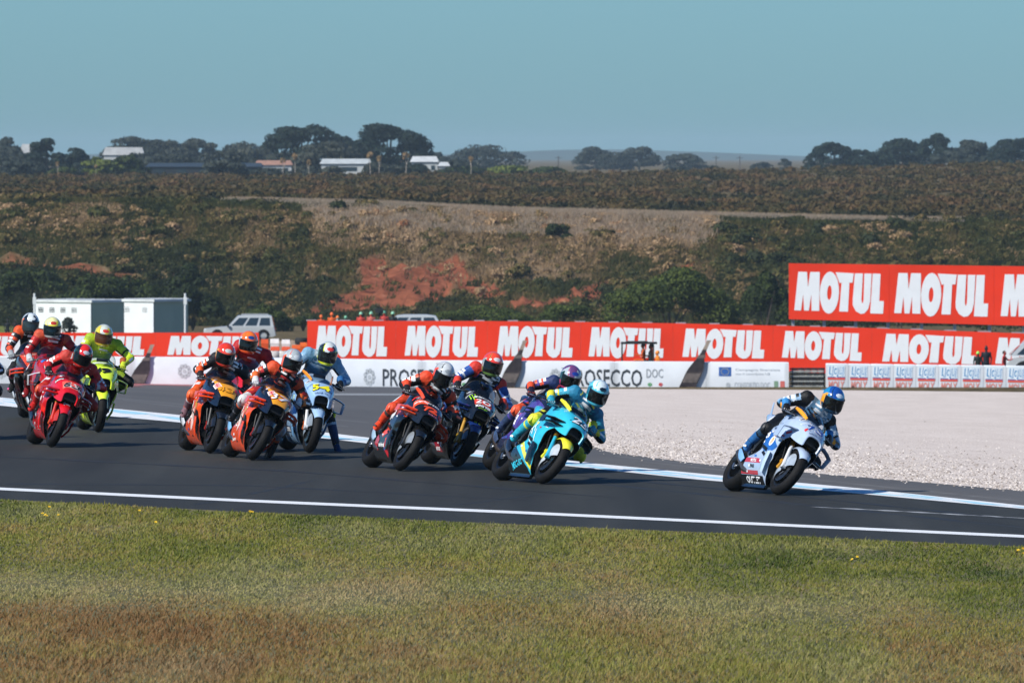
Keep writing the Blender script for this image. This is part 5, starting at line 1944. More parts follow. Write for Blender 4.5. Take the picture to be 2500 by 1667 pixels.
# left red board
ll = W(300, 872, 472)
lf = thing('advertising_board', 'short red board with white words at the left, below the white cabins', 'advertising board', (ll.x, ll.y, terr(ll.x, ll.y)))
for a, b, x0, x1 in ((-620, -450, -655, -400), (-360, -190, -400, -140), (-105, 58, -140, 110), (150, 352, 110, 380), (408, 612, 380, 632)):
    o, f = board(None, 'panel', [(x0 + .2, 895), (x1 - .2, 895), (x1 - .2, 812), (x0 + .2, 812)], 472, M_RED)
    child_world(o, lf)
    word_on(o, f, (a - x0) / (x1 - x0), (b - x0) / (x1 - x0), (895 - 866) / 83, (895 - 820) / 83, WORD, M_LET)
# high billboard on posts
D2 = 482
hb_top = L_([(1927, 643), (2960, 656)]); hb_bot = L_([(1924, 779), (2960, 808)])
q = W(2200, 790, D2)
hb = thing('billboard', 'high red billboard with large white words on short posts at the right', 'billboard', (q.x, q.y, terr(q.x, q.y)))
for a, b, x0, x1 in ((1939, 2158, 1926, 2171), (2183, 2413, 2171, 2427), (2443, 2670, 2427, 2690), (2706, 2936, 2690, 2956)):
    o, f = board(None, 'panel', [(x0 + .2, hb_bot(x0)), (x1 - .2, hb_bot(x1)), (x1 - .2, hb_top(x1)), (x0 + .2, hb_top(x0))], D2, M_RED, .16)
    child_world(o, hb)
    hh = hb_bot(a) - hb_top(a)
    word_on(o, f, (a - x0) / (x1 - x0), (b - x0) / (x1 - x0), 22 / hh, 1 - 20 / hh, WORD, M_LET)
for px in (1936, 2012, 2089, 2168, 2250, 2331, 2416, 2500, 2585, 2670, 2755, 2840, 2925):
    q = W(px, hb_bot(px), D2 + .3); z0 = terr(q.x, q.y)
    o = MB().box((q.x, q.y, (q.z + z0) / 2), (.16, .16, q.z - z0 + .4)).build('post', M_POST); child_world(o, hb)
    t = W(px, hb_top(px), D2 + .3)
    o = MB().box((q.x, q.y + .02, (q.z + t.z) / 2), (.10, .2, t.z - q.z)).build('brace', M_POST); child_world(o, hb)

# white air fence with printing
D3 = Y_WALL
wt = L_([(-950, 858), (-200, 868), (700, 873), (950, 879), (1500, 882), (1926, 884)])
wb = L_([(-950, 924), (-200, 934), (300, 938), (760, 944), (1000, 946.5), (1500, 949.5), (1926, 951)])
q = W(900, 945, D3)
af = thing('air_fence', 'long white inflatable barrier with printed panels behind the run-off', 'barrier', (q.x, q.y, terr(q.x, q.y)))
PRT = {'k': printed('#3c4044'), 'g': printed('#9aa0a4'), 'lg': printed('#b6bcc0'), 'green': printed('#5aa35a'), 'red': printed('#cc3a34'), 'blue': printed('#2f5fa8'), 'sky': printed('#7fb6d6')}
def pillow(x0, x1, t, b, D, depth=.7, r=.10):
    """soft sided barrier module"""
    bl, br, tr, tl = W(x0, b(x0) + 3, D), W(x1, b(x1) + 3, D), W(x1, t(x1), D), W(x0, t(x0), D)
    rings = []
    for s, ins in ((0, .04), (.03, .012), (.06, 0), (.94, 0), (.97, .012), (1, .04)):
        A = bl.lerp(br, s); B = tl.lerp(tr, s)
        ring = []
        for (y, z) in ((ins, 0), (0, .04), (0, .96), (.03 + ins, 1 - ins * .4), (depth - .06, 1 - ins * .4), (depth - ins, .93), (depth - ins, 0)):
            p = A.lerp(B, z); ring.append(p + Vector((0, y, 0)))
        rings.append(ring)
    mb = MB().loft(rings, 0, True, True)
    return mb, [bl, br, tr, tl]
xs = [-930, -680, -430, -180, 70, 320, 570, 800, 1030, 1270, 1500, 1725, 1926]
fr_ = {}
for x0, x1 in zip(xs, xs[1:]):
    mb, f = pillow(x0 + .15, x1 - .15, wt, wb, D3)
    o = mb.build('panel', M_FENCE, None, True, 30); child_world(o, af)
    fr_[x0] = (o, f, x0, x1)
def pr(px0, px1, y0, y1, geo, m, off=.012, name='lettering'):
    """printing laid across the fence between photo pixels"""
    mid = (px0 + px1) / 2
    o, f, x0, x1 = max((v for v in fr_.values() if v[2] <= mid), key=lambda v: v[2])
    t, b = wt(mid), wb(mid) + 3
    g = lambda y: (b - y) / (b - t)
    word_on(o, f, (px0 - x0) / (x1 - x0), (px1 - x0) / (x1 - x0), g(y1), g(y0), geo, m, name, off)
SQ = ([(0, 0), (1, 0), (1, 1), (0, 1)], [(0, 1, 2, 3)], 1.0)
def rosette(n=9, r=1.0):
    vs = []; fs = []
    for k in range(n):
        a = 2 * math.pi * k / n
        c = (.5 + .3 * math.cos(a), .5 + .3 * math.sin(a))
        o = len(vs)
        vs += [(c[0] + .13 * math.cos(t), c[1] + .13 * math.sin(t)) for t in [2 * math.pi * j / 7 for j in range(7)]]
        fs.append(tuple(range(o, o + 7)))
    o = len(vs)
    vs += [(.5 + .12 * math.cos(t), .5 + .12 * math.sin(t)) for t in [2 * math.pi * j / 8 for j in range(8)]]
    fs.append(tuple(range(o, o + 8)))
    return vs, fs, 1.0
ROS = rosette()
for x0 in (934, 1388):
    pr(x0, x0 + 180, 899, 943, text_geo('PROSECCO', .012), PRT['k'])
    pr(x0 + 190, x0 + 231, 899, 922, text_geo('DOC', .01), PRT['g'])
    pr(x0 + 192, x0 + 205, 933, 944, (ROS[0], ROS[1], 1.0), PRT['green'], .012, 'emblem')
    pr(x0 + 219, x0 + 231, 933, 944, (ROS[0], ROS[1], 1.0), PRT['red'], .012, 'emblem')
    pr(x0 - 50, x0 - 15, 895, 946, (ROS[0], ROS[1], 1.0), PRT['lg'], .012, 'emblem')
for x0 in (430, -20):
    pr(x0, x0 + 40, 884, 928, (ROS[0], ROS[1], 1.0), PRT['lg'], .012, 'emblem')
pr(40, 60, 896, 918, (ROS[0], ROS[1], 1.0), PRT['lg'], .012, 'emblem')
pr(1755, 1785, 896, 918, SQ, PRT['blue'], .010, 'flag')
stars = ([], [])
for k in range(12):
    a = math.pi * k / 6; o_ = len(stars[0])
    stars[0].extend([(.5 + .32 * math.cos(a) + .05 * math.cos(t), .5 + .36 * math.sin(a) + .05 * math.sin(t)) for t in (0, 1.6, 3.1, 4.7)]); stars[1].append(tuple(range(o_, o_ + 4)))
pr(1755, 1785, 896, 918, (stars[0], stars[1], 1.0), printed('#d8c84a'), .014, 'emblem')
pr(1795, 1905, 899, 905, text_geo('Campagna finanziata'), PRT['lg'])
pr(1795, 1880, 909, 915, text_geo('con il contributo UE'), PRT['lg'])
pr(1793, 1880, 932, 947, text_geo('CONSORZIO DOC', .01), PRT['lg'])
pr(1771, 1784, 932, 947, (ROS[0], ROS[1], 1.0), PRT['lg'], .012, 'emblem')
pr(1890, 1900, 930, 948, SQ, printed('#7d9a80'), .012, 'flag')
pr(1905, 1916, 930, 948, SQ, printed('#cc6a60'), .012, 'flag')
# grey belted tyre stack between the two fences
q = W(1968, 951, D3 + .2)
ts_ = thing('tyre_barrier', 'grey and black banded tyre barrier between the two white fences', 'barrier', (q.x, q.y, terr(q.x, q.y)))
for k in range(9):
    y0 = 951 - k * 6.0; y1 = y0 - 5.4
    c = W(1969, (y0 + y1) / 2, D3 + .3)
    hgt_ = 5.4 / F_PX * D3
    mb = MB()
    n = 5
    for j in range(n):
        px = 1932 + (j + .5) * 82 / n
        cc = W(px, (y0 + y1) / 2, D3 + .3 + .3)
        r_ = 82 / n / 2 / F_PX * D3
        mb.lathe([(r_ * .55, -hgt_ / 2), (r_ * .96, -hgt_ / 2), (r_ * 1.02, 0), (r_ * .96, hgt_ / 2), (r_ * .55, hgt_ / 2)], cc, 'z', 12)
    mb.box(c + Vector((0, -.1, 0)), (82 / F_PX * D3, .05, hgt_ * .62))
    o = mb.build('belt', mat('belt_grey', '#8d918f', rough=.8, var=.25, scale=3) if k % 2 else M_DARK); child_world(o, ts_)
# printed panels with blue and red lettering at the right
q = W(2300, 955, D3)
qf = thing('air_fence', 'row of white barrier modules with blue over red printing at the right edge', 'barrier', (q.x, q.y, terr(q.x, q.y)))
qt = L_([(2010, 887), (3120, 901)]); qb = L_([(2010, 952), (3120, 970)])
for k in range(20):
    x0 = 2017 + k * 55; x1 = x0 + 54.5
    mb, f = pillow(x0, x1, qt, qb, D3 - .3)
    o = mb.build('panel', M_FENCE, None, True, 30); child_world(o, qf)
    # a print area with a margin like the photograph's, the strap between modules stays white
    word_on(o, f, .07, .85, .52, .97, SQ, printed('#d8e4ea'), 'print', .010)
    word_on(o, f, .09, .83, .56, .92, text_geo('LIQUI', .0, .15), printed('#eef3f6'), 'lettering', .016)
    word_on(o, f, .10, .845, .555, .915, text_geo('LIQUI', .07, .15), printed('#5c98c4'), 'lettering', .013)
    word_on(o, f, .07, .85, .49, .525, SQ, printed('#4a3f86'), 'print', .014)
    word_on(o, f, .07, .85, .42, .49, SQ, printed('#de5a44'), 'print', .014)
    word_on(o, f, .09, .83, .08, .40, text_geo('MOLY', .03, .15), printed('#d98d80'), 'lettering', .014)

# bottle shaped standing signs in front of the fence
def bottle(px, ytop, ybot, tilt, w, label):
    D = D3 - .09
    b = W(px, ybot, D); t = W(px, ytop, D)
    h = (t.z - b.z) / math.cos(R(tilt))
    root = thing('bottle_sign', label, 'sign', (b.x, D, terr(b.x, D)), 0, 'bottle shaped signs along the fence')
    wv = w / F_PX * D / 2
    prof = [(1, 0), (1, .30), (.93, .40), (.70, .52), (.44, .63), (.30, .72), (.26, .80)]
    neck = [(.26, .80), (.22, .95), (.27, .96), (.25, 1.0)]
    def slab(p, m, nm, d=.10, y=0):
        L = [(-a * wv, b_ * h) for a, b_ in p] + [(a * wv, b_ * h) for a, b_ in p[::-1]]
        sh_ = math.tan(R(tilt)) * math.cos(R(tilt))
        L = [(x + z * sh_, z * math.cos(R(tilt))) for x, z in L]
        n = len(L)
        mb = MB().add([(x, y - d / 2, z) for x, z in L] + [(x, y + d / 2, z) for x, z in L], [tuple(range(n - 1, -1, -1)), tuple(range(n, 2 * n))] + [(k, (k + 1) % n, n + (k + 1) % n, n + k) for k in range(n)])
        return mb.build(nm, m, root, False)
    slab(prof, mat('bottle_brown', '#332b2b', rough=.4, var=.6, scale=4.0), 'bottle')
    slab(neck, mat('bottle_foil', '#98897a', rough=.4, var=.3, scale=5), 'neck_foil')
    slab([(.9, .10), (.9, .30)], mat('bottle_label', '#5f5651', rough=.6, var=.4, scale=5), 'paper_label', .11)
    slab([(.55, .62), (.40, .69)], mat('bottle_label', '#5f5651'), 'neck_label', .11)
    return root
bottle(330, 832, 936, 22, 40, 'brown bottle shaped sign leaning right beside the yellow motorcycle')
bottle(1236, 832, 946, 22, 40, 'brown bottle shaped sign leaning right behind the rider with the red helmet')
bottle(1678, 833, 947, 25, 40, 'brown bottle shaped sign leaning right, standing alone left of the blue flag print')

# marshal post gap: plastic blocks, tyres, netting
gp = 'orange and white blocks of the marshal post'
def blk(px0, px1, y0, y1, D, c, label, nm='barrier_block'):
    a = W(px0, y1, D); b = W(px1, y0, D)
    z0 = terr((a.x + b.x) / 2, D)
    o = MB()
    w = b.x - a.x; h = b.z - z0
    rings = []
    for z, k in ((0, 1), (.12, 1), (.16, .88), (.5, .86), (.84, .88), (.88, .96), (1, .9)):
        rings.append([Vector((sx * w / 2 * k, sy * .3 * k, z * h)) for sx, sy in ((-1, -1), (1, -1), (1, 1), (-1, 1))])
    o.loft(rings)
    ob = o.build(nm, mat('plastic_' + c.lstrip('#'), c, rough=.5, var=.12, scale=3), None, True, 20)
    ob.location = ((a.x + b.x) / 2, D, z0)
    MB().box((0, -.28, h * .6), (w * .5, .06, h * .12)).build('grip_slot', M_DARK, ob)
    return tag(ob, label, 'barrier block', gp)
blk(637, 656, 828, 852, 476, '#d9541f', 'orange block at the left end of the marshal gap')
blk(659, 682, 827, 852, 475, '#e8e8e6', 'left white block in the marshal gap between the red boards')
blk(687, 709, 829, 852, 475, '#e6e6e4', 'right white block in the marshal gap between the red boards')
blk(660, 683, 846, 858, 471, '#e4572a', 'low orange block under the left white block')
blk(687, 709, 846, 858, 471, '#e25a30', 'low orange block under the right white block')
blk(712, 735, 842, 880, 473, '#e8641e', 'tall orange block beside the left end of the long red board')
blk(732, 750, 836, 885, 474, '#ea6a20', 'orange block tucked against the edge of the long red board')
def tyre_stack(px, y0, y1, D, label, n, c):
    b = W(px, y1, D); t = W(px, y0, D); z0 = terr(b.x, D)
    root = thing('tyre_stack', label, 'tyre stack', (b.x, D, z0), 0, 'tyre stacks of the marshal post')
    h = (t.z - z0) / n
    for k in range(n):
        mb = MB().lathe([(.18, -.4 * h), (.28, -.46 * h), (.33, -.2 * h), (.33, .2 * h), (.28, .46 * h), (.18, .4 * h)], (0, 0, (k + .5) * h), 'z', 14)
        mb.build('tyre', c, root)
    return root
M_WT = mat('painted_tyre', '#c2beba', rough=.8, var=.25, scale=4)
tyre_stack(736, 824, 850, 478, 'black tyre stack against the left end of the long red board', 5, M_DARK)
for k, px in enumerate((646, 670, 694, 716)):
    tyre_stack(px, 856, 884, 470, ['leftmost whitewashed tyre stack under the blocks', 'whitewashed tyre stack under the left white block', 'whitewashed tyre stack under the right white block', 'whitewashed tyre stack beside the tall orange block'][k], 3, M_WT)
q = W(690, 836, 500)
tag(MB().grid(lambda u, v: Vector((W(618 + 150 * u, 0, 500).x, 490 + 60 * v, terr(0, 500) + 0.35 * math.sin(v * math.pi * .5) + .15 * v + .12 * fbm(u * 20, v * 6, 1))), 30, 8).build('sand_bank', mat('sand', '#94806a', rough=1, var=.2, scale=.8)), kind='structure')

# cabins
M_CABW = mat('cabin_white', '#d4d8d8', rough=.6, var=.05, scale=1)
M_CABW_SHADED = mat('cabin_white_shaded', '#a6b29c', rough=.6, var=.06, scale=1)  # darker greenish copy of the white; shade on right and back walls painted in
def cabin(px_corner, wl, wr, y0, y1, D, yaw, label, nwin):
    """corner-on cabin; wl / wr visible widths in photo pixels left and right of the corner"""
    c = W(px_corner, y1, D)
    z0 = terr(c.x, D)
    h = W(px_corner, y0, D).z - z0
    a = R(yaw)
    L1 = wl / F_PX * D / math.cos(a); L2 = wr / F_PX * D / math.sin(a)
    root = thing('cabin', label, 'cabin', (c.x, D, z0), 0)
    u = Vector((-math.cos(a), math.sin(a), 0)); v = Vector((math.sin(a), math.cos(a), 0))
    def wall(p, d, ln, m, t=.06):
        n = Vector((0, 0, 1)).cross(d)
        A = Vector(p)
        return MB().add([A, A + d * ln, A + d * ln + Vector((0, 0, h)), A + Vector((0, 0, h)), A + n * t, A + d * ln + n * t, A + d * ln + n * t + Vector((0, 0, h)), A + n * t + Vector((0, 0, h))],
                        [(0, 1, 2, 3), (7, 6, 5, 4), (0, 4, 5, 1), (1, 5, 6, 2), (2, 6, 7, 3), (3, 7, 4, 0)]).build('wall', m, root, False)
    e = .004
    wall((0, 0, 0), u, L1, M_CABW); wall(v * .07, v, L2 - .07, M_CABW_SHADED); wall(v * L2 + u * .08, u, L1 - .08, M_CABW_SHADED); wall(u * L1 + v * .08, v, L2 - .16, M_CABW)
    rf = MB()
    k = [Vector((0, 0, h)) - u * .15 - v * .15, u * (L1 + .15) - v * .15 + Vector((0, 0, h)), u * (L1 + .15) + v * (L2 + .15) + Vector((0, 0, h)), -u * .15 + v * (L2 + .15) + Vector((0, 0, h))]
    up = Vector((0, 0, .16))
    rf.add([p + Vector((0, 0, .004)) for p in k] + [p + up for p in k], [(3, 2, 1, 0), (4, 5, 6, 7), (0, 1, 5, 4), (1, 2, 6, 5), (2, 3, 7, 6), (3, 0, 4, 7)])
    for j in range(6):
        p = k[0].lerp(k[1], (j + .5) / 6) + up; q2 = k[3].lerp(k[2], (j + .5) / 6) + up
        rf.tube([p, q2], .05, 5)
    rf.build('roof', mat('cabin_roof', '#c8cccc', rough=.5, var=.15, scale=1), root, False)
    nrm = Vector((0, 0, 1)).cross(u)
    if nrm.y > 0: nrm = -nrm
    for j in range(nwin):
        cc = u * (L1 * (.30 + .60 * j / max(1, nwin - 1))) + Vector((0, 0, h * .80)) + nrm * .03
        Mr = Matrix((u, nrm, Vector((0, 0, 1)))).transposed()
        w_ = MB().box(cc, (.46, .06, .34), 0, Mr).build('window', mat('vent_dark', '#3a4246', rough=.5, var=.3, scale=6), root, False)
        for g_ in range(2):
            MB().box(cc + nrm * .04 + Vector((0, 0, -.08 + g_ * .16)), (.48, .03, .04), 0, Mr).build('louvre', M_CABW, w_, False)
    return root, u, v, L1, L2, h
cabin(223, 141, 80, 739, 818, 650, 38, 'white cabin with painted-in side shade and four dark vents, left of the pair', 4)
cabin(376, 74, 80, 737, 818, 646, 42, 'white cabin with painted-in side shade and two dark vents, right of the pair', 2)
for px, label in ((84, 'thin white pole at the left corner of the cabins'), (452, 'thin white pole at the right corner of the cabins')):
    D = 644
    b = W(px, 815, D); z0 = terr(b.x, D); t = W(px, 716, D)
    o = MB().tube([(0, 0, 0), (0, 0, t.z - z0)], .07, 8).build('pole', M_CABW); o.location = (b.x, D, z0)
    MB().box((0, -.02, t.z - z0 - .5), (.22, .12, .5)).build('lamp_box', M_CABW, o)
    tag(o, label, 'pole')
# scrub clump and low thing by the cabin wall
bush(150, 190, 770, 815, 640, 'small grey shrub growing in front of the left cabin', M_GREY, 160, .4, 91, .14)

# vehicles
def car(px0, px1, yt, D, flip, label, cat, H, roofp, body='#babfc0', name='car', rack=True):
    a = W(px0, 800, D); c = W(px1, 800, D)
    Ln = c.x - a.x
    cx = (a.x + c.x) / 2; z0 = terr(cx, D)
    H = W(0, yt, D).z - z0
    root = thing(name, label, cat, (cx, D, z0), 0)
    f = -1 if flip else 1     # +1: nose to the right
    wd = .92
    # body side profile (x 0..1 rear to nose, z 0..1)
    low = [(0, .20), (.02, .50), (.03, .56), (.5, .57), (.68, .56), (.80, .53), (.96, .48), (1.0, .40), (1.0, .22), (.97, .16), (.5, .15), (.03, .16)]
    def P(x, z): return ((x - .5) * Ln * f, z * H)
    mb = MB()
    n = len(low)
    rings = []
    for y, k in ((-wd, .0), (-wd * .97, .03), (-wd * .5, .05), (wd * .5, .05), (wd * .97, .03), (wd, .0)):
        rings.append([Vector((P(x, z)[0] * (1 - .02 * (k == 0)), y, P(x, z)[1] + (k if z > .4 else 0) * .4)) for x, z in low])
    mb.loft(rings)
    mb.build('body', paint(body), root, True, 30)
    cab = MB()
    rg_ = []
    for y, ins in ((-wd * .93, 0), (-wd * .86, 1), (wd * .86, 1), (wd * .93, 0)):
        rr = roofp
        rg_.append([Vector((P(x, z)[0], y if z < .7 else y * .88, P(x, z)[1] + (.012 if ins else 0) * H)) for x, z in rr])
    cab.loft(rg_)
    co = cab.build('cab', paint(body), root, True, 30)
    # side windows, windscreen pillars stay as gaps between panes
    xa, xb = min(p[0] for p in roofp if p[1] > .9), max(p[0] for p in roofp if p[1] > .9)
    xs0, xs1 = roofp[0][0], roofp[-1][0]
    nW = 3
    for s in (-1, 1):
        for k in range(nW):
            u0, u1 = k / nW + .03, (k + 1) / nW - .03
            bx = lambda u: xs0 + .03 + (xs1 - xs0 - .06) * u
            tx = lambda u: xa + .01 + (xb - xa - .02) * u
            q_ = [(bx(u0), .60), (bx(u1), .60), (tx(u1), .90), (tx(u0), .90)]
            vv = [Vector((P(x, z)[0], s * ((wd * .93 + .012) if z < .7 else (wd * .93 * .88 + .03)), P(x, z)[1])) for x, z in q_]
            MB().add(vv + [p - Vector((0, s * .02, 0)) for p in vv], [(0, 1, 2, 3), (7, 6, 5, 4), (0, 4, 5, 1), (1, 5, 6, 2), (2, 6, 7, 3), (3, 7, 4, 0)]).build('window', M_GLASS, root, False)
    for x0_, z0_, x1_, z1_, nm in ((roofp[-1][0], .60, xb, .92, 'windscreen'), (roofp[0][0], .60, xa, .92, 'rear_window')):
        s_ = 1 if nm == 'windscreen' else -1
        p0_, p1_ = P(x0_ + .008 * s_, z0_), P(x1_ + .012 * s_, z1_)
        MB().add([Vector((p0_[0], -wd * .8, p0_[1])), Vector((p0_[0], wd * .8, p0_[1])), Vector((p1_[0], wd * .7, p1_[1])), Vector((p1_[0], -wd * .7, p1_[1]))], [(0, 1, 2, 3)]).build(nm, M_GLASS, root, False)
    for x in (.17, .81):
        for s in (-1, 1):
            c_ = (P(x, 0)[0], s * wd * .93, .21 * H)
            w_ = MB().lathe([(.10 * H, -.02), (.14 * H, -.03), (.14 * H, .03), (.10 * H, .02)], (c_[0], c_[1], c_[2]), 'y', 16)
            w_.lathe([(0, s * .05), (.14 * H, s * .05)], c_, 'y', 16)
            wo = w_.build('wheel', mat('alloy', '#9a9ea0', rough=.4, metal=.6), root)
            MB().lathe([(.13 * H, -.10), (.20 * H, -.11), (.215 * H, 0), (.20 * H, .11), (.13 * H, .10)], c_, 'y', 20).build('tyre', rubber_mat(), wo)
            MB().lathe([(.20 * H, s * .075), (.245 * H, s * .075)], c_, 'y', 18, 0, 0, math.pi).build('wheel_arch', M_DARK, wo)
    for s in (-1, 1):
        MB().box((P(.985, 0)[0], s * wd * .72, .43 * H), (.10, .3, .09 * H)).build('headlight', mat('lamp_glass', '#c8ccd0', rough=.1), root)
        MB().box((P(.015, 0)[0], s * wd * .85, .45 * H), (.08, .16, .16 * H)).build('tail_light', mat('lamp_red', '#7a1a1c', rough=.2), root)
        MB().box((P(.66, 0)[0], s * (wd + .1), .60 * H), (.12, .18, .1 * H)).build('mirror', M_DARK, root)
    MB().box((P(.995, 0)[0], 0, .25 * H), (.06, 1.5, .1 * H)).build('bumper', M_DARK, root)
    if rack:
        rk = MB()
        for s in (-1, 1): rk.tube([(P(xa + .05, 0)[0], s * .65, 1.03 * H), (P(xb - .05, 0)[0], s * .65, 1.03 * H)], .03, 6)
        for x in (.2, .35, .5): rk.tube([(P(xa + .05 + (xb - xa - .1) * x * 1.6, 0)[0], -.65, 1.035 * H), (P(xa + .05 + (xb - xa - .1) * x * 1.6, 0)[0], .65, 1.035 * H)], .02, 6)
        rk.build('roof_rack', M_POST, root)
    return root
car(498, 674, 769, 655, True, 'white four wheel drive parked above the left red board', 'car', 1.9, [(.03, .57), (.06, .96), (.10, .995), (.42, 1.0), (.53, .97), (.66, .57)], name='parked_car')
car(893, 1083, 768, 652, True, 'white car whose roof shows above the red board behind the marshals', 'car', 1.7, [(.02, .57), (.10, .95), (.22, .998), (.50, 1.0), (.60, .97), (.76, .57)], name='parked_car', rack=False)

def person(x, y, z0, h, shirt, trousers, label, hat=None, face=0.0, sit=False, group=None, hair='#2a2018', arms=0):
    root_m = PERSON_MESH['sit' if sit else ('reach' if arms else 'stand')]
    mats_ = [cloth(shirt), cloth(trousers), mat('skin', '#a8745c', rough=.6, var=.08)]
    me = root_m.copy(); me.materials.clear()
    for m in mats_: me.materials.append(m)
    o = link('person', me)
    o.location = (x, y, z0); o.rotation_euler = (0, 0, face); o.scale = (h / 1.75,) * 3
    tag(o, label, 'person', group)
    hz_ = 1.64 if not sit else 1.28
    hb_ = MB()
    if hat:
        hb_.grid(lambda u, v: Vector((.118 * math.cos(v * math.pi / 2 - .25) * math.cos(u * 2 * math.pi) + .0, .108 * math.cos(v * math.pi / 2 - .25) * math.sin(u * 2 * math.pi), hz_ - .0 + .135 * math.sin(v * math.pi / 2 - .25))), 14, 7)
        hb_.loft([[Vector((.10, -.07, hz_ + .02)), Vector((.10, .07, hz_ + .02))], [Vector((.19, -.05, hz_ + .0)), Vector((.19, .05, hz_ + .0))]], 0, False, False)
        hb_.build('cap', mat('cap_' + hat.lstrip('#'), hat, rough=.5, var=.08), o)
    else:
        hb_.grid(lambda u, v: Vector((-.012 + .105 * math.cos(v * math.pi / 2 - .35 * (math.cos(u * 2 * math.pi) < .4)) * math.cos(u * 2 * math.pi), .092 * math.cos(v * math.pi / 2) * math.sin(u * 2 * math.pi), hz_ + .03 + .12 * math.sin(v * math.pi / 2 - .5 * (math.cos(u * 2 * math.pi) < .4)))), 16, 7)
        hb_.build('hair', mat('hair', hair, rough=.7, var=.2), o)
    return o

def person_mesh(kind):
    mb = MB()
    sit = kind == 'sit'
    dz = -.36 if sit else 0
    hipz = .92 + dz
    pel = Vector((0, 0, hipz)); ch = Vector((.02, 0, 1.30 + dz)); nk = Vector((.0, 0, 1.46 + dz)); hd = Vector((.02, 0, 1.63 + dz))
    rings = []
    for z, w, d in ((-.10, .10, .08), (0, .165, .115), (.12, .155, .11), (.28, .165, .115), (.42, .19, .12), (.50, .17, .10), (.55, .07, .06)):
        rings.append([pel + Vector((d * math.sin(a), w * math.cos(a), z)) for a in [2 * math.pi * k / 14 for k in range(14)]])
    mb.loft(rings)
    capsule(mb, nk - Vector((0, 0, .04)), hd, .055, .06)
    mb.ellipsoid(hd + Vector((0, 0, .01)), (.100, .078, .120), 14, 10)
    mb.ellipsoid(hd + Vector((.10, 0, -.01)), (.022, .014, .022), 8, 6)
    mb.ellipsoid(hd + Vector((.075, 0, -.075)), (.03, .035, .03), 8, 6)
    for s in (-1, 1):
        mb.ellipsoid(hd + Vector((-.005, s * .08, -.005)), (.02, .012, .032), 8, 6)
        sh = Vector((0, s * .185, 1.41 + dz))
        mb.ellipsoid(sh, (.065, .07, .065), 10, 8)
        el = sh + Vector((-.03, s * .07, -.28)); wr = el + Vector((.12, -s * .03, -.21))
        if kind == 'reach' and s > 0: el = sh + Vector((.16, s * .06, -.20)); wr = el + Vector((.22, -.06, .06))
        if sit: el = sh + Vector((.10, s * .06, -.25)); wr = el + Vector((.22, -s * .04, .02))
        capsule(mb, sh, el, .052, .042); capsule(mb, el, wr, .042, .032)
        d = (wr - el).normalized()
        mb.ellipsoid(wr + d * .05, (.042, .030, .045), 8, 6)
        for k in range(4): mb.tube([wr + d * .06 + Vector((0, (k - 1.5) * .018, 0)), wr + d * .14 + Vector((.01, (k - 1.5) * .018, -.01))], [.013, .011], 5)
        hp = pel + Vector((0, s * .09, -.03))
        kn = hp + (Vector((.42, s * .05, .02)) if sit else Vector((.03, s * .03, -.42)))
        an = kn + (Vector((.02, 0, -.42)) if sit else Vector((-.03, s * .01, -.42)))
        capsule(mb, hp, kn, .088, .062); capsule(mb, kn, an, .060, .042)
        mb.tube([an + Vector((-.06, 0, -.03)), an + Vector((.06, 0, -.04)), an + Vector((.17, s * .02, -.05))], [.045, .045, .032], 8)
    me = remesh(mb, .018, 3, 'person')
    npoly = len(me.polygons)
    cen = np.empty(npoly * 3, np.float32); me.polygons.foreach_get('center', cen); cen = cen.reshape(-1, 3)
    mi = np.where(cen[:, 2] < hipz + .02, 1, 0)
    mi[cen[:, 2] > 1.49 + dz] = 2
    far = (np.hypot(cen[:, 0] - (.09 if not sit else .32), np.abs(cen[:, 1]) - .24) < .09) & (cen[:, 2] < 1.06 + dz + (.12 if sit else 0)) & (np.abs(cen[:, 1]) > .19) & (cen[:, 2] > .78 + dz)
    mi[far] = 2
    for _ in range(3): me.materials.append(None)
    me.polygons.foreach_set('material_index', mi.astype(np.int32)); me.polygons.foreach_set('use_smooth', np.ones(npoly, bool))
    return me
PERSON_MESH = {k: person_mesh(k) for k in ('stand', 'sit', 'reach')}
gm_ = 'marshals behind the red board'
for px, py_, hat, shirt, label in [
    (784, 769, '#e06a24', '#dd5a22', 'marshal with orange cap at left end of the group above the red board'),
    (810, 763, '#e8671c', '#e8641e', 'marshal in all orange standing tallest at the left above the red board'),
    (824, 771, '#ea7a20', '#c8c4be', 'marshal with an orange cap right of the tall orange one'),
    (844, 771, '#6fb090', '#5a8a74', 'short marshal in pale green cap left of the white car roof'),
    (881, 762, '#86c2a0', '#d8453a', 'green helmeted marshal in red vest at the left end of the car roof'),
    (906, 761, '#86c2a0', '#d86a5c', 'marshal with a green helmet in front of the white car roof'),
    (938, 759, '#4f9a7c', '#c84038', 'marshal with a dark green helmet beside the black case'),
    (959, 761, '#86c2a0', '#22262a', 'green helmeted marshal in black jacket at the right end of the group')]:
    D = 640 if px not in (906, 938) else 638
    p = W(px, py_, D); z0 = terr(p.x, D)
    person(p.x, D, z0, p.z - z0, shirt, '#2a2e34', label, hat, R(-90), group=gm_)
q = W(926, 755, 636); z0 = terr(q.x, 636)
tq = thing('camera_tripod', 'black camera on a tall tripod among the green helmeted marshals', 'camera', (q.x, 636, z0))
MB().box((0, 0, q.z - z0 - .1), (.55, .5, .3)).tube([(0, -.3, q.z - z0 - .1), (0, -.5, q.z - z0 - .1)], .09, 10).build('camera_body', M_DARK, tq)
for k in range(3):
    a = k * 2.1
    MB().tube([(0, 0, q.z - z0 - .25), (.45 * math.cos(a), .45 * math.sin(a), 0)], .025, 6).build('leg', M_DARK, tq)
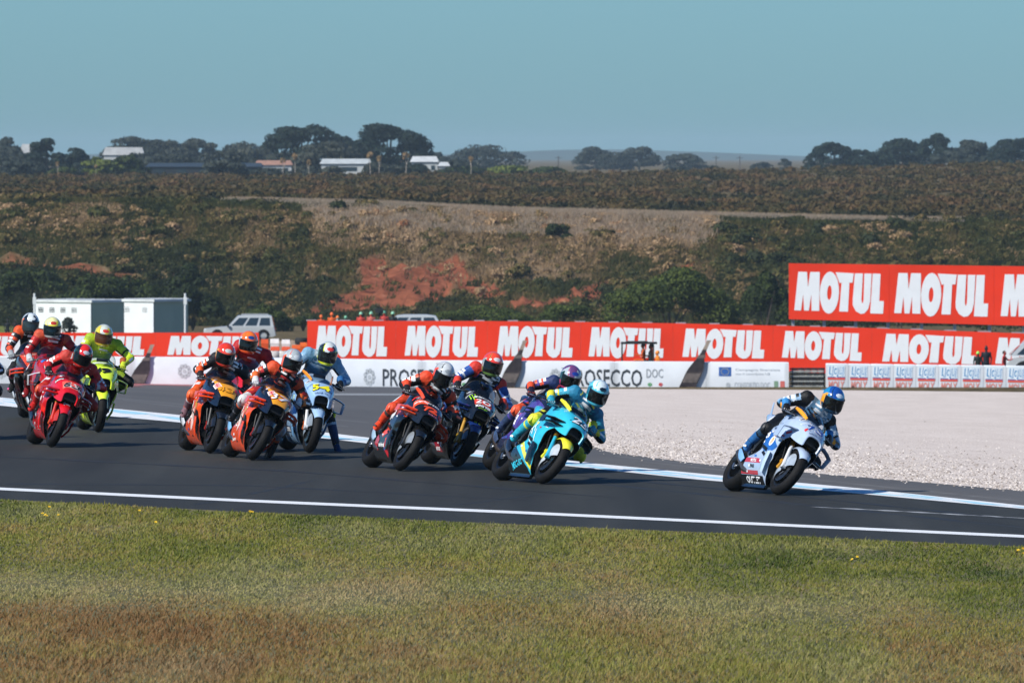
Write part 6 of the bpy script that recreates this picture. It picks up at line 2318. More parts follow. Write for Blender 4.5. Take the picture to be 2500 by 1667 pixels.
for px, py_, sh_, label in ((18, 781, '#20262c', 'spectator in dark clothes left of the cabins, nearest the left edge'), (37, 784, '#2a2426', 'spectator in dark clothes left of the cabins, right of the pair')):
    p = W(px, py_, 648); z0 = terr(p.x, 648)
    person(p.x, 648, z0, max(1.5, p.z - z0), sh_, '#1c2024', label, None, R(-80))
D4 = 456
for px, py_, hat, sh_, label, arms in ((2388, 858, '#8fd65a', '#1c2a26', 'marshal in bright green cap crouching behind the printed fence at right', 0), (2408, 845, None, '#1a2430', 'dark haired person in dark jacket behind the printed fence at right', 0), (2452, 857, None, '#cc3a34', 'person in a red and black jacket beside the white van', 1)):
    p = W(px, py_, D4); z0 = terr(p.x, D4)
    person(p.x, D4, z0, p.z - z0, sh_, '#1c2024', label, hat, R(-90 if arms == 0 else -20), arms=arms)
# buggy with canopy behind the fence
q = W(1560, 880, 455); z0 = terr(q.x, 455)
bg_ = thing('utility_buggy', 'small utility buggy with a black canopy behind the white fence', 'buggy', (q.x, 455, z0))
H = W(0, 835, 455).z - z0; wB = 88 / F_PX * 455
MB().box((0, 0, H - .04), (wB, 1.3, .09)).box((-.1, 0, H + .02), (wB * .6, 1.1, .05)).build('canopy', M_DARK, bg_)
for x in (-.47, .40):
    for y in (-.55, .55):
        MB().tube([(x * wB, y, .5), (x * wB * 1.0, y, H - .05)], .03, 6).build('post', M_DARK, bg_)
bd = MB(); bd.loft([[Vector((x * wB, sy * .62, z)) for sy, z in ((-1, .3), (1, .3), (1, zt), (-1, zt))] for x, zt in ((-.62, .62), (-.45, .75), (-.2, .72), (-.15, .55), (.45, .55), (.6, .8), (.62, .8))])
bd.build('body', mat('buggy_body', '#2a2e30', rough=.5, var=.1), bg_)
MB().box((.12 * wB, 0, .86), (.5, 1.1, .16)).box((.30 * wB, 0, 1.15), (.12, 1.1, .5)).build('seat', M_DARK, bg_)
for x in (-.42, .42):
    for y in (-.62, .62):
        MB().lathe([(.10, -.1), (.26, -.11), (.30, 0), (.26, .11), (.10, .1), (.0, 0)], (x * wB, y, .30), 'y', 16).build('wheel', rubber_mat(), bg_)
MB().tube([(-.2 * wB, -.2, .8), (-.12 * wB, -.2, 1.05)], .02, 6).build('steering_column', M_DARK, bg_)
person(q.x + .12 * wB, 455 - .28, z0 + .50, 1.66, '#e8641e', '#22262a', 'marshal in orange sitting at the front of the buggy', '#2a2c2e', R(180), True)
person(q.x + .34 * wB, 455 + .30, z0 + .46, 1.64, '#e0601e', '#22262a', 'marshal in orange sitting further back in the buggy', None, R(180), True)
person(q.x + .50 * wB, 454 - .6, terr(q.x, 454), 1.48, '#f08a28', '#e07a22', 'marshal bending in bright orange at the right of the buggy', '#f08a28', R(200))
# white box on the wall
# van at the right edge
q = W(2520, 890, 460); z0 = terr(q.x, 460)
car(2452, 2700, 822, 460, True, 'white van cut by the right edge of the picture', 'van', 2, [(.02, .57), (.03, .95), (.06, .99), (.70, 1.0), (.78, .96), (.94, .57)], name='parked_van', rack=False)

def helmet(base, crown, side, chin, badge, visor='#0a0c0e', wave=16, ph=0, k=38):
    def fn(az, el):
        a = abs(az)
        if el < -22 + .12 * max(0, a - 40) and a < 95: return 3
        if ((a - 4) / 20) ** 2 + ((el - 34) / 11) ** 2 < 1: return 4
        if abs(a - 48 - .5 * (el - 30)) < 3.5 and el > 12: return 3
        if el > 28 + wave * math.sin(math.radians(az * 360 / k / 4 + ph)) + .12 * a: return 1
        if a > 70 and el < 18 + 10 * math.sin(math.radians(az * 4)): return 2
        return 0
    return {'cols': [base, crown, side, chin, badge], 'fn': fn, 'visor': visor}

LB = '#adc0d8'; NAVY = '#16356e'
def duc_regions(a, b):
    return [(a, [(.62, .60), (.40, .66), (.12, .60), (.0, .50), (.22, .42), (.46, .47)]),
            (b, [(.30, .30), (-.30, .30), (-.34, .22), (.34, .22)])]

RIDES = []
# ---- leading light blue machine
RIDES.append(dict(
    px=1898, py=1209, heading=20, lean=35,
    bike=dict(label='light blue and white racing motorcycle number 73 out in front beside the gravel', main=LB, fin=LB, sec='#2a6fc0', fork='#c9ccd0', fender=LB, belly='#17191c', tail=LB, tank=LB,
        nose=LB, rim='#202225', cover='#a8b4c0', screenedge='#f0a31c', screen='#9fb4c4', wing='loop', duct='#b9cfe4', cal='#d89a2a', shield='#7fb0de',
        regions=[('#1f63b4', [(.50, .50), (.42, .60), (.16, .68), (-.02, .62), (.02, .50), (.20, .42), (.42, .44)]),
                 ('#c9252c', [(.16, .335), (-.32, .335), (-.32, .285), (.20, .285)]),
                 ('#b3202a', [(.16, .205), (-.36, .205), (-.36, .165), (.18, .165)]),
                 ('#101216', [(.30, .16), (-.40, .16), (-.40, .05), (.34, .05)])],
        stickers=[('poly', ellipse(.37, .545, .075, .055, .5), '#e9eef2'), ('poly', ellipse(.375, .548, .052, .036, .5), '#f0a31c'),
                  ('text', 'BK8', .13, .60, .20, .075, .25, '#f2f5f7', 0), ('text', 'bet', .11, .525, .12, .04, .2, '#f2f5f7', 0),
                  ('text', 'MOTUL', .0, .31, .18, .035, 0, '#f2f5f7', .2), ('text', 'OUTLET', .02, .122, .42, .055, 0, '#f2f5f7', 0), ('text', 'PAR', -.02, .25, .13, .04, 0, '#1a1c20', 0),
                  ('text', 'WUAN', .30, .705, .15, .035, -.1, '#13264e', 0), ('poly', [(.57, .66), (.63, .70), (.63, .73), (.55, .69)], '#c9252c')],
        nosetext=[('73', .775, .02, .20, .125, 0, '#f4f7f9', .06, .1, .005), ('73', .775, .02, .19, .115, 0, '#1c4aa6', .015, .1, .009), ('Federal Oil', .855, 0, .15, .03, 0, '#24406e', 0, 0),
                  ('estrella', .58, -.70, .12, .03, .5, '#16305e', 0, 0), ('Vinales', .70, -.85, .13, .035, -.3, '#e8edf2', 0, 0), ('estrella', .58, .70, .12, .03, -.5, '#16305e', 0, 0)],
        noseoval=[('#e8edf2', .60, -.72, .13, .085, -.2), ('#23304a', .60, -.72, .11, .068, -.2), ('#e8edf2', .60, .80, .13, .085, .2), ('#23304a', .60, .80, .11, .068, .2)],
        nosepatch=[('#d22f35', .80, -.95, .06, .04, 0)], fendertext=('AMG', '#1a1c20')),
    rider=dict(dy=0.00, dz=0.00, label='rider in light blue and black leathers and bright blue helmet, alone in front', hang=.06, fw=.09, yaw=27, roll=14, pitch=14, headz=.0, heady=.05, seed=3,
        cl=dict(main='#6a9cc0', under='#0d1013', acc1='#d2e0ec', acc2='#15181b', shoulder='#15181b', arm='#93b8d8', farm='#3f7ba6', cuff='#f0a31c', thigh='#15181b', shin='#2a4a66', knee='#15181b', belly='#35637f', hump='#8fb3d0', neck='#c77f78'),
        glove=('#15181b', '#3d8fd0'), boot=('#2f6fae', '#dfe6ea'),
        helmet=helmet('#1f86b8', '#174a9c', '#f0a31c', '#16344a', '#e6edf2', wave=20))))
# ---- turquoise machine
TQ = '#35bcd6'
RIDES.append(dict(
    px=1322, py=1182, heading=20, lean=35,
    bike=dict(label='turquoise and yellow racing motorcycle number 25 leading the main group', main=TQ, sec='#f0ec3c', fork='#2aa6c4', fender='#f0ec3c', belly='#121417', tail=TQ, tank=TQ, nose=TQ,
        screenedge='#f0ec3c', screen='#4f7f93', wing='stack', wingcol='#1a2227', duct='#1a2227', cover='#c4cbd0', cal='#f0ec3c', shield='#1a1c1f', rim='#16181a',
        regions=[('#f0ec3c', [(.10, .36), (.02, .34), (.22, .20), (.36, .14), (.34, .20), (.16, .28)]), ('#f0ec3c', [(-.02, .46), (-.12, .42), (.30, .15), (.37, .12), (.38, .17)]),
                 ('#14171a', [(-.20, .36), (.28, .14), (.34, .05), (-.5, .05)])],
        stickers=[('text', 'PTT', .20, .56, .22, .10, .5, '#d9f2f6', 0), ('text', 'MSC-SC', -.06, .17, .36, .07, .18, '#39c3dd', .1), ('poly', ellipse(.24, .40, .14, .012, -.6), '#d9f2f6'), ('poly', ellipse(.33, .50, .012, .09, .2), '#d9f2f6')],
        nosetext=[('25', .785, .22, .21, .135, -.12, '#15181b', .07, .2, .005), ('25', .785, .22, .20, .125, -.12, '#f5f8f9', .02, .2, .009), ('TISSOT', .60, -.75, .10, .03, .3, '#d9f2f6', 0, 0)],
        noseoval=[('#86d3e2', .56, -.55, .09, .07, 0), ('#35bcd6', .56, -.55, .075, .055, 0)]),
    rider=dict(dy=-0.05, dz=0.00, label='rider in turquoise leathers with yellow cuffs and knees and a turquoise helmet', hang=.10, fw=.10, yaw=22, roll=14, pitch=18, heady=.06, seed=5,
        cl=dict(main='#226f96', under='#0d1013', acc1='#36a9c8', acc2='#f0ec3c', shoulder='#2d8db4', arm='#36a9c8', farm='#2d9dc0', cuff='#f0ec3c', thigh='#14181b', shin='#36b4cc', knee='#f0ec3c', belly='#1d5f82', hump='#2d8db4', neck='#1a4a62', slider='#f0ec3c'),
        glove=('#2aa3bd', '#f0ec3c'), boot=('#2fb4cc', '#e9eef0'),
        helmet=helmet('#62c4d8', '#d6e6ea', '#1f6f86', '#4fb8d0', '#15252c', wave=14, ph=30))))
# ---- black and red-orange machine 72
OR = '#f4512a'
RIDES.append(dict(
    px=974, py=1150, heading=15.5, lean=31,
    bike=dict(label='black and orange red racing motorcycle number 72 behind the turquoise one', main='#1a1d20', fin='#1a1d20', sec=OR, fork='#2a2c2e', darkfork=True, fender='#1a1d20', belly='#1a1d20', tail='#1a1d20', tank='#22262a', nose='#1c2024', nosecheek='#1c2024',
        screen='#20242a', screenedge=OR, wing='stack', wingcol='#f05a34', duct='#22262a', cover='#90979c', cal='#2a2c2e', shield='#9fb8c8',
        regions=[(OR, [(.62, .63), (.72, .80), (.40, .80), (.34, .70), (.48, .62)]), (OR, [(.20, .50), (.02, .52), (-.08, .40), (.02, .33), (.24, .40)]), ('#c8202c', [(.36, .24), (.20, .34), (.10, .22), (.28, .12)]), ('#c8202c', [(-.10, .30), (-.2, .36), (-.32, .24), (-.2, .20)])],
        stickers=[('text', 'sterilgarda', .52, .705, .24, .045, -.35, '#f2f4f5', 0), ('text', 'MooneyB', .16, .60, .26, .09, .4, '#e6eaec', .2), ('text', 'sterilgarda', .02, .245, .26, .05, 0, '#f2f4f5', 0), ('text', 'SW', .06, .44, .14, .06, .2, '#15181b', 0)],
        nosetext=[('sterilgarda', .665, -.88, .20, .04, -.45, '#f4f5f6', .02, 0, .009), ('72', .80, -.05, .16, .10, 0, OR, .05, .1), ('aprilia', .70, .1, .15, .045, 0, '#f2f4f5', .02, .2), ('APRILIA', .55, -.70, .14, .03, .1, '#f2f4f5', 0, 0), ('RACING', .60, -.85, .13, .03, .1, '#f0a0a0', 0, 0), ('bank', .865, .3, .1, .03, 0, '#e07a90', 0, 0)],
        noseoval=[('#d8242e', .80, .95, .14, .10, .3)], nosepatch=[('#d8242e', .50, -.95, .16, .035, .1), ('#f4512a', .665, -.88, .25, .11, -.45)]),
    rider=dict(dy=-0.06, dz=0.00, label='rider in black leathers with orange shoulders and silver helmet on number 72', hang=.05, fw=.08, yaw=20, roll=16, pitch=20, heady=.03, seed=8,
        cl=dict(main='#1b1e21', under='#0d0f11', acc1='#e9edef', acc2=OR, shoulder=OR, arm='#1b1e21', farm='#1d2124', cuff='#22262a', thigh='#d8461f', shin='#4a4644', knee=OR, belly='#15181a', hump='#1b1e21', neck='#15181a', slider=OR),
        glove=('#24282b', OR), boot=(OR, '#2a2c2e'), 
        helmet=helmet('#aeb4b6', '#cfd4d5', OR, '#1b1e21', '#9aa0a2', wave=24, k=26))))
# ---- dark blue machine 20
RIDES.append(dict(
    px=1114, py=1141, heading=14.5, lean=26,
    bike=dict(label='black and dark blue racing motorcycle number 20 with neon green claw marks', main='#10161f', sec='#183a86', fork='#b58a34', fender='#16306e', belly='#12161c', tail='#10161f', tank='#141b26', nose='#0f141b', screen='#8d979c',
        wing='stack', wingcol='#16306e', duct='#2a3340', cover='#4a4e54', cal='#c9a032', shield='#8a2230',
        regions=[('#16306e', [(.74, .80), (.66, .68), (.36, .62), (.30, .72), (.5, .80)]), ('#a81f2c', [(.30, .30), (.10, .36), (-.2, .26), (-.1, .14), (.28, .14)])],
        stickers=[('claw', .40, .68, .15, '#8fd61f'), ('text', 'GYTR', .10, .25, .2, .06, 0, '#e6eaec', 0), ('text', 'AXXIS', .0, .17, .2, .04, 0, '#e6eaec', 0)],
        nosepatch=[('#e2402e', .765, .0, .21, .105, 0)],
        nosetext=[('20', .765, .0, .17, .085, 0, '#f4f5f6', .02, .15, .010), ('ENEOS', .685, 0, .19, .045, 0, '#f2f4f5', .03, 0, .008), ('MONSTER', .835, 0, .18, .04, 0, '#f2f4f5', .03, 0, .008), ('energy', .865, 0, .10, .02, 0, '#8fd61f', 0, 0, .008), ('YAMAHA', .5, -.75, .14, .05, .2, '#e6eaec', .02, 0), ('Semakin', .58, -1.0, .14, .04, .1, '#e6eaec', 0, .2)],
        noseclaw=(.66, -.78, .13, .13, '#a4e01f'), fendertext=('m m', '#c5e63a')),
    rider=dict(dy=-0.04, dz=0.00, label='rider in black and dark blue leathers with a glossy red helmet on number 20', hang=.05, fw=.0, up=.9, yaw=20, roll=12, pitch=10, heady=.02, seed=11,
        cl=dict(main='#15191f', under='#0d0f11', acc1='#1d4a9a', acc2='#dfe5e9', shoulder='#e03a2c', arm='#2c5aa6', farm='#1d3f78', cuff='#e0402e', thigh='#15191f', shin='#15191f', knee='#1d4a9a', belly='#11151a', hump='#15191f', neck='#e02c34'),
        glove=('#191c20', '#e0402e'), boot=('#15191f', '#30506e'),
        helmet=helmet('#ee3d24', '#f0492a', '#9aa6a0', '#5a7a3a', '#e6e0dc', wave=10))))
# ---- purple machine hidden behind the turquoise one
RIDES.append(dict(
    px=1281, py=1157, heading=17, lean=31,
    bike=dict(label='purple and dark blue racing motorcycle mostly hidden behind the turquoise one', main='#4b3f8e', sec='#c9ccd8', fork='#26304a', darkfork=True, fender='#26304a', belly='#1a2236', tail='#26304a', tank='#26304a', nose='#222c48', screen='#2a3348', wing='stack', wingcol='#26304a', shield='#3a4a66',
        regions=[('#5d4fae', [(.36, .66), (.02, .66), (.0, .50), (.30, .50)]), ('#26304a', [(.2, .34), (-.4, .34), (-.4, .05), (.3, .05)])],
        stickers=[('text', 'ARS', .13, .615, .20, .05, 1.2, '#f2f4f7', 0), ('text', '88', .20, .58, .14, .07, 1.2, '#f2f4f7', 0)],
        nosetext=[('88', .72, 0, .16, .11, 0, '#f2f4f7', .03, .1)]),
    rider=dict(dy=-0.12, dz=0.00, label='rider in dark blue leathers with a white and purple helmet beside the turquoise rider', hang=.10, fw=.08, yaw=22, roll=12, pitch=16, heady=.05, seed=14,
        cl=dict(main='#1c2a52', under='#0d1018', acc1='#e8532c', acc2='#5d4fae', shoulder='#25386a', arm='#3a3f7e', farm='#22305e', cuff='#3a3f7e', thigh='#1c2a52', shin='#3c4878', knee='#f0592e', belly='#16213f', hump='#25386a', neck='#16213f', slider='#f0592e'),
        glove=('#241f3c', '#e8532c'), knuckle='#e8532c', boot=('#33476a', '#c8ccd4'),
        helmet=helmet('#aebcc4', '#6a3f74', '#1f3f34', '#a8305e', '#223f9a', wave=26, k=22))))
# ---- orange machine 37
KO = '#f5541c'; KY = '#f5a51e'
RIDES.append(dict(
    px=614, py=1124, heading=13.5, lean=27,
    bike=dict(label='orange and dark blue racing motorcycle with yellow nose and white number 37', main=KO, sec='#15203a', fork='#2a2c2e', darkfork=True, fender='#15181c', belly=KO, tail='#15203a', tank='#1b2338', nose=KY, nosecheek='#141c30', lip='#15181c', nosespan=.215, screen='#5a3038', screenedge=None, wing='stack', wingcol=KO, duct='#e8491a', cover='#1c1e20', cal='#a8322a', shield='#7fb4dc', rim='#2a2620',
        regions=[('#1a2338', [(.16, .80), (.30, .70), (.10, .66), (.02, .74)]), ('#d3202c', [(.55, .68), (.50, .60), (.36, .60), (.30, .68), (.44, .72)]), (KY, [(.46, .60), (.36, .52), (.30, .58), (.36, .64)]), ('#1a1d24', [(.36, .52), (.44, .50), (.42, .30), (.30, .20), (.28, .34)])],
        stickers=[('text', 'Red Bull', .12, .52, .24, .055, .8, '#f6ece4', .1), ('text', 'KTM', .04, .40, .2, .05, .5, '#f6ece4', .1), ('text', 'Motorex', -.1, .20, .22, .04, .1, '#f6ece4', .1)] + [('poly', [(.26 - k * .045, .56 - k * .02), (.275 - k * .045, .56 - k * .02), (.20 - k * .045, .36 - k * .02), (.185 - k * .045, .36 - k * .02)], '#f1e0d8') for k in range(4)],
        nosetext=[('37', .765, .10, .22, .14, -.05, '#d3202c', .06, .15, .006), ('37', .765, .10, .205, .13, -.05, '#f7f7f5', .02, .15, .010), ('KTM', .55, -.7, .12, .05, .7, '#f2f4f5', .02, 0)],
        nosepatch=[('#f4efe8', .70, -.66, .115, .115, .1), ('#d3202c', .70, -.66, .10, .10, .1), ('#d3202c', .72, .85, .10, .09, -.1)]),
    rider=dict(dy=-0.06, dz=0.04, label='rider in dark leathers with silver and orange helmet, one leg trailing, on number 37', hang=.04, fw=.06, yaw=22, roll=14, pitch=12, heady=.05, seed=17, footL=Vector((-.28, .40, .20)), toeL=(.8, .2, -.55), kneeL=(1, .5, 0),
        cl=dict(main='#171a22', under='#0d0f12', acc1='#c42a30', acc2='#f0642a', shoulder='#ea5a30', arm='#20242e', farm='#20242e', cuff='#f08a3a', thigh='#c42a30', shin='#8e9096', knee='#d8dadb', belly='#141720', hump='#171a22', neck='#a82830', slider='#d8dadb'),
        glove=('#e4e6e6', '#f0702e'), boot=('#17191d', '#2a2c30'),
        helmet=helmet('#c3cacb', '#aeb6b8', '#f0641e', '#e2604a', '#d6dcdc', wave=22, ph=40))))
# ---- orange machine left of it
RIDES.append(dict(
    px=511, py=1107, heading=14, lean=17,
    bike=dict(label='orange racing motorcycle with a yellow nose, just left of number 37', main=KO, sec='#15203a', fork='#2a2c2e', darkfork=True, fender='#15181c', belly=KO, tail='#15203a', tank='#1b2338', nose=KY, nosecheek='#141c30', lip='#15181c', nosespan=.225, screen='#3c3038', wing='stack', wingcol=KO, duct='#e8491a', cover='#1c1e20', cal='#a8322a', shield='#c8ccd0', rim='#2a2620',
        regions=[('#1a2338', [(.16, .80), (.30, .70), (.10, .66), (.02, .74)]), ('#d3202c', [(.55, .68), (.50, .60), (.36, .60), (.30, .68), (.44, .72)]), (KY, [(.46, .60), (.36, .50), (.28, .58), (.36, .64)]), ('#1a1d24', [(.36, .52), (.44, .50), (.42, .30), (.30, .20), (.28, .34)])],
        stickers=[('text', 'Red Bull', .12, .52, .24, .055, .8, '#f6ece4', .1), ('text', 'KTM', .02, .38, .2, .05, .5, '#f6ece4', .1)] + [('poly', [(.26 - k * .045, .54 - k * .02), (.275 - k * .045, .54 - k * .02), (.18 - k * .045, .30 - k * .02), (.165 - k * .045, .30 - k * .02)], '#f1e0d8') for k in range(4)],
        nosetext=[('43', .79, .0, .17, .10, -.05, '#5a3c14', .012, .15, .006), ('43', .79, .0, .165, .095, -.05, '#f0a11c', .0, .15, .010), ('KTM', .55, -.7, .12, .05, .7, '#f2f4f5', .02, 0)],
        nosepatch=[('#f4efe8', .70, -.74, .12, .12, .1), ('#d3202c', .70, -.74, .105, .105, .1), ('#d3202c', .74, .75, .10, .09, -.1)]),
    rider=dict(dy=-0.09, dz=-0.05, label='rider in black and orange leathers with red orange helmet, left of number 37', hang=.04, fw=.10, yaw=14, roll=10, pitch=16, seed=19,
        cl=dict(main='#1a1c24', under='#0d0f12', acc1='#f0591e', acc2='#e4e7e9', shoulder='#1d2029', arm='#20242e', farm='#22262f', cuff='#f0591e', thigh='#f0591e', shin='#ea5a24', knee='#f0642a', belly='#15171e', hump='#1a1c24', neck='#c03a2c', slider='#f0642a'),
        glove=('#2a2022', '#f0591e'), boot=('#8a6a74', '#2a2c2e'),
        helmet=helmet('#ee4a1c', '#e23a1e', '#f0a01e', '#c22c20', '#cfd8d0', wave=12))))
# ---- light blue machine 54
RIDES.append(dict(
    px=754, py=1106, heading=13, lean=12,
    bike=dict(label='light blue racing motorcycle with yellow number 54 and orange screen edges', main='#8fb4d8', sec='#1f4a8a', fork='#c9ccd0', fender='#9dbddc', belly='#8fb4d8', tail=LB, tank=LB, nose='#9dbfe0', screen='#9aa4aa', screenedge='#f2931c', wing='loop', wingcol='#86aed6', duct='#6c9cc8', cover='#8d9aa6', cal='#d86a2a', shield='#7fb0de',
        regions=duc_regions('#1f4a8a', '#17305c'),
        stickers=[('text', 'BK8', .12, .58, .22, .09, .2, '#f2f5f7', 0), ('text', 'MOTUL', .0, .26, .3, .05, 0, '#f2f5f7', .2)],
        nosetext=[('54', .765, .05, .23, .145, 0, '#2a2a1c', .07, .1, .005), ('54', .765, .05, .215, .135, 0, '#f4e61e', .03, .1, .009), ('Federal Oil', .855, 0, .16, .035, 0, '#24406e', 0, 0), ('Vinales', .70, -.90, .13, .035, 0, '#24406e', 0, 0), ('Vinales', .72, .92, .13, .035, 0, '#24406e', 0, 0)],
        noseoval=[('#e8edf2', .60, -.78, .12, .08, -.2), ('#23304a', .60, -.78, .10, .064, -.2), ('#e8edf2', .60, .86, .12, .08, .2), ('#23304a', .60, .86, .10, .064, .2)], fendertext=('AMG', '#33404e')),
    rider=dict(dy=0.06, dz=-0.07, label='rider in pale blue leathers with one leg dangling beside the number 54 motorcycle', hang=.06, fw=-.02, up=.9, yaw=14, roll=10, pitch=14, seed=23, footL=Vector((.02, .52, .14)), toeL=(.75, .25, -.55), kneeL=(1, .5, .2),
        cl=dict(main='#3f7796', under='#0d1114', acc1='#9cc0da', acc2='#c8d8e4', shoulder='#7fb0d0', arm='#8fb8d6', farm='#6ea2c6', cuff='#2a6aa8', thigh='#14171a', shin='#14171a', knee='#14171a', belly='#32607c', hump='#7fb0d0', neck='#20303a', slider='#d8e61e'),
        glove=('#17191c', '#2a6aa8'), boot=('#1c3f6e', '#d8e61e'),
        helmet=helmet('#2a2f30', '#cfd6d6', '#3a6a4a', '#d8e01e', '#e03a2c', visor='#14181a', wave=22, k=24))))
# ---- red machine behind the orange pair
RD = '#c8151e'
RIDES.append(dict(
    px=583, py=1081, heading=12, lean=12,
    bike=dict(label='red racing motorcycle mostly hidden behind the two orange ones', main=RD, sec='#e8eaec', fork='#c9a032', fender=RD, belly=RD, tail=RD, tank=RD, nose=RD, screen='#7a4a50', wing='loop', wingcol='#c8151e', duct='#8a1016', shield='#c8ccd0',
        regions=[('#e8eaec', [(.5, .55), (.2, .65), (.1, .55), (.4, .48)])], stickers=[], nosetext=[('31', .72, 0, .17, .11, 0, '#f2f4f5', .03, .1)]),
    rider=dict(dy=-0.08, dz=-0.05, label='rider in plain red leathers with an orange helmet sitting up behind the two orange motorcycles', hang=.06, fw=-.02, up=1.1, yaw=16, roll=8, pitch=10, seed=29,
        cl=dict(main='#a8141c', under='#170c0e', acc1='#c41c24', acc2='#8a1016', shoulder='#c01820', arm='#b8161e', farm='#a8141c', cuff='#e0dcd8', thigh='#a8141c', shin='#a8141c', knee='#1a1214', belly='#7c1820', hump='#a8141c', neck='#d8402a'),
        glove=('#1a1416', '#c01820'), boot=('#8a1016', '#e0dcd8'),
        helmet=helmet('#f26a1c', '#f4761e', '#c8d0d8', '#e25a2a', '#1c4a8e', wave=8))))
# ---- red machine 63
RIDES.append(dict(
    px=124, py=1092, heading=12, lean=21,
    bike=dict(label='bright red racing motorcycle number 63 nearest to the left edge', main='#d3141e', sec='#a80f18', fork='#b8241e', fender='#d3141e', belly='#c8121c', tail='#d3141e', tank='#d3141e', nose='#d3141e', nosespan=.28, screen='#4a3a40', wing='stack', wingcol='#c8121c', duct='#d3141e', cover='#c8382a', cal='#e8702a', shield='#22262a', rim='#22201c',
        regions=[('#ee2a1c', [(.48, .46), (.40, .52), (.20, .50), (.12, .38), (.34, .30)]), ('#15181c', [(.02, .52), (-.15, .44), (-.2, .30), (-.05, .30), (.06, .42)])],
        stickers=[('text', 'Lenovo', .47, .715, .20, .04, -.3, '#f4f5f6', .03), ('poly', ellipse(.60, .685, .06, .018, -.3), '#2a5fae'), ('poly', ellipse(.23, .58, .06, .03, .3), '#f0d0cc'), ('text', 'Monster', -.02, .40, .16, .05, -.9, '#f2f4f5', 0), ('text', 'SHELL', .16, .20, .16, .04, 0, '#f4d6d4', 0)],
        nosetext=[('63', .775, .10, .22, .115, 0, '#f6f6f6', .06, .25, .007), ('63', .775, .10, .21, .105, 0, '#15181b', .015, .25, .010), ('Lenovo', .62, -.95, .17, .045, -.5, '#f4f5f6', .03, 0, .008), ('Lenovo', .80, .95, .15, .04, .3, '#f4f5f6', .03, 0, .008)],
        nosepatch=[('#15181b', .60, -.95, .19, .06, -.5), ('#15181b', .80, .95, .17, .055, .3), ('#e85a4a', .77, .10, .26, .155, 0), ('#2a5fae', .56, .60, .08, .05, .3), ('#cfe0ea', .52, -.62, .07, .07, .4)], fendertext=('Lenovo', '#f4f5f6')),
    rider=dict(dy=-0.00, dz=-0.05, label='rider in red leathers with a red and black helmet on number 63', hang=.05, fw=.08, yaw=18, roll=16, pitch=18, heady=.02, seed=31,
        cl=dict(main='#c8161e', under='#1a0c0e', acc1='#e8453a', acc2='#eef0f2', shoulder='#d8483c', arm='#e02a22', farm='#d8201e', cuff='#d8d4d2', thigh='#b0121a', shin='#a8141c', knee='#c8362a', belly='#8a0f16', hump='#c8161e', neck='#a01016', slider='#c8502a'),
        glove=('#1c1416', '#c8161e'), boot=('#c8241e', '#1a1c1e'),
        helmet=helmet('#1c2420', '#e0281e', '#1d4a34', '#c02a1e', '#c8ccd0', wave=28, k=28))))
# ---- fluorescent yellow machine 49
FY = '#d9f23a'
RIDES.append(dict(
    px=239, py=1056, heading=10.5, lean=6,
    bike=dict(label='fluorescent yellow racing motorcycle with black number 49', main=FY, sec='#15191c', fork='#2a2c2e', darkfork=True, fender=FY, belly='#bcd42c', tail=FY, tank='#d3dde0', nose=FY, screen='#aab2a4', wing='loop', wingcol=FY, duct=FY, cover='#3a3d40', cal='#c8442a', shield='#b8c8d0',
        regions=[('#15191c', [(.30, .60), (.0, .60), (-.1, .40), (.2, .42)])],
        stickers=[('text', 'VR46', .14, .52, .24, .08, .1, FY, .1)],
        nosetext=[('49', .765, 0, .21, .125, 0, '#14171a', .05, .2, .009), ('Pertamina', .57, 0, .16, .03, 0, '#3a4a5a', 0, 0)],
        nosepatch=[('#eef2f0', .54, 0, .24, .11, 0)]),
    rider=dict(dy=0.00, dz=-0.05, label='rider in fluorescent yellow leathers with a bronze visor sitting upright on number 49', hang=.05, fw=-.04, up=1.0, yaw=14, roll=8, pitch=12, seed=37,
        cl=dict(main='#b4ce2c', under='#39471c', acc1='#d6ee38', acc2='#1c2618', shoulder='#a8c42a', arm='#cde534', farm='#cde534', cuff='#e8f23c', thigh='#8aa822', shin='#7f9a20', knee='#15191c', belly='#9ab828', hump='#a8c828', neck='#c8dc20'),
        glove=('#d2e432', '#b05a2a'), knuckle='#a8402a', boot=('#aac828', '#15191c'), poleL=(-.5, 1, .1),
        helmet=helmet('#d8c83a', '#c8d0c4', '#d8d01e', '#c8a82c', '#d8402a', visor='#4a2c1e', wave=24, k=26))))
# ---- red machine with the yellow helmet
RIDES.append(dict(
    px=122, py=1042, heading=10, lean=4,
    bike=dict(label='dark red racing motorcycle mostly hidden behind number 63', main='#b8141c', sec='#e8eaec', fork='#c9a032', fender='#b8141c', belly='#b8141c', tail='#b8141c', tank='#b8141c', nose='#b8141c', screen='#8a8a80', wing='loop', wingcol='#e8eaec', duct='#8a1016', shield='#c8ccd0', regions=[], stickers=[],
        nosetext=[('23', .70, 0, .17, .11, 0, '#f2f4f5', .03, .1)], nosepatch=[('#2a6fc0', .58, -.6, .1, .08, .2), ('#e8e23a', .6, .8, .1, .1, 0)]),
    rider=dict(dy=0.00, dz=0.00, label='rider in red leathers with a yellow and white helmet sitting upright behind number 63', hang=.04, fw=-.04, up=1.0, yaw=10, roll=4, pitch=10, seed=41,
        cl=dict(main='#b0141c', under='#170c0e', acc1='#c82a24', acc2='#1c1a1c', shoulder='#d8583a', arm='#b8161e', farm='#20242a', cuff='#d8dadb', thigh='#b0141c', shin='#b0141c', knee='#1a1214', belly='#8a1218', hump='#b0141c', neck='#c01820'),
        glove=('#c8cacb', '#b8161e'), boot=('#8a1016', '#e0dcd8'),
        helmet=helmet('#e6d83a', '#e8e4a0', '#d8dcd8', '#b0b8b4', '#c03a28', visor='#0c1a20', wave=18, k=60))))
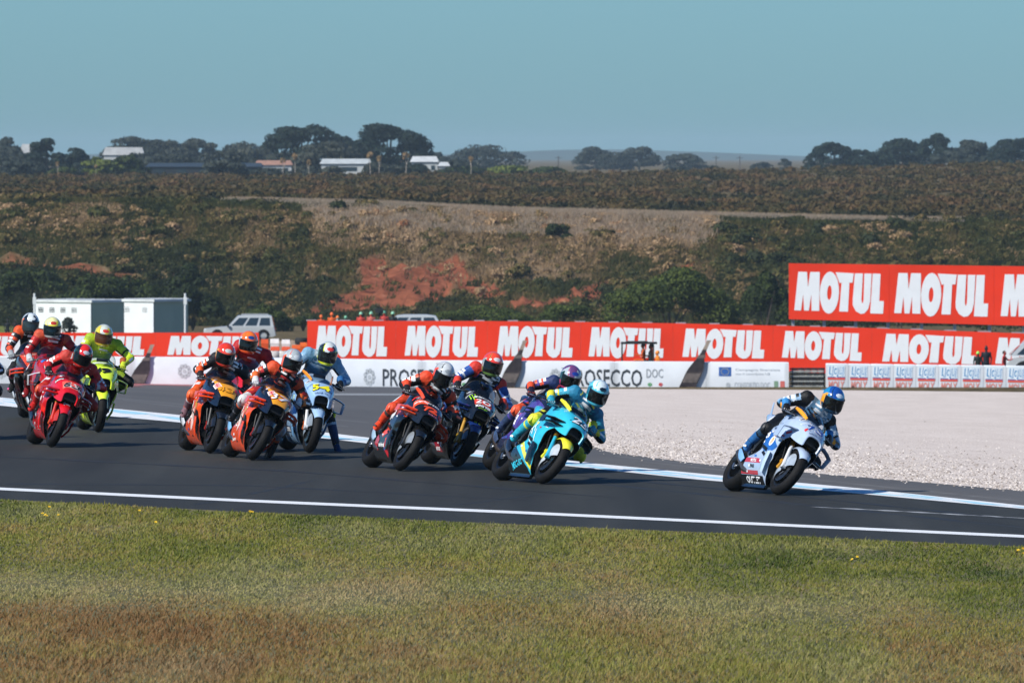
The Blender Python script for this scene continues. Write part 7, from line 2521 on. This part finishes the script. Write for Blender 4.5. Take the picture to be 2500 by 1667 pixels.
# ---- orange machine at the far left
RIDES.append(dict(
    px=82, py=1026, heading=8, lean=1,
    bike=dict(label='dark orange racing motorcycle furthest back in the group at the left', main='#4a1c18', sec='#ea4a24', fork='#2a2c2e', darkfork=True, fender='#15181c', belly='#2a1c20', tail='#15203a', tank='#1b2338', nose='#ea4a1e', nosespan=.26, screen='#8a96a0', wing='stack', wingcol='#ea4a24', duct='#3a1a18', shield='#c8ccd0',
        regions=[], stickers=[], nosetext=[('33', .74, 0, .15, .10, 0, '#f0b8a4', .02, .1)], nosepatch=[('#f0a088', .58, 0, .18, .1, 0)]),
    rider=dict(dy=0.00, dz=0.00, label='rider in black and orange leathers with black and white helmet at back left', hang=.02, fw=-.04, up=1.0, yaw=16, roll=4, pitch=8, seed=43,
        cl=dict(main='#241416', under='#100c0d', acc1='#e8532c', acc2='#b8c0c4', shoulder='#ea5a28', arm='#20262c', farm='#20262c', cuff='#e8532c', thigh='#1b1e24', shin='#d0407e', knee='#2a2c30', belly='#2a1618', hump='#241416', neck='#a83024'),
        glove=('#9aa2a6', '#e8532c'), boot=('#1a1c1e', '#d8508a'),
        helmet=helmet('#20282c', '#cfd8da', '#e87a2a', '#2a3034', '#dfe6e6', visor='#2a3438', wave=30, k=20))))
# ---- one more just outside the left edge, only a glove reaching in
RIDES.append(dict(
    px=-92, py=1074, heading=11, lean=10,
    bike=dict(label='dark racing motorcycle just leaving the left edge of the picture', main='#15191f', sec='#2a3038', fork='#2a2c2e', darkfork=True, fender='#15181c', belly='#15191f', tail='#15191f', tank='#15191f', nose='#15191f', screen='#5a6066', wing='loop', regions=[], stickers=[], nosetext=[('5', .72, 0, .08, .11, 0, '#e6e8ea', .02, .1)]),
    rider=dict(dy=0.00, dz=0.00, label='rider in black leathers cut off by the left edge of the picture', hang=.04, fw=.0, up=.6, yaw=12, roll=8, pitch=10, seed=47,
        cl=dict(main='#16191d', under='#0d0f11', acc1='#2a3036', acc2='#c8442a'), glove=('#16191d', '#2a3036'), boot=('#16191d', '#2a2c2e'),
        helmet=helmet('#20242a', '#2a3036', '#1a1d20', '#15181b', '#c8442a'))))

# ------------------------------------------------------------------ the race
for r in RIDES:
    M = bike_matrix(r['px'], r['py'], r['heading'], r['lean'])
    b = build_bike(r['bike'])
    b.matrix_world = M
    build_rider(M, r['bike'], r['rider'])
